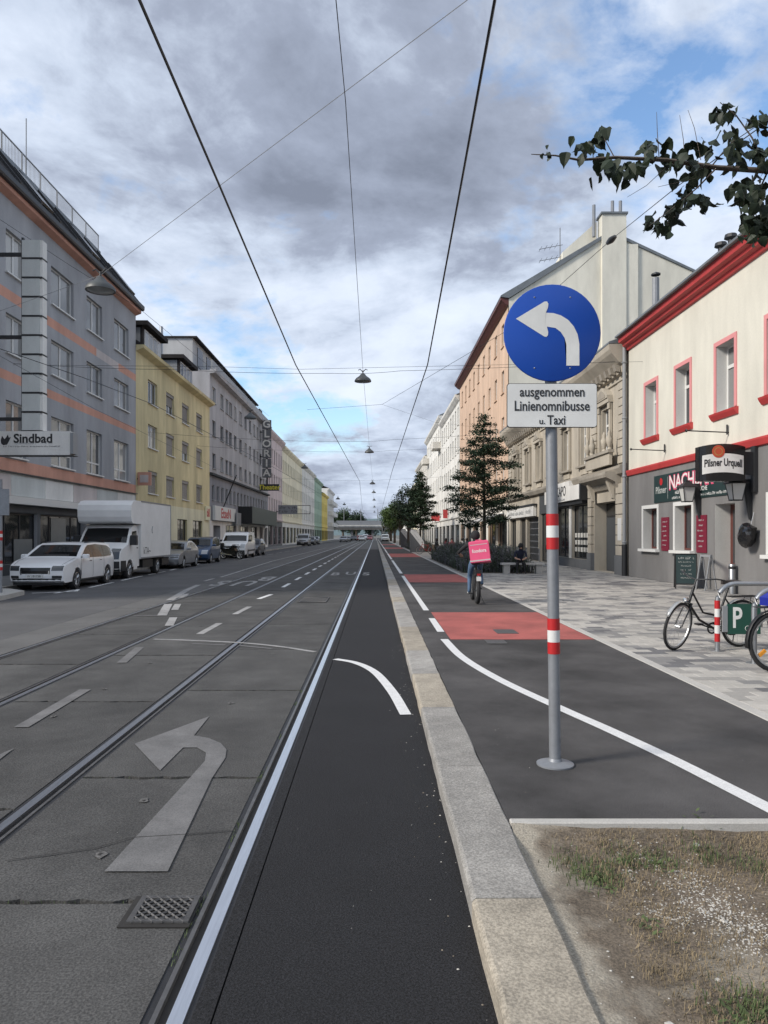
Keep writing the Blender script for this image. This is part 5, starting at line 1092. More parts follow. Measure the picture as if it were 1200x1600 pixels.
MB().prism(rrect(px0, px1, pz0, pz1, .02), -.060, -.048, 'y').build('plate_edge', 'sign_black', t); pl = MB().prism(rrect(px0 + .004, px1 - .004, pz0 + .004, pz1 - .004, .018), -.063, -.0601, 'y').build('text_plate', 'sign_white', t)
pxm = (px0 + px1) / 2; s1 = (SY - .06) / 1150
for tx, w_, h_, py in (('ausgenommen', 101, 15.0, 613), ('Linienomnibusse', 117, 15.5, 635), ('Taxi', 28, 14.5, 657)):
    put_text(fit_text(tx, w_ * s1, h_ * s1, 'sign_black', bold=.012), pl, (pxm + (0 if tx != 'Taxi' else 6.5 * s1), -.0645, pz1 - (py - 599) * s1))
put_text(fit_text('u.', 9 * s1, 9.5 * s1, 'sign_black', bold=.01), pl, (pxm - 15.5 * s1, -.0645, pz1 - (658.5 - 599) * s1))
MB().box(pxm - .17, pxm + .17, -.047, -.036, pz0 + .05, pz0 + .09).build('clamp', 'steel', t)
# ---- sign pole at the left edge
t = thing('traffic_sign', 'grey-backed traffic sign on red-white banded pole at the left picture edge', 'sign', (-10.42, 20.5, .12))
MB().tube([(0, 0, 0), (0, 0, 3.15)], .04, 12).build('pole', 'galvanised', t, 60)
for z0 in (.62, 1.45):
    for k in range(3): MB().tube([(0, 0, z0 + k * .09), (0, 0, z0 + k * .09 + .09)], .043, 12, cap=False).build('red_band' if k != 1 else 'white_band', 'band_red' if k != 1 else 'band_white', t, 60)
MB().box(-.30, .26, -.065, -.05, 2.15, 2.88).build('sign_plate', 'galvanised', t); MB().box(-.25, .2, -.049, -.035, 2.3, 2.34).build('clamp', 'steel', t)
# ---- Sindbad sign tower on the left facade
SYd = 26.0
t = thing('projecting_sign', 'tall grey panel column on black frame with lettered white board on the blue-grey block', 'sign', (XL, SYd, 4.5))
def sxw(px): return (px - VX) * SYd / F - XL
def szw(py): return H - (py - VY) * SYd / F - 4.5
bd = MB().box(.25, sxw(113), -.22, .22, szw(712), szw(675)).build('name_board', 'wall_offwhite', t); MB().box(sxw(113) + .002, sxw(118), -.2, .2, szw(710), szw(677)).build('board_end', 'grey_frame', bd); MB().box(.25, sxw(118), -.23, .23, szw(713), szw(712) - .002).build('board_rail', 'iron_dark', bd)
put_text(fit_text('Sindbad', 60 * SYd / F, 13.5 * SYd / F, 'sign_black', bold=.03), bd, (sxw(56), -.224, szw(687))); scribble(bd, -.221, sxw(57), szw(694), 58 * SYd / F, 2.6 * SYd / F, 'wall_blue_grey', 80, 'y'); scribble(bd, -.221, sxw(54), szw(698.5), 88 * SYd / F, 2.2 * SYd / F, 'sign_black', 81, 'y')
bird = [(-.16, .02), (-.12, .16), (-.04, .05), (.02, .12), (.06, .2), (.10, .1), (.16, .12), (.11, .0), (.04, -.12), (-.08, -.14), (-.15, -.08)]
ob = MB().prism([(sxw(14) + a * 1.1, szw(690) + b_ * 1.1) for a, b_ in bird], -.226, -.222, 'y').build('bird_emblem', 'sign_black', bd)
z_t, z_b = szw(378), szw(676); nP = 10
for k in range(nP):
    za = z_b + (z_t - z_b) * k / nP; MB().box(sxw(37) + .03, sxw(66), -.20, .20, za + .06, za + (z_t - z_b) / nP - .01).build('blank_panel', 'wall_pastel', t); MB().box(sxw(66) + .002, sxw(70), -.17, .17, za + .02, za + (z_t - z_b) / nP - .01).build('panel_end', 'wall_offwhite', t); MB().box(sxw(37) + .03, sxw(70), -.21, .21, za - .01, za + .05).build('divider', 'iron_dark', t)
MB().box(sxw(36) - .03, sxw(37) + .02, -.06, .06, szw(676), szw(372)).build('upright', 'iron_dark', t)
for py in (398, 527, 655): MB().box(.0, sxw(36) - .032, -.05, .05, szw(py) - .06, szw(py) + .06).build('arm', 'iron_dark', t)
# ---- overhead wires and hanging street lamps
WG = 'overhead wires'
def wire(label, pts, r=.009, sag=0.0, m='iron_dark', name='overhead_wire', n=10):
    P = [Vector(p) for p in pts]; out = []
    for i in range(len(P) - 1):
        for k in range(n): q = k / n; v = P[i].lerp(P[i + 1], q); v.z -= sag * 4 * q * (1 - q); out.append(v)
    out.append(P[-1]); o = MB().tube(out, r, 5).build(name, m); tag(o, label, 'wire', WG); return o
CZ = 5.55
def zig(x, seq): return [(x + d, y_, CZ) for y_, d in seq]
wire('thick contact wire crossing the top left above the near track', [(-1.70, -8, CZ), A(218, 0, 5.27), A(343, 290, 8.06), A(462, 570, 16.5), A(562, 752, 52), (-1.9, 110, CZ), (-1.2, 180, CZ), (-1.7, 298, CZ)], .0125, .0, name='contact_wire')
wire('thick feeder wire running down right of the middle lamps', [(.7, -8, 5.6), A(773, 0, 5.27), A(720, 290, 8.06), A(668, 570, 16.5), A(613, 735, 44), (1.0, 100, CZ), (.6, 200, CZ), (1.0, 298, CZ)], .013, name='contact_wire')
wire('contact wire above the far left track, low over the left facades', [(-9.6, 14.0, 5.9), A(0, 545, 20), A(130, 590, 22), A(240, 632, 27), A(420, 726, 47), (-4.9, 80, 5.6), (-4.4, 150, CZ), (-4.6, 298, CZ)], .011, name='contact_wire')
wire('centre carrying wire with a row of hanging lamps', [A(523, -20, 9.1), A(540, 160, 11.5), A(567, 578, 32), A(577, 697, 58), A(582, 749, 92), (-.3, 150, 9.0), (-.3, 298, 9.0)], .007)
wire('diagonal wire from the left lamp up across the sky', [A(-40, 500, 30.5), A(157, 430, 18.4), A(730, 0, 10.2), (9.9, 3, 11.4)], .006, .0, 'grey_frame')
for i, (Y, za, zb, zc_, lab) in enumerate(((29.5, 8.6, 8.5, 8.7, 'first cross wire spanning the street at the near lamp'), (47, 8.3, 8.0, 8.4, 'second cross wire spanning the street past the yellow block'), (60, 9.0, 8.8, 9.1, 'third cross wire at the second middle lamp'), (93, 9.1, 8.9, 9.2, 'fourth cross wire beside the theatre sign'), (125, 9.2, 9.0, 9.3, 'fifth cross wire beyond the theatre'), (165, 9.2, 9.0, 9.3, 'sixth cross wire far up the street'), (210, 9.2, 9.0, 9.3, 'last cross wire before the bridge'))):
    wire(lab, [(XL, Y, za), (-8, Y, zb - .15), (-1.7, Y, zb - .3), (1.0, Y, zb - .2), (XR, Y, zc_)], .008, .05)
wire('thin lower cross wire under the first one', [A(20, 570, 27.5), A(340, 573, 27.5), A(470, 577, 27.5), A(600, 574, 27.5), (XR, 27.5, 8.2)], .006)
wire('thin wire from the middle of the street up to the pub corner', [A(480, 640, 40), A(597, 632, 36), A(668, 590, 28), A(800, 512, 24), A(958, 372, 17), A(1060, 290, 11), A(1200, 190, 8)], .007)
wire('thin stay wire dropping right of the node in mid street', [A(597, 632, 36), A(680, 660, 45), (XR, 52, 9.0)], .005)
wire('thin telephone wire sloping over the grey block', [A(-20, 330, 26), A(110, 415, 27), A(215, 480, 30), A(330, 575, 42), A(420, 650, 70)], .008)
wire('second thin wire sloping over the yellow block', [A(-20, 545, 22), A(150, 640, 30), A(330, 728, 52), A(400, 758, 75)], .007)
o = MB().lathe([(.001, -.32), (.05, -.25), (.075, -.05), (.075, .05), (.05, .25), (.001, .32)], n=8).build('wire_insulator', 'iron_dark', smooth=60); o.location = A(955, 375, 17.15); o.rotation_euler = (A(1060, 290, 11) - A(800, 512, 24)).to_track_quat('Z', 'Y').to_euler(); tag(o, 'dark spindle-shaped insulator on the wire before the firewall', 'insulator')
mat('lamp_shade', (0.06, 0.065, 0.065), 0.5, var=.1)
LG = 'lamps hanging over the street'
def hang_lamp(p, label):
    t = thing('street_lamp', label, 'lamp', p, 0, LG)
    MB().lathe([(.05, .24), (.10, .20), (.16, .12), (.30, .02), (.36, -.06), (.365, -.12), (.35, -.12), (.28, -.03), (.12, .08)], n=24).build('shade', 'lamp_shade', t, 40); MB().lathe([(.001, -.16), (.2, -.145), (.33, -.11)], n=20).build('glass', 'frosted', t, 60)
    hk = MB().tube([(0, 0, .22), (0, 0, .36)], .03, 6)
    for s_ in (-1, 1): hk.tube([(0, 0, .3), (s_ * .12, 0, .42), (s_ * .2, 0, .38)], .02, 5)
    hk.build('hanger', 'iron_dark', t)
hang_lamp(A(157, 447, 18.4), 'large dark hanging lamp nearest the camera, before the blue-grey block')
for i, (px, py, Y, lab) in enumerate(((567, 592, 32, 'nearest dark hanging lamp in the middle of the street'), (577, 705, 58, 'second hanging lamp in the middle of the street'), (582, 755, 92, 'third hanging lamp in the middle of the street'), (584, 769, 120, 'fourth hanging lamp in the middle of the street'), (584.5, 781, 150, 'fifth hanging lamp in the middle of the street'), (585, 792, 185, 'sixth hanging lamp in the middle of the street'), (585, 800, 225, 'farthest hanging lamp in the middle of the street'),
    (391, 651, 44, 'hanging lamp before the top of the long grey block'), (476, 730, 76, 'hanging lamp before the cream yellow house'), (528, 779, 120, 'hanging lamp above the lemon yellow house'), (538, 788, 150, 'second farthest hanging lamp of the left row'), (547, 797, 190, 'farthest hanging lamp of the left row'))): hang_lamp(A(px, py, Y), lab)
# ---- bicycle rack with parking sign
def hoop(Y, label, bands=5):
    t = thing('bicycle_rack', label, 'bicycle rack', (4.79, Y, .1), 0, 'bicycle racks on the pavers')
    pts = [(0, 0, 0), (0, 0, .68)] + [(.26 - .26 * math.cos(R(a)), 0, .68 + .26 * math.sin(R(a))) for a in range(15, 91, 15)] + [(1.0, 0, .94)] + [(1.0 + .26 * math.sin(R(a)), 0, .68 + .26 * math.cos(R(a))) for a in range(15, 91, 15)] + [(1.26, 0, 0)]
    MB().tube(pts, .034, 10).build('hoop', 'steel', t, 60); MB().lathe([(.10, .001), (.10, .008), (.04, .014)], n=16).build('base_plate', 'steel', t); MB().lathe([(.10, .001), (.10, .008), (.04, .014)], (1.26, 0, 0), n=16).build('base_plate', 'steel', t)
    for k in range(bands): MB().tube([(0, 0, .13 + k * .115), (0, 0, .245 + k * .115)], .0375, 10, cap=False).build('red_band' if k % 2 == 0 else 'white_band', 'band_red' if k % 2 == 0 else 'band_white', t, 60)
    return t
h1 = hoop(10.3, 'far steel bicycle hoop with red-white post and parking sign')
pl = MB().box(.12, .58, -.05, -.036, .24, .66).build('parking_sign', 'sign_green', h1); MB().box(.05, .119, -.055, -.03, .27, .63).build('sign_bracket', 'grey_frame', h1)
put_text(fit_text('P', .13, .28, 'sign_white', bold=.02), pl, (.26, -.052, .455))
ic = MB()
for x_ in (.40, .51):
    for k in range(12): a, b_ = 2 * math.pi * k / 12, 2 * math.pi * (k + 1) / 12; ic.tube([(x_ + .035 * math.cos(a), -.052, .32 + .035 * math.sin(a)), (x_ + .035 * math.cos(b_), -.052, .32 + .035 * math.sin(b_))], .003, 4)
ic.tube([(.40, -.052, .32), (.43, -.052, .375), (.49, -.052, .375), (.455, -.052, .32), (.43, -.052, .375)], .003, 4); ic.tube([(.51, -.052, .32), (.485, -.052, .39), (.50, -.052, .395)], .003, 4); ic.build('bicycle_symbol', 'sign_white', pl)
hoop(9.3, 'near steel bicycle hoop cut by the right picture edge', 0)
# ---- bicycles
mat('bike_black', (0.014, 0.014, 0.015), 0.3); mat('bike_blue', (0.012, 0.03, 0.42), 0.35); mat('bike_red', (0.36, 0.03, 0.03), 0.4); mat('skirt_blue', (0.012, 0.022, 0.24), 0.4); mat('leather', (0.025, 0.02, 0.018), 0.6); mat('rim_pale', (0.46, 0.46, 0.45), 0.35, metal=0.6); mat('reflector', (0.75, 0.30, 0.02), 0.3)
def bicycle(name, label, rear, heading, frame='bike_black', r=.345, base=1.10, steer=0.0, lowstep=False, tyre=.020, rack=True, guards=True, skirt=False, cat='bicycle', group=None, lean=0.0, spokes=18, tyrem='rubber', ref=False):
    t = thing(name, label, cat, rear, heading, group); t.rotation_euler = (lean, 0, heading)
    def whl(parent):
        ty = MB()
        n, k = 28, 6
        prof = [(r - tyre + tyre * math.cos(2 * math.pi * q / k), tyre * math.sin(2 * math.pi * q / k)) for q in range(k)]; ty.lathe(prof, axis='y', n=n, closed=True)
        w = ty.build('wheel', tyrem, parent, 180); rim = MB().lathe([(r - tyre * 2 + .004, -.012), (r - tyre * 2 + .004, .012), (r - tyre * 2 - .018, .010), (r - tyre * 2 - .018, -.010)], axis='y', n=n, closed=True); rim.build('rim', 'rim_pale', w)
        sp = MB().lathe([(.022, -.04), (.022, .04)], axis='y', n=8)
        for q in range(spokes):
            a = 2 * math.pi * q / spokes; s_ = 1 if q % 2 else -1; sp.tube([(.02 * math.cos(a + 1.2), s_ * .03, .02 * math.sin(a + 1.2)), ((r - tyre * 2 - .01) * math.cos(a), 0, (r - tyre * 2 - .01) * math.sin(a))], .0013, 3, cap=False)
        sp.build('spokes', 'steel', w)
        if ref:
            for a in (.4, 2.5, 4.6): MB().box((r * .6) - .05, r * .6 + .05, -.012, .012, -.02, .02).build('reflector', 'reflector', w).rotation_euler = (0, a, 0)
        return w
    rw = whl(t); rw.location = (0, 0, r)
    bb = Vector((.45, 0, .28)); st = Vector((.27, 0, .80)); hd0 = Vector((base - .19, 0, .66)); hd1 = Vector((base - .26, 0, .88)); ax = Vector((0, 0, r)); fa = Vector((base, 0, r))
    fr = MB(); fr.tube([bb, st + Vector((-.02, 0, .08))], .016, 8); fr.tube([hd0, hd1], .020, 8)
    if lowstep: fr.tube([hd0, Vector((.72, 0, .42)), bb], .018, 8); fr.tube([hd1 - Vector((-.02, 0, .06)), Vector((.66, 0, .52)), bb.lerp(st, .35)], .014, 8)
    else: fr.tube([hd0, bb], .019, 8); fr.tube([hd1 - Vector((-.02, 0, .05)), bb.lerp(st, .62 if lowstep else .9)], .016, 8)
    for s_ in (-.05, .05): fr.tube([bb + Vector((0, s_ * .6, 0)), ax + Vector((0, s_, 0))], .009, 6); fr.tube([bb.lerp(st, .85), ax + Vector((0, s_, 0))], .008, 6)
    fr.build('frame', frame, t, 60)
    sd = MB(); top = st + Vector((-.03, 0, .12)); sd.tube([st + Vector((-.02, 0, .05)), top], .013, 6)
    pts = [(-.15, .0), (-.14, .075), (-.05, .085), (.03, .04), (.13, .018), (.14, 0)]
    poly = [(a, b_) for a, b_ in pts] + [(a, -b_) for a, b_ in reversed(pts[1:-1])]; sd.prism([(top.x + a, b_) for a, b_ in poly], top.z, top.z + .055, 'z'); sd.build('saddle', 'leather', t, 35)
    cr = MB().lathe([(.085, -.004), (.085, .004), (.06, .003), (.06, -.003)], bb + Vector((0, -.05, 0)), 'y', 18, True); cr.build('chainring', 'iron_dark', t)
    for s_, a in ((-1, .3), (1, .3 + math.pi)):
        e = bb + Vector((.17 * math.cos(a), s_ * .085, .17 * math.sin(a))); ck = MB().tube([bb + Vector((0, s_ * .07, 0)), e], .011, 5); ck.build('crank', 'iron_dark', t); MB().bevbox(e.x - .045, e.x + .045, min(e.y, e.y + s_ * .09), max(e.y, e.y + s_ * .09), e.z - .012, e.z + .012, .004).build('pedal', 'black', t)
    MB().tube([bb + Vector((0, -.05, .085)), ax + Vector((0, -.05, .035))], .005, 4).build('chain', 'iron_dark', t); MB().tube([ax + Vector((.05, -.07, -.1)), Vector((-.02, -.16, .012))], .008, 5).build('kickstand', 'iron_dark', t)
    # steering unit, turned about the head tube
    su = bpy.data.objects.new('fork', None)
    fk = MB()
    rel = lambda v: Vector(v) - hd0
    for s_ in (-.052, .052): fk.tube([rel(hd0) + Vector((0, s_, 0)), rel(fa) + Vector((-.04, s_, .08)), rel(fa) + Vector((0, s_, 0))], .011, 6)
    fk.tube([rel(hd0) + Vector((0, -.052, 0)), rel(hd0) + Vector((0, .052, 0))], .014, 6); up = (hd1 - hd0).normalized(); tp = rel(hd1) + up * .12; fk.tube([rel(hd0), tp], .013, 8)
    fko = fk.build('fork', frame, t, 60); fko.location = hd0; fko.rotation_euler = Matrix.Rotation(steer, 3, up).to_euler()
    fw = whl(fko); fw.location = rel(fa)
    hb = MB().tube([tp + Vector((-.20, -.30, .04)), tp + Vector((-.06, -.26, .06)), tp + Vector((.05, -.10, .03)), tp, tp + Vector((.05, .10, .03)), tp + Vector((-.06, .26, .06)), tp + Vector((-.20, .30, .04))], .011, 6); hb.build('handlebar', 'iron_dark', fko, 60)
    MB().lathe([(.001, .05), (.034, .045), (.036, 0), (.015, -.04)], rel(hd0) + Vector((.07, 0, .06)), 'x', 10).build('front_lamp', 'chrome', fko, 40)
    def guard(c, a0, a1, parent):
        g = MB(); rr = r + .022; n = 12
        for k in range(n):
            a, b_ = R(a0 + (a1 - a0) * k / n), R(a0 + (a1 - a0) * (k + 1) / n)
            for y0_, y1_ in ((-.028, .028),): g.quad((c.x + rr * math.cos(a), y0_, c.z + rr * math.sin(a)), (c.x + rr * math.cos(a), y1_, c.z + rr * math.sin(a)), (c.x + rr * math.cos(b_), y1_, c.z + rr * math.sin(b_)), (c.x + rr * math.cos(b_), y0_, c.z + rr * math.sin(b_)))
        o = None
        me_ = g.mesh('mudguard', 'rim_pale' if frame == 'bike_black' else 'black', 180); bw = bmesh.new(); bw.from_mesh(me_); bmesh.ops.remove_doubles(bw, verts=bw.verts[:], dist=.0005); bw.to_mesh(me_); bw.free()
        o = obj('mudguard', me_, parent) #, 'rim_pale' if frame == 'bike_black' else 'black', parent, 180)
        md = o.modifiers.new('thick', 'SOLIDIFY'); md.thickness = .003
    if guards: guard(ax, 10, 190, t); guard(rel(fa), 30, 160, fko)
    if rack:
        rk = MB()
        for s_ in (-.06, 0, .06): rk.tube([(.24, s_, r * 2 + .05), (-.25, s_, r * 2 + .05)], .006, 5)
        for x_ in (.2, 0, -.24): rk.tube([(x_, -.06, r * 2 + .05), (x_, .06, r * 2 + .05)], .006, 5)
        for s_ in (-.06, .06): rk.tube([(-.1, s_, r * 2 + .05), (0, s_, r)], .006, 5)
        rk.build('rack', 'iron_dark', t)
    if skirt:
        for s_ in (-.035, .035):
            k = MB(); pts = [(0, r)] + [((r + .005) * math.cos(R(a)), r + (r + .005) * math.sin(R(a))) for a in range(15, 166, 15)]
            k.quad(*[(a, s_, b_) for a, b_ in pts]); o = k.build('skirt_guard', 'skirt_blue', t); o.modifiers.new('thick', 'SOLIDIFY').thickness = .003
    return t
bf, br = Vector((4.19, 10.35)), Vector((5.28, 10.66)); hd = math.atan2((bf - br).y, (bf - br).x)
bicycle('bicycle', 'black step-through city bicycle with pale front wheel beside the rack', (br.x, br.y, .1), hd, lowstep=True, steer=R(22), lean=R(-4))
bicycle('bicycle', 'blue bicycle with spoked rear wheel cut by the right picture edge', (4.73, 8.7, .1), R(10), frame='bike_blue', ref=True, r=.36, tyre=.028, base=1.12)
bb_ = [o_ for o_ in bpy.data.objects if o_.get('label', '').startswith('blue bicycle')][0]; MB().bevbox(-.12, .26, -.11, .11, .785, .95, .07).build('pannier_bag', 'skirt_blue', bb_)
bicycle('bicycle', 'dark bicycle parked left of the lavender bed near the far cafe', (4.45, 45.5, .1), R(35), spokes=8); 
bicycle('bicycle', 'red-framed bicycle parked near the slanted stand', (4.7, 61.5, .1), R(150), frame='bike_red', spokes=8)
bicycle('bicycle', 'grey bicycle standing behind the lavender bed', (6.2, 51.5, .1), R(20), frame='grey_frame', spokes=8)
o = MB().prism([(0, 0), (.75, 0), (.85, .5), (-.08, .5)], -.28, .28, 'y').build('transport_crate', 'bike_red', loc=(5.0, 60.8, .1), rz=R(10)); tag(o, 'red transport crate standing between the far parked bicycles', 'crate')
# ---- things on and in front of the inn
o = None
t = thing('inn_banner', 'dark green lettered banner on the grey wall of the inn', 'banner', (XR, 23.45, 2.86), math.pi)
pn = MB().box(.012, .03, -2.85, 2.85, 0, .95).build('panel', 'dark_green', t)
put_text(fit_text('NACHBAR', 3.3, .46, 'sign_pink', bold=.05), pn, (.0325, .15, .60), 'left'); put_text(fit_text('NACHBAR', 3.22, .44, 'sign_white', bold=.005), pn, (.0345, .15, .61), 'left')
scribble(pn, .0305, -.15, .28, 1.7, .12, 'sign_white', 41); put_text(fit_text('KÜCHE', .62, .13, 'sign_white', bold=.01), pn, (.032, 1.05, .28), 'left'); scribble(pn, .0305, .75, .11, 4.0, .09, 'sign_white', 42)
put_text(fit_text('Pilsner', .95, .24, 'chalk', bold=.01), pn, (.032, -2.2, .42), 'left'); MB().lathe([(.001, 0), (.13, 0)], (.0325, -2.2, .72), 'x', 16).build('red_seal', 'band_red', pn); MB().box(.0305, .032, -1.63, -1.61, .1, .85).build('divider_line', 'chalk', pn)
for i, (ya, yb) in enumerate(((25.0, 25.65), (22.15, 22.85))):
    t = thing('menu_board', ('left red menu board between the two inn windows', 'right red menu board beside the inn door')[i], 'menu board', (XR, (ya + yb) / 2, 1.18), math.pi)
    pn = MB().box(.003, .03, -(yb - ya) / 2, (yb - ya) / 2, 0, 1.15).build('panel', 'menu_red', t)
    for k in range(6): scribble(pn, .0305, -.03 * (k % 3), 1.0 - k * .16, .26 if k % 2 else .40, .05, 'chalk', 20 + k + 9 * i)
def lantern(Y, z, label):
    t = thing('wall_lantern', label, 'lantern', (XR, Y, z), math.pi, 'lanterns at the inn door')
    MB().prism([(.003, -.75), (.05, -.75), (.16, -.1), (.20, .32), (.003, .32)], -.06, .06, 'y').build('bracket', 'iron_dark', t)
    c = .42; fr = MB(); top, bot, zt, zb = .19, .12, .22, -.22
    for a, b_ in ((1, 1), (1, -1), (-1, 1), (-1, -1)): fr.tube([(c + a * bot, b_ * bot, zb), (c + a * top, b_ * top, zt)], .014, 4)
    fr.box(c - bot - .01, c + bot + .01, -bot - .01, bot + .01, zb - .03, zb); fr.build('frame', 'iron_dark', t)
    rf = MB(); 
    for k in range(4):
        a = [(-1, -1), (1, -1), (1, 1), (-1, 1)]; p, q = a[k], a[(k + 1) % 4]; rf.quad((c + p[0] * .24, p[1] * .24, zt), (c + q[0] * .24, q[1] * .24, zt), (c + q[0] * .06, q[1] * .06, zt + .15), (c + p[0] * .06, p[1] * .06, zt + .15))
    rf.box(c - .24, c + .24, -.24, .24, zt - .02, zt - .002); rf.box(c - .06, c + .06, -.06, .06, zt + .14, zt + .2); rf.build('cap', 'iron_dark', t)
    gl = MB(); s_ = .97
    for k in range(4):
        a = [(-1, -1), (1, -1), (1, 1), (-1, 1)]; p, q = a[k], a[(k + 1) % 4]; gl.quad((c + p[0] * bot * s_, p[1] * bot * s_, zb), (c + q[0] * bot * s_, q[1] * bot * s_, zb), (c + q[0] * top * s_, q[1] * top * s_, zt - .02), (c + p[0] * top * s_, p[1] * top * s_, zt - .02))
    gl.build('glass', 'frost_white', t)
mat('frost_white', (.52, .52, .5), .3); lantern(22.6, 2.98, 'left black wall lantern above the right menu board'); lantern(19.55, 2.88, 'right black wall lantern below the beer sign')
# beer sign hung out from the wall
t = thing('beer_sign', 'black and white bulging beer sign hanging out from the inn wall', 'sign', (XR, 19.3, 3.6), math.pi)
def bulge(x): return .10 * math.sqrt(max(0, 1 - (x / .62) ** 2))
def sgn(name, zlo, zhi, m, off, x0=-.60, x1=.60, n=16, bow=0.0):
    mb = MB()
    for s_ in (1, -1):
        for k in range(n):
            xa, xb = x0 + (x1 - x0) * k / n, x0 + (x1 - x0) * (k + 1) / n; f = lambda x: bow * (1 - (x / .6) ** 2)
            mb.quad(*[(.95 + x, s_ * (.10 + bulge(x) + off), z_ + f(x)) for x, z_ in ((xa, zlo), (xb, zlo), (xb, zhi), (xa, zhi))])
    return mb.build(name, m, pnt, 180)
pnt = t
case = MB()
for k in range(16):
    xa, xb = -.60 + 1.2 * k / 16, -.60 + 1.2 * (k + 1) / 16; f = lambda x: .07 * (1 - (x / .6) ** 2)
    for z_ in (-.46, .42): case.quad(*[(.95 + x, s_ * (.10 + bulge(x)), z_ + (f(x) if z_ > 0 else f(x) * -.3)) for x, s_ in ((xa, -1), (xb, -1), (xb, 1), (xa, 1))])
    for s_ in (1, -1): case.quad(*[(.95 + x, s_ * (.10 + bulge(x)), z_ + (f(x) if z_ > 0 else -.3 * f(x))) for x, z_ in ((xa, -.46), (xb, -.46), (xb, .42), (xa, .42))])
for x_ in (-.60, .60): case.quad((.95 + x_, -.10, -.46), (.95 + x_, .10, -.46), (.95 + x_, .10, .42), (.95 + x_, -.10, .42))
pnt = case.build('case', 'gloss_black', t, 50)
sgn('white_panel', -.32, .17, 'sign_white', .004, -.54, .54, bow=.07)
def curved(me, xc, zc_, off):
    for v in me.vertices: x = v.co.x + xc; y_ = v.co.y; v.co = Vector((.95 - x, (.10 + bulge(x) + off), y_ + zc_ + .05 * (1 - (x / .6) ** 2)))
    return me
obj('lettering', curved(fit_text('Pilsner Urquell', .98, .19, 'sign_black', ext=0, bold=.03), .0, -.05, .007), pnt)
me = bpy.data.meshes.new('seal'); mbx = MB().lathe([(.001, 0), (.15, 0), (.165, 0)], n=20); me = mbx.mesh('seal', 'seal_red')
for v in me.vertices: x = v.co.x - .14; y_ = v.co.y; v.co = Vector((.95 - x, .10 + bulge(x) + .010, y_ + .29))
se = obj('red_seal', me, pnt); me = MB().lathe([(.085, 0), (.11, 0)], n=20).mesh('seal_ring', 'gold')
for v in me.vertices: x = v.co.x - .14; y_ = v.co.y; v.co = Vector((.95 - x, .10 + bulge(x) + .013, y_ + .29))
obj('seal_ring', me, se); MB().box(.0, .36, -.04, .04, -.3, .3).build('wall_mount', 'iron_dark', t); MB().box(.003, .1, -.1, .1, -.75, .45).build('mount_plate', 'iron_dark', t)
for i, (Y, z_) in enumerate(((25.3, 4.62), (20.8, 4.62))):
    t = thing('flag_bracket', ('thin black flag bracket on the inn wall beside the drainpipe', 'thin black flag bracket on the inn wall above the beer sign')[i], 'bracket', (XR, Y, z_), math.pi); MB().tube([(.003, 0, 0), (1.2, 0, .05)], .018, 6).build('rod', 'iron_dark', t); MB().tube([(.05, 0, -.06), (.05, 0, .22)], .025, 6).build('socket', 'iron_dark', t); MB().lathe([(.03, -.03), (.05, 0), (.03, .03)], (1.2, 0, .05), 'x', 8).build('knob', 'iron_dark', t)
# black head-shaped ornament
t = thing('wall_ornament', 'black head-shaped bag hanging on the wall right of the inn door', 'ornament', (XR, 19.35, 1.72), math.pi)
bm = bmesh.new(); bmesh.ops.create_icosphere(bm, subdivisions=3, radius=.28)
for v in bm.verts:
    c = v.co; q = 1 + .22 * mnoise.noise(c * 5) + .1 * mnoise.noise(c * 11); c.x *= .75 * q; c.y *= 1.0 * q * (1.0 + .35 * (c.z > .1) * abs(c.y) / .28); c.z *= 1.15 * q; c.x += .23
me = bpy.data.meshes.new('bag'); bm.to_mesh(me); bm.free(); me.materials.append(M('gloss_black')); obj('bag', me, t); MB().tube([(.12, 0, .25), (.04, 0, .6)], .008, 5).build('hook_wire', 'steel', t)
# chalkboards and ashtray
t = thing('chalkboard', 'green folding chalkboard standing on the pavers before the inn window', 'chalkboard', (9.45, 22.4, .1), R(-18))
for s_, nm in ((-1, 'front'), (1, 'rear')):
    fr = MB(); a = lambda x, z_: (x, s_ * (.05 + .20 * (1 - z_ / 1.05)), z_)
    for x_ in (-.30, .30): fr.tube([a(x_, 0), a(x_, 1.05)], .02, 4)
    for z_ in (.14, 1.04): fr.tube([a(-.30, z_), a(.30, z_)], .018, 4)
    fo = fr.build('leg_frame', 'black', t); pb = MB(); pb.quad(a(-.28, .15), a(.28, .15), a(.28, 1.02), a(-.28, 1.02)); po = pb.build('board', 'dark_green', fo); po.modifiers.new('thick', 'SOLIDIFY').thickness = .01
    if s_ < 0:
        for k in range(6): scribble(fo, -(.05 + .20 * (1 - (.93 - k * .12) / 1.05)) - .012, 0, .93 - k * .12, .42 if k < 2 else .3, .08 if k == 0 else .045, 'chalk', 70 + k, 'y')
t = thing('folding_trestle', 'bare grey folding stand seen edge-on beside the inn door', 'stand', (9.72, 21.6, .1), R(8)); 
for s_ in (-1, 1):
    lf_ = MB().prism([(s_ * .17, 0), (s_ * .20, 0), (s_ * .03, 1.05), (s_ * .0, 1.05)], -.25, -.21, 'y').build('leg', 'grey_frame', t); MB().prism([(s_ * .17, 0), (s_ * .20, 0), (s_ * .03, 1.05), (s_ * .0, 1.05)], .21, .25, 'y').build('leg', 'grey_frame', t); MB().box(s_ * .02, s_ * .045, -.209, .209, .98, 1.04).build('crossbar', 'grey_frame', t)
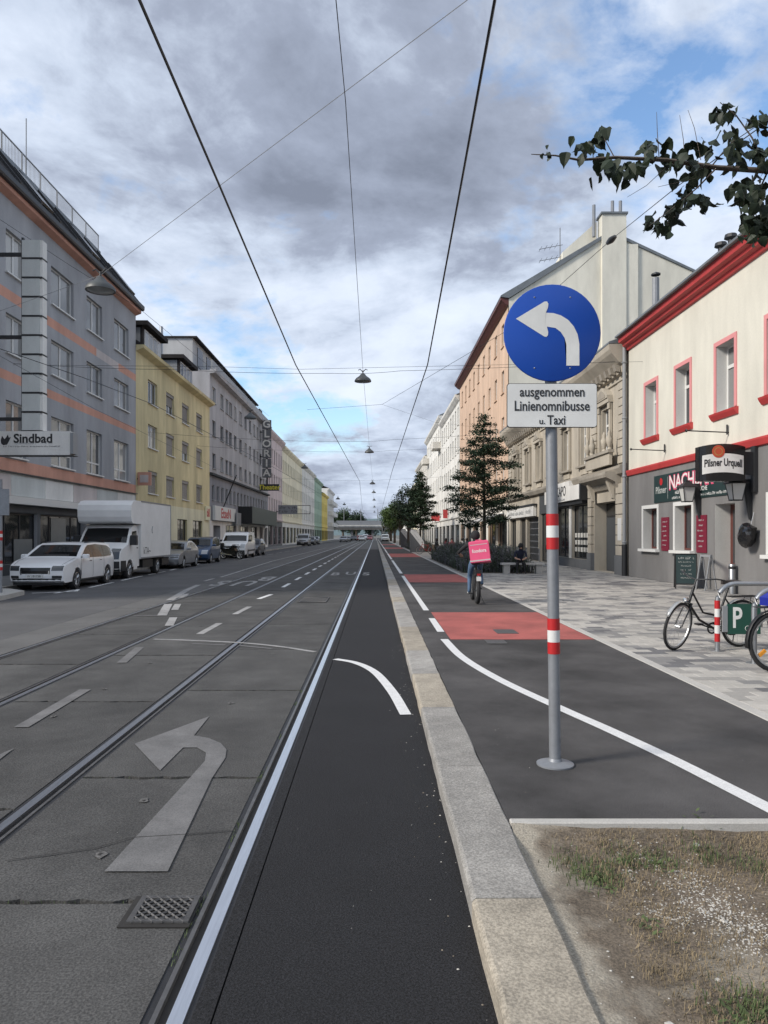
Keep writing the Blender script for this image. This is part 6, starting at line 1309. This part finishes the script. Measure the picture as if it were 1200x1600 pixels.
t = thing('ashtray_post', 'steel cylindrical ashtray post in the inn doorway', 'ashtray', (9.85, 20.3, .1)); MB().lathe([(.001, 0), (.09, 0), (.09, .8), (.075, .82), (.001, .80)], n=16).build('post', 'steel', t, 40); MB().lathe([(.092, .68), (.095, .70), (.095, .74), (.092, .76)], n=16).build('ring', 'iron_dark', t)
# slanted stands, traffic light, far sign posts
for i, (X, Y, s_) in enumerate(((3.9, 69.5, 1.0), (4.0, 96, 1.1))):
    t = thing('slanted_stand', ('nearer grey slanted stand with white diagonal face by the path', 'farther grey slanted stand with white diagonal face by the path')[i], 'stand', (X, Y, .1)); pr = [(-.55, 0), (.75, 0), (.75, .9), (-.05, 2.15), (-.5, 2.2), (-.62, 1.95)]
    MB().prism([(a * s_, b_ * s_) for a, b_ in pr], 0, .9, 'y').build('body', 'wall_mid_grey', t); fc = MB().prism([(a * s_, b_ * s_) for a, b_ in [(-.5, 2.14), (-.06, 2.12), (.72, .98), (.72, .35), (.62, .35), (-.58, 1.9)]], -.03, -.002, 'y').build('white_face', 'sign_white', t)
    q = obj('lettering', fit_text('---', .7 * s_, .16 * s_, 'grey_frame'), fc, (.05 * s_, -.033, 1.45 * s_)); q.rotation_euler = (0, 0, 0); q.rotation_euler = Matrix.Rotation(R(54), 3, 'Y').to_4x4().to_euler() if False else (R(90), R(52), 0)
t = thing('traffic_light', 'far traffic light on a white backing board before the bridge', 'traffic light', (2.3, 200, .1)); MB().tube([(0, 0, 0), (0, 0, 3.9)], .07, 8).build('pole', 'grey_frame', t); MB().box(-.4, .4, -.1, -.07, 2.2, 4.3).build('backing_board', 'plate_white', t); hd_ = MB().box(-.2, .2, -.3, -.11, 2.7, 4.0).build('housing', 'black', t)
for k, m_ in enumerate(('lamp_dark', 'lamp_dark', 'lamp_red')): MB().lathe([(.001, -.315), (.13, -.305)], (0, 0, 2.95 + k * .4), 'y', 12).build('lens', m_, hd_)
t = thing('shop_awning', 'white striped awning over the far cafe on the salmon house', 'awning', (XR, 60.5, 2.7), math.pi)
for k in range(9): MB().prism([(.01, .75), (2.2, .05), (2.2, -.15), (2.17, -.15), (2.17, .0), (.01, .7)], -3.6 + k * .8, -2.81 + k * .8, 'y').build('awning_strip', 'sign_white' if k % 2 else 'grey_frame', t)

# ================================================================ PEOPLE
mat('skin', (0.42, 0.25, 0.18), 0.6); mat('jeans', (0.07, 0.12, 0.20), 0.85, var=.15, scale=12); mat('cloth_black', (0.013, 0.013, 0.015), 0.85); mat('cloth_navy', (0.012, 0.016, 0.035), 0.85); mat('cloth_maroon', (0.11, 0.015, 0.02), 0.85); mat('cloth_white', (0.5, 0.49, 0.46), 0.85); mat('cloth_rose', (.45, .12, .13), .85); mat('shoe_white', (0.62, 0.62, 0.60), 0.6); mat('hair_dark', (0.012, 0.009, 0.008), 0.7); mat('bag_pink', (0.62, 0.07, 0.17), 0.6, var=.06, scale=8, bump=.3, bscale=12); mat('bag_grey', (0.42, 0.40, 0.39), 0.7)
def person(label, J, mats, loc, rz, hair='hair_dark', cat='person', group=None, hands=True, cap=False):
    """J: joint positions; one skinned body, its faces take the clothing of the nearest limb"""
    bones = [('pelvis', 'waist', .125, .115, 'legs'), ('waist', 'chest', .115, .135, 'top'), ('chest', 'neck', .135, .058, 'top'), ('neck', 'head', .055, .075, 'skin'), ('head', 'crown', .095, .07, 'skin')]
    for s in 'lr': bones += [('chest', 'sh_' + s, .12, .062, 'top'), ('sh_' + s, 'el_' + s, .055, .042, 'top'), ('el_' + s, 'wr_' + s, .040, .028, 'arm'), ('wr_' + s, 'pm_' + s, .026, .032, 'skin'), ('pelvis', 'hp_' + s, .12, .095, 'legs'), ('hp_' + s, 'kn_' + s, .088, .060, 'legs'), ('kn_' + s, 'an_' + s, .056, .040, 'legs'), ('an_' + s, 'to_' + s, .042, .034, 'shoe')]
    J = {k: Vector(v) for k, v in J.items()}; H_ = J['head']; J['nose'] = H_ + J.get('face', Vector((.11, 0, 0))); J.pop('face', None); bones.append(('head', 'nose', .09, .025, 'skin'))
    if hands:
        for s in 'lr':
            d = (J['pm_' + s] - J['wr_' + s]).normalized(); sd = d.cross(Vector((0, 0, 1))); sd = sd.normalized() if sd.length > .1 else Vector((0, 1, 0)); dn = Vector((0, 0, -1))
            for k in range(4):
                o = sd * (k - 1.5) * .022; L = (.065, .08, .075, .058)[k]; J[f'k{k}{s}'] = J['pm_' + s] + o + d * .035; J[f'f{k}{s}'] = J[f'k{k}{s}'] + d * L * .6 + dn * L * .5; bones += [('pm_' + s, f'k{k}{s}', .02, .010, 'skin'), (f'k{k}{s}', f'f{k}{s}', .010, .008, 'skin')]
            J['t0' + s] = J['wr_' + s].lerp(J['pm_' + s], .5) + sd * .045; J['t1' + s] = J['t0' + s] + d * .05 + dn * .02; bones += [('wr_' + s, 't0' + s, .02, .012, 'skin'), ('t0' + s, 't1' + s, .011, .009, 'skin')]
    names = []; rad = {}
    for a, b_, ra, rb_, _ in bones:
        for n_, r_ in ((a, ra), (b_, rb_)):
            if n_ not in names: names.append(n_)
            rad[n_] = max(rad.get(n_, 0), r_) if n_ not in ('pelvis', 'chest', 'head') else {'pelvis': .125, 'chest': .14, 'head': .098}[n_]
    idx = {n_: i for i, n_ in enumerate(names)}
    me = bpy.data.meshes.new('tmp'); me.from_pydata([tuple(J[n_]) for n_ in names], [(idx[a], idx[b_]) for a, b_, *_ in bones], []); to = bpy.data.objects.new('tmp', me); COL.objects.link(to)
    md = to.modifiers.new('skin', 'SKIN'); md.use_smooth_shade = True; sv = me.skin_vertices[0].data
    for n_, i in idx.items(): sv[i].radius = (rad[n_], rad[n_])
    sv[idx['pelvis']].use_root = True; to.modifiers.new('sub', 'SUBSURF').levels = 2
    bpy.context.view_layer.update(); dg = bpy.context.evaluated_depsgraph_get(); bm_ = bpy.data.meshes.new_from_object(to.evaluated_get(dg)); bpy.data.objects.remove(to)
    ms = ['skin', mats['top'], mats['legs'], mats.get('shoe', 'cloth_black'), mats.get('arm', mats['top'])]; key = {'skin': 0, 'top': 1, 'legs': 2, 'shoe': 3, 'arm': 4}; bm_.materials.clear()
    for m_ in ms: bm_.materials.append(M(m_))
    seg = [(J[a], J[b_], max(ra, rb_), key[k]) for a, b_, ra, rb_, k in bones]
    for p in bm_.polygons:
        c = p.center; best = 1e9
        for a, b_, r_, k in seg:
            d = b_ - a; q = max(0, min(1, (c - a).dot(d) / max(1e-9, d.length_squared))); dd = (c - a - d * q).length - r_
            if dd < best: best, kk = dd, k
        p.material_index = kk; p.use_smooth = True
    t = thing('person', label, cat, loc, rz, group); bm_.name = 'body'; obj('body', bm_, t)
    f = (J['nose'] - H_); fd = Vector((f.x, f.y, 0)).normalized(); h = MB(); c = H_ + Vector((0, 0, .035)) - fd * .02
    h.lathe([(.001, .115), (.06, .105), (.10, .06), (.112, .0), (.108, -.05), (.09, -.085)], tuple(c), n=14); ho = h.build('cap' if cap else 'hair', hair, t, 180)
    return t
def sit(dx=0, seat=.45, lean_=.05, arms=.3):       # seated pose facing local +x
    P = {'pelvis': (0, 0, seat + .12), 'waist': (lean_ * .3, 0, seat + .30), 'chest': (lean_, 0, seat + .50), 'neck': (lean_ * 1.4, 0, seat + .66), 'head': (lean_ * 1.7 + .02, 0, seat + .78), 'crown': (lean_ * 1.7 + .01, 0, seat + .85)}
    for s, q in (('l', 1), ('r', -1)): P.update({'sh_' + s: (lean_, q * .19, seat + .58), 'el_' + s: (lean_ + .08, q * .25, seat + .32), 'wr_' + s: (lean_ + arms, q * .14, seat + .26), 'pm_' + s: (lean_ + arms + .06, q * .10, seat + .26), 'hp_' + s: (.06, q * .10, seat + .07), 'kn_' + s: (.44, q * .15, seat + .06), 'an_' + s: (.42, q * .16, .09), 'to_' + s: (.58, q * .18, .035)})
    return P
# cyclist with the delivery bag
cy = Vector((2.40, 17.25)); hdg = R(88)
P = {'pelvis': (.28, 0, 1.0), 'waist': (.33, 0, 1.14), 'chest': (.42, 0, 1.33), 'neck': (.47, 0, 1.47), 'head': (.50, 0, 1.58), 'crown': (.49, 0, 1.64)}
for s, q in (('l', 1), ('r', -1)):
    P.update({'sh_' + s: (.43, q * .19, 1.40), 'el_' + s: (.56, q * .40, 1.20), 'wr_' + s: (.82, q * .33, 1.13), 'pm_' + s: (.88, q * .31, 1.12), 'hp_' + s: (.30, q * .10, .95)})
P.update({'kn_l': (.56, .13, .62), 'an_l': (.44, .15, .27), 'to_l': (.58, .16, .22), 'kn_r': (.66, -.13, .80), 'an_r': (.42, -.15, .46), 'to_r': (.56, -.16, .42)})
cyc = person('cyclist in dark top and jeans riding away with a pink delivery bag', P, {'top': 'cloth_black', 'legs': 'jeans', 'shoe': 'shoe_white', 'arm': 'skin'}, (cy.x, cy.y, .1), hdg, hair='cloth_black', cap=True)
bicycle('electric_bicycle', 'black fat-tyred electric bicycle ridden by the cyclist', (cy.x, cy.y, .1), hdg, r=.33, base=1.12, tyre=.052, rack=True, guards=False, tyrem='rubber')
eb = [o_ for o_ in bpy.data.objects if o_.name.startswith('electric_bicycle')][0]; MB().box(-.28, .2, -.07, .07, .70, .80).build('battery', 'black', eb); MB().box(-.32, -.28, -.05, .05, .56, .66).build('number_plate', 'plate_white', eb); MB().box(-.30, -.285, -.04, .04, .68, .73).build('rear_light', 'lamp_red', eb)
t = thing('delivery_bag', 'pink cube delivery backpack with white lettering on the cyclist', 'delivery bag', (cy.x, cy.y, .1), hdg)
g = MB(); g.bevbox(-.20, .20, -.23, .23, 0, .50, .025); bo = g.build('bag', 'bag_pink', t); bo.location = (.06, -.09, .97); bo.rotation_euler = (R(-7), R(8), R(-10))
q = obj('lettering', fit_text('foodora', .33, .085, 'sign_white', bold=.01), bo, (-.203, 0, .26)); q.rotation_euler = FACE['cam']; q.rotation_euler = (R(90), 0, R(-90))
MB().box(-.205, .205, -.235, .235, .02, .05).build('base_piping', 'bag_grey', bo); MB().box(.06, .205, .2305, .236, .05, .47).build('side_panel', 'bag_grey', bo); MB().tube([(0, -.08, .5), (0, -.06, .54), (0, .06, .54), (0, .08, .5)], .012, 5).build('grab_handle', 'bag_pink', bo); MB().box(-.2035, -.2005, -.2, .2, .40, .415).build('zip', 'bag_grey', bo)
for s_ in (-.13, .13): MB().tube([(.205, s_, .42), (.30, s_, .46), (.42, s_, .40), (.40, s_ * 1.15, .2), (.205, s_, .08)], .018, 5).build('strap', 'cloth_black', bo)
# seated man beside the lavender bed on a block bench
t = thing('bench', 'low concrete bench at the end of the lavender bed', 'bench', (6.2, 30.75, .1)); MB().bevbox(-.9, .9, -.0, .45, .37, .45, .015).build('seat', 'kerb_concrete', t); MB().box(-.8, -.55, .05, .4, 0, .369).build('leg', 'kerb_concrete', t); MB().box(.55, .8, .05, .4, 0, .369).build('leg', 'kerb_concrete', t)
P = sit(seat=.36, lean_=.22, arms=.22); P['face'] = (.08, 0, -.06)
person('person in dark cap and navy shirt sitting hunched on the low bench', P, {'top': 'cloth_navy', 'legs': 'cloth_black', 'arm': 'skin'}, (6.1, 31.0, .1), R(-95), cap=True, hair='cloth_black')
# far cafe guests
def table(x, y_, label):
    t = thing('cafe_table', label, 'table', (x, y_, .1), 0, 'far cafe tables'); MB().lathe([(.001, .72), (.38, .72), (.38, .745), (.001, .745)], n=16).build('table_top', 'wood_grey', t); MB().tube([(0, 0, .02), (0, 0, .72)], .03, 6).build('leg', 'iron_dark', t); MB().lathe([(.22, 0.001), (.22, .02), (.03, .03)], n=12).build('base', 'iron_dark', t)
def chair(x, y_, rz, label):
    t = thing('cafe_chair', label, 'chair', (x, y_, .1), rz, 'far cafe chairs'); MB().box(-.2, .22, -.2, .2, .41, .45).build('seat', 'wood_grey', t); MB().box(-.24, -.205, -.2, .2, .5, .85).build('backrest', 'wood_grey', t)
    for a in (-.19, .2):
        for b_ in (-.18, .18): MB().tube([(a, b_, 0), (a, b_, .41 if a > 0 else .85)], .014, 5).build('leg', 'iron_dark', t)
G1 = 'guests at the far cafe'
for i, (x, y_, rz, top, lab) in enumerate(((5.45, 57.5, 0, 'cloth_maroon', 'person in maroon top at the left far cafe table'), (6.9, 57.5, 180, 'cloth_white', 'person in white top at the right far cafe table'), (6.1, 58.6, -90, 'cloth_rose', 'person in rose top behind the far cafe tables'), (7.5, 59.5, 180, 'cloth_navy', 'person in navy top farthest right at the cafe'), (4.9, 59.4, 20, 'cloth_black', 'person in black top farthest left at the cafe'))):
    chair(x, y_, R(rz), 'wooden chair under the ' + lab.split(' at ')[0].split(' behind ')[0].split(' farthest')[0]); person(lab, sit(), {'top': top, 'legs': 'cloth_black', 'arm': 'skin'}, (x, y_, .1), R(rz), group=G1, hands=False)
table(6.15, 57.5, 'round table between the maroon and white cafe guests'); table(6.8, 59.5, 'round table before the navy cafe guest')
# ================================================================ TREES AND PLANTS
mat('bark', (0.09, 0.07, 0.055), 0.9, var=0.3, scale=14, bump=0.6, bscale=30)
def leafmat(nm, c, tr=0.25):
    m = mat(nm, c, 0.55, var=0.35, scale=2.2, spec=0.3, trans=0.0); return m
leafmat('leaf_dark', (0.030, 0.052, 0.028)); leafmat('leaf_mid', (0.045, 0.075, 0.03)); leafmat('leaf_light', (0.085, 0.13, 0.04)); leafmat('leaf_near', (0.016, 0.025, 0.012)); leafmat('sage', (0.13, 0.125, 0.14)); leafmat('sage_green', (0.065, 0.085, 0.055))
def leafq(mb, p, s, r):
    d = Vector((r.gauss(0, 1), r.gauss(0, 1), r.gauss(0, .55))).normalized(); n = d.cross(Vector((r.gauss(0, .6), r.gauss(0, .6), 1))).normalized()
    a = p - d * s * .5; b_ = p + d * s * .5; mb.quad(a, p + n * s * .32 , b_, p - n * s * .32)
def conical_tree(label, base, h, w, clear, m='leaf_dark', n_tiers=16, leaf=.11, seed=1, dens=1.0, group='street trees on the right'):
    r = random.Random(seed); t = thing('street_tree', label, 'tree', base, 0, group); tr = MB(); tr.tube([(0, 0, -.05), (.03, .02, h * .35), (0, -.03, h * .7), (0, 0, h * .97)], [.10, .075, .045, .012], 8)
    lf = MB()
    for k in range(n_tiers):
        q = k / (n_tiers - 1); z0 = clear + (h - clear) * (q ** .95) * .95; env = (1 - q) ** .75 * (.62 + .38 * min(1, q * 4.5)); nb = r.randint(4, 6) if q < .8 else 3
        a0 = r.uniform(0, 6.28)
        for j in range(nb):
            a = a0 + 6.283 * j / nb + r.uniform(-.4, .4); L = w / 2 * env * r.uniform(.72, 1.2) + .12; droop = r.uniform(-.05, .30); d = Vector((math.cos(a), math.sin(a), 0)); P0 = Vector((0, 0, z0)); P1 = P0 + d * L * .55 + Vector((0, 0, L * droop * .9)); P2 = P0 + d * L + Vector((0, 0, L * droop * 1.0))
            tr.tube([P0, P1, P2], .018, 4, r2=.004); cnt = int((22 + 70 * L) * dens)
            for _ in range(cnt):
                f = r.uniform(.12, 1.03) ** .8; p = P0.lerp(P1, f * 2) if f < .5 else P1.lerp(P2, f * 2 - 1); sp = .06 + .13 * (1 - abs(f - .5)); p = p + Vector((r.gauss(0, sp), r.gauss(0, sp), r.gauss(0, sp * .55))); leafq(lf, p, leaf * r.uniform(.7, 1.3), r)
    for _ in range(int(160 * dens)): leafq(lf, Vector((r.gauss(0, .12), r.gauss(0, .12), r.uniform(clear + .3, h))), leaf, r)
    tr.build('trunk', 'bark', t, 60); lf.build('crown', m, t)
conical_tree('nearest conical street tree standing in the lavender bed', (5.62, 38, .1), 7.95, 4.5, 2.1, seed=4, n_tiers=15, dens=2.5, leaf=.115)
conical_tree('second conical street tree by the nearer slanted stand', (4.3, 70, .1), 7.7, 3.7, 2.3, seed=9, n_tiers=17, dens=2.2, leaf=.14)
def round_tree(label, base, h, w, clear, m, seed, leaf=.22, n=5200, group='street trees on the right', name='street_tree'):
    r = random.Random(seed); t = thing(name, label, 'tree', base, 0, group); tr = MB(); tr.tube([(0, 0, -.1), (0, 0, clear), (0, 0, h * .7)], [w * .035 + .06, w * .03 + .05, .04], 8); lf = MB(); ch = h - clear
    blobs = []
    for _ in range(34):
        while True:
            v = Vector((r.uniform(-1, 1), r.uniform(-1, 1), r.uniform(-1, 1)))
            if v.length < 1: break
        c = Vector((v.x * w * .36, v.y * w * .36, clear + ch * .5 + v.z * ch * .38)); blobs.append((c, w * r.uniform(.09, .2))); tr.tube([(0, 0, clear * .9), c], .05, 4, r2=.015)
    for _ in range(n):
        c, q = r.choice(blobs); v = Vector((r.gauss(0, 1), r.gauss(0, 1), r.gauss(0, .8))); v = v.normalized() * q * r.uniform(.55, 1.15); leafq(lf, c + v, leaf * r.uniform(.7, 1.3), r)
    tr.build('trunk', 'bark', t, 60); lf.build('crown', m, t)
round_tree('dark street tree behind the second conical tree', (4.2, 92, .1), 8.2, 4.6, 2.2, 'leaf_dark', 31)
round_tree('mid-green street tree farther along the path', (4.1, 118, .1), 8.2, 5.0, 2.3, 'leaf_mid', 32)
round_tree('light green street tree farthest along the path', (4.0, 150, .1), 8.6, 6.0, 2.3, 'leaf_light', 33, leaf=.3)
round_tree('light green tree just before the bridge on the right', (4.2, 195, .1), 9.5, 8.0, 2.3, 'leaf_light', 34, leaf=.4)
round_tree('broad dark tree just left of the bridge', (-21, 282, 0), 13.5, 13, 2.5, 'leaf_mid', 35, leaf=.7, n=4200, group='trees by the bridge', name='roadside_tree')
round_tree('broad green tree behind the left half of the bridge', (-14, 322, 0), 14.0, 13, 3, 'leaf_mid', 36, leaf=.7, n=4200, group='trees by the bridge', name='roadside_tree')
round_tree('rounded dark tree behind the middle of the bridge', (-8.5, 335, 0), 13.0, 10, 3, 'leaf_dark', 37, leaf=.7, n=3600, group='trees by the bridge', name='roadside_tree')
round_tree('green tree beside the balconied block', (-16.5, 266, 0), 11.5, 7, 2, 'leaf_mid', 38, leaf=.5, n=3600, group='trees by the bridge', name='roadside_tree')
# lavender-like beds
def bed(label, x0, x1, y0, y1, h, n, seed):
    r = random.Random(seed); sl = struct(MB().box(x0, x1, y0, y1, .02, .11).build('planting_bed', 'earth')); mb = MB()
    for _ in range(n):
        x, y_ = r.uniform(x0 + .05, x1 - .05), r.uniform(y0 + .05, y1 - .05); ed = min(x - x0, x1 - x, y_ - y0, y1 - y_); hh = h * (r.uniform(.5, 1.1) + .28 * mnoise.noise(Vector((x * .9, y_ * .9, 0)))) * min(1, .42 + ed * 1.0); a = r.uniform(0, 6.28); l = r.uniform(.05, .55) * hh; d = Vector((math.cos(a), math.sin(a), 0)); n_ = Vector((-d.y, d.x, 0)) * r.uniform(.008, .016); p = Vector((x, y_, .1)); mid = p + d * l * .4 + Vector((0, 0, hh * .55)); tip = p + d * l + Vector((0, 0, hh))
        mb.cur = 0 if r.random() < .42 else 1; mb.quad(p - n_, p + n_, mid + n_ * 1.1, mid - n_ * 1.1); mb.quad(mid - n_ * 1.1, mid + n_ * 1.1, tip)
        if r.random() < .7:
            for q in (.4, .6, .75, .9): c = p.lerp(tip, q) + Vector((r.gauss(0, .03), r.gauss(0, .03), 0)); leafq(mb, c, r.uniform(.05, .1), r)
    tag(mb.build('lavender', ['sage', 'sage_green']), label, 'lavender', kind='stuff')
bed('bushy grey-green lavender filling the bed beside the cyclist', 3.75, 6.8, 31.3, 50.0, 1.12, 15000, 3)
bed('grey-green lavender by the slanted stands', 3.75, 6.0, 71.0, 94.0, 1.1, 5000, 5)
# overhanging branch of a street tree that stands out of frame on the right
def near_tree():
    r = random.Random(12); t = thing('street_tree', 'leafy branch reaching in at the top right from a tree out of frame', 'tree', (4.6, 3.1, .02)); o = Vector((4.6, 3.1, .02)); D = 4.0
    MB().tube([(0, 0, 0), (.03, 0, 1.2), (-.02, .05, 2.6), (.05, 0, 4.2), (.0, .1, 6.0)], [.13, .105, .09, .07, .03], 12).build('trunk', 'bark', t, 60)
    def P(px, py, dd=0): return A(px, py, D + dd) - o
    def limb(pts, r0, r1): MB().tube(pts, r0, 6, r2=r1).build('branch', 'bark', t, 60); return pts
    limbs = [limb([(0.0, .02, 3.2), (-.9, .45, 3.55), P(1290, 285), P(1200, 267), P(1120, 262), P(1040, 250), P(960, 246), P(905, 250), P(868, 243), P(830, 241)], .022, .002),
             limb([P(1120, 262), P(1090, 293, -.05), P(1045, 330, -.1), P(1008, 358, -.1)], .005, .002), limb([P(1200, 267), P(1185, 300, .1), P(1178, 335, .1), P(1172, 370, .1)], .006, .002),
             limb([P(1200, 267), P(1175, 215, .1), P(1150, 180, .1), P(1125, 160, .1)], .006, .002), limb([P(1110, 262), P(1140, 225, .1), P(1185, 195, .1)], .004, .002), limb([P(960, 246), P(945, 218), P(940, 200)], .003, .0015),
             limb([P(1030, 250), P(1027, 205), P(1026, 175)], .0025, .001), limb([P(1070, 255), P(1068, 220), P(1062, 180)], .0025, .001), limb([P(1095, 250), P(1085, 200), P(1075, 172)], .002, .001), limb([P(1040, 262), P(1010, 290), P(980, 308)], .002, .001), limb([P(1090, 278), P(1060, 285), P(1028, 292)], .002, .001)]
    def leaf_mesh(k):
        rr = random.Random(50 + k); out = [(0, 0), (.30, .14), (.44, .36), (.40, .58), (.26, .78), (.08, .93), (0, 1.08)]; vs = []; fs = []; fold = rr.uniform(.15, .5); curl = rr.uniform(-.35, .15)
        mid = [(0, y_, curl * y_ * y_) for _, y_ in out]
        for s_ in (1, -1):
            e = [(s_ * x, y_ - .10 * (abs(x) > .35), fold * abs(x) + curl * y_ * y_ + .03 * math.sin(9 * y_)) for x, y_ in out]; i = len(vs); vs += mid + e; n = len(out)
            for q in range(n - 1): fs.append((i + q, i + q + 1, i + n + q + 1, i + n + q) if s_ > 0 else (i + q, i + n + q, i + n + q + 1, i + q + 1))
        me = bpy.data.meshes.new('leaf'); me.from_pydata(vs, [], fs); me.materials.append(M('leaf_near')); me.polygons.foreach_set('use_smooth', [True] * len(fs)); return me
    LM = [leaf_mesh(k) for k in range(6)]
    spots = []
    cl = [(858, 238, 4, 9), (925, 225, 9, 22), (945, 205, 3, 8), (955, 258, 9, 22), (985, 262, 8, 16), (1020, 228, 6, 18), (1045, 255, 5, 16), (1065, 245, 5, 16), (1090, 265, 6, 16), (1100, 225, 6, 18), (1130, 170, 6, 18), (1140, 205, 5, 16), (1160, 220, 5, 16), (1185, 185, 5, 14), (1190, 235, 5, 16), (1150, 245, 5, 16), (1075, 300, 7, 16), (1100, 310, 6, 16), (1055, 320, 6, 14), (1040, 345, 7, 14), (1020, 350, 5, 12), (1165, 290, 8, 18), (1185, 310, 7, 16), (1190, 345, 8, 16), (1170, 340, 7, 14), (1175, 365, 5, 12), (1200, 270, 5, 20), (1215, 320, 8, 20), (1220, 220, 8, 22)]
    kept = 0; restl = MB()
    for px, py, n, sp in sorted(cl):
        for _ in range(int(n * 2.7)):
            p = P(px + r.gauss(0, sp * .7), py + r.gauss(0, sp * .5), r.gauss(0, .12)); s_ = r.uniform(.045, .076) * (.45 if px < 880 else 1); me = r.choice(LM); rot = Matrix.Rotation(0, 3, 'X')
            from mathutils import Euler
            e = Euler((r.uniform(-2.6, -1.1), r.gauss(0, .5), r.uniform(0, 6.28)))
            if kept < 300 and px < 1198: lo = obj('leaf', me, t, p); lo.scale = (s_, s_, s_); lo.rotation_euler = e; kept += 1
            else:
                i0 = len(restl.v); mm = e.to_matrix() * s_; restl.v += [tuple(p + mm @ v.co) for v in me.vertices]
                for f_ in me.polygons: restl.f.append(tuple(i0 + q for q in f_.vertices)); restl.m.append(0)
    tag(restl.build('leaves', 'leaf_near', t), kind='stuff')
    cr = MB()                                         # the rest of the crown, above and right of the picture
    for _ in range(5200):
        v = Vector((r.gauss(0, 1), r.gauss(0, 1), r.gauss(0, .8))).normalized() * r.uniform(.5, 1.0); p = Vector((.5 + v.x * 1.7, -.2 + v.y * 1.7, 5.3 + v.z * 1.6)); w = p + o
        if w.y > .3 and (VX + F * w.x / w.y) < 1290 and (VY - F * (w.z - H) / w.y) > -90: continue
        leafq(cr, p, r.uniform(.08, .13), r)
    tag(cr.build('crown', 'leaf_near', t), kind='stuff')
near_tree()
for i, (x, y_, h_, w_) in enumerate(((-11, 372, 11, 12), (-2, 380, 9, 12), (7, 368, 11, 12), (15, 355, 13, 13))):
    round_tree(('dark tree under the left span of the bridge', 'low dark tree behind the middle span of the bridge', 'dark tree behind the right span of the bridge', 'broad tree right of the bridge')[i], (x, y_, 0), h_, w_, 1.0, 'leaf_dark', 60 + i, leaf=.8, n=2600, group='trees by the bridge', name='roadside_tree')
# distant wooded hills beyond the bridge, bluish haze put into their colour
hv = []; hf = []
for k in range(61): x = -2600 + k * 86.0; hh = 60 + 55 * mnoise.noise(Vector((k * .13, 2.0, 0))) + 12 * mnoise.noise(Vector((k * .7, 5.0, 0))); hv += [(x, 3600, -1), (x, 3900, 55 + hh * .6), (x, 4500, -1)]
for k in range(60):
    for j in range(2): a = k * 3 + j; hf.append((a, a + 3, a + 4, a + 1))
mat('hazed_forest', (0.10, 0.14, 0.15), 0.95, var=.2, scale=.01); me = bpy.data.meshes.new('hills'); me.from_pydata(hv, [], hf); me.materials.append(M('hazed_forest')); struct(obj('hills', me))
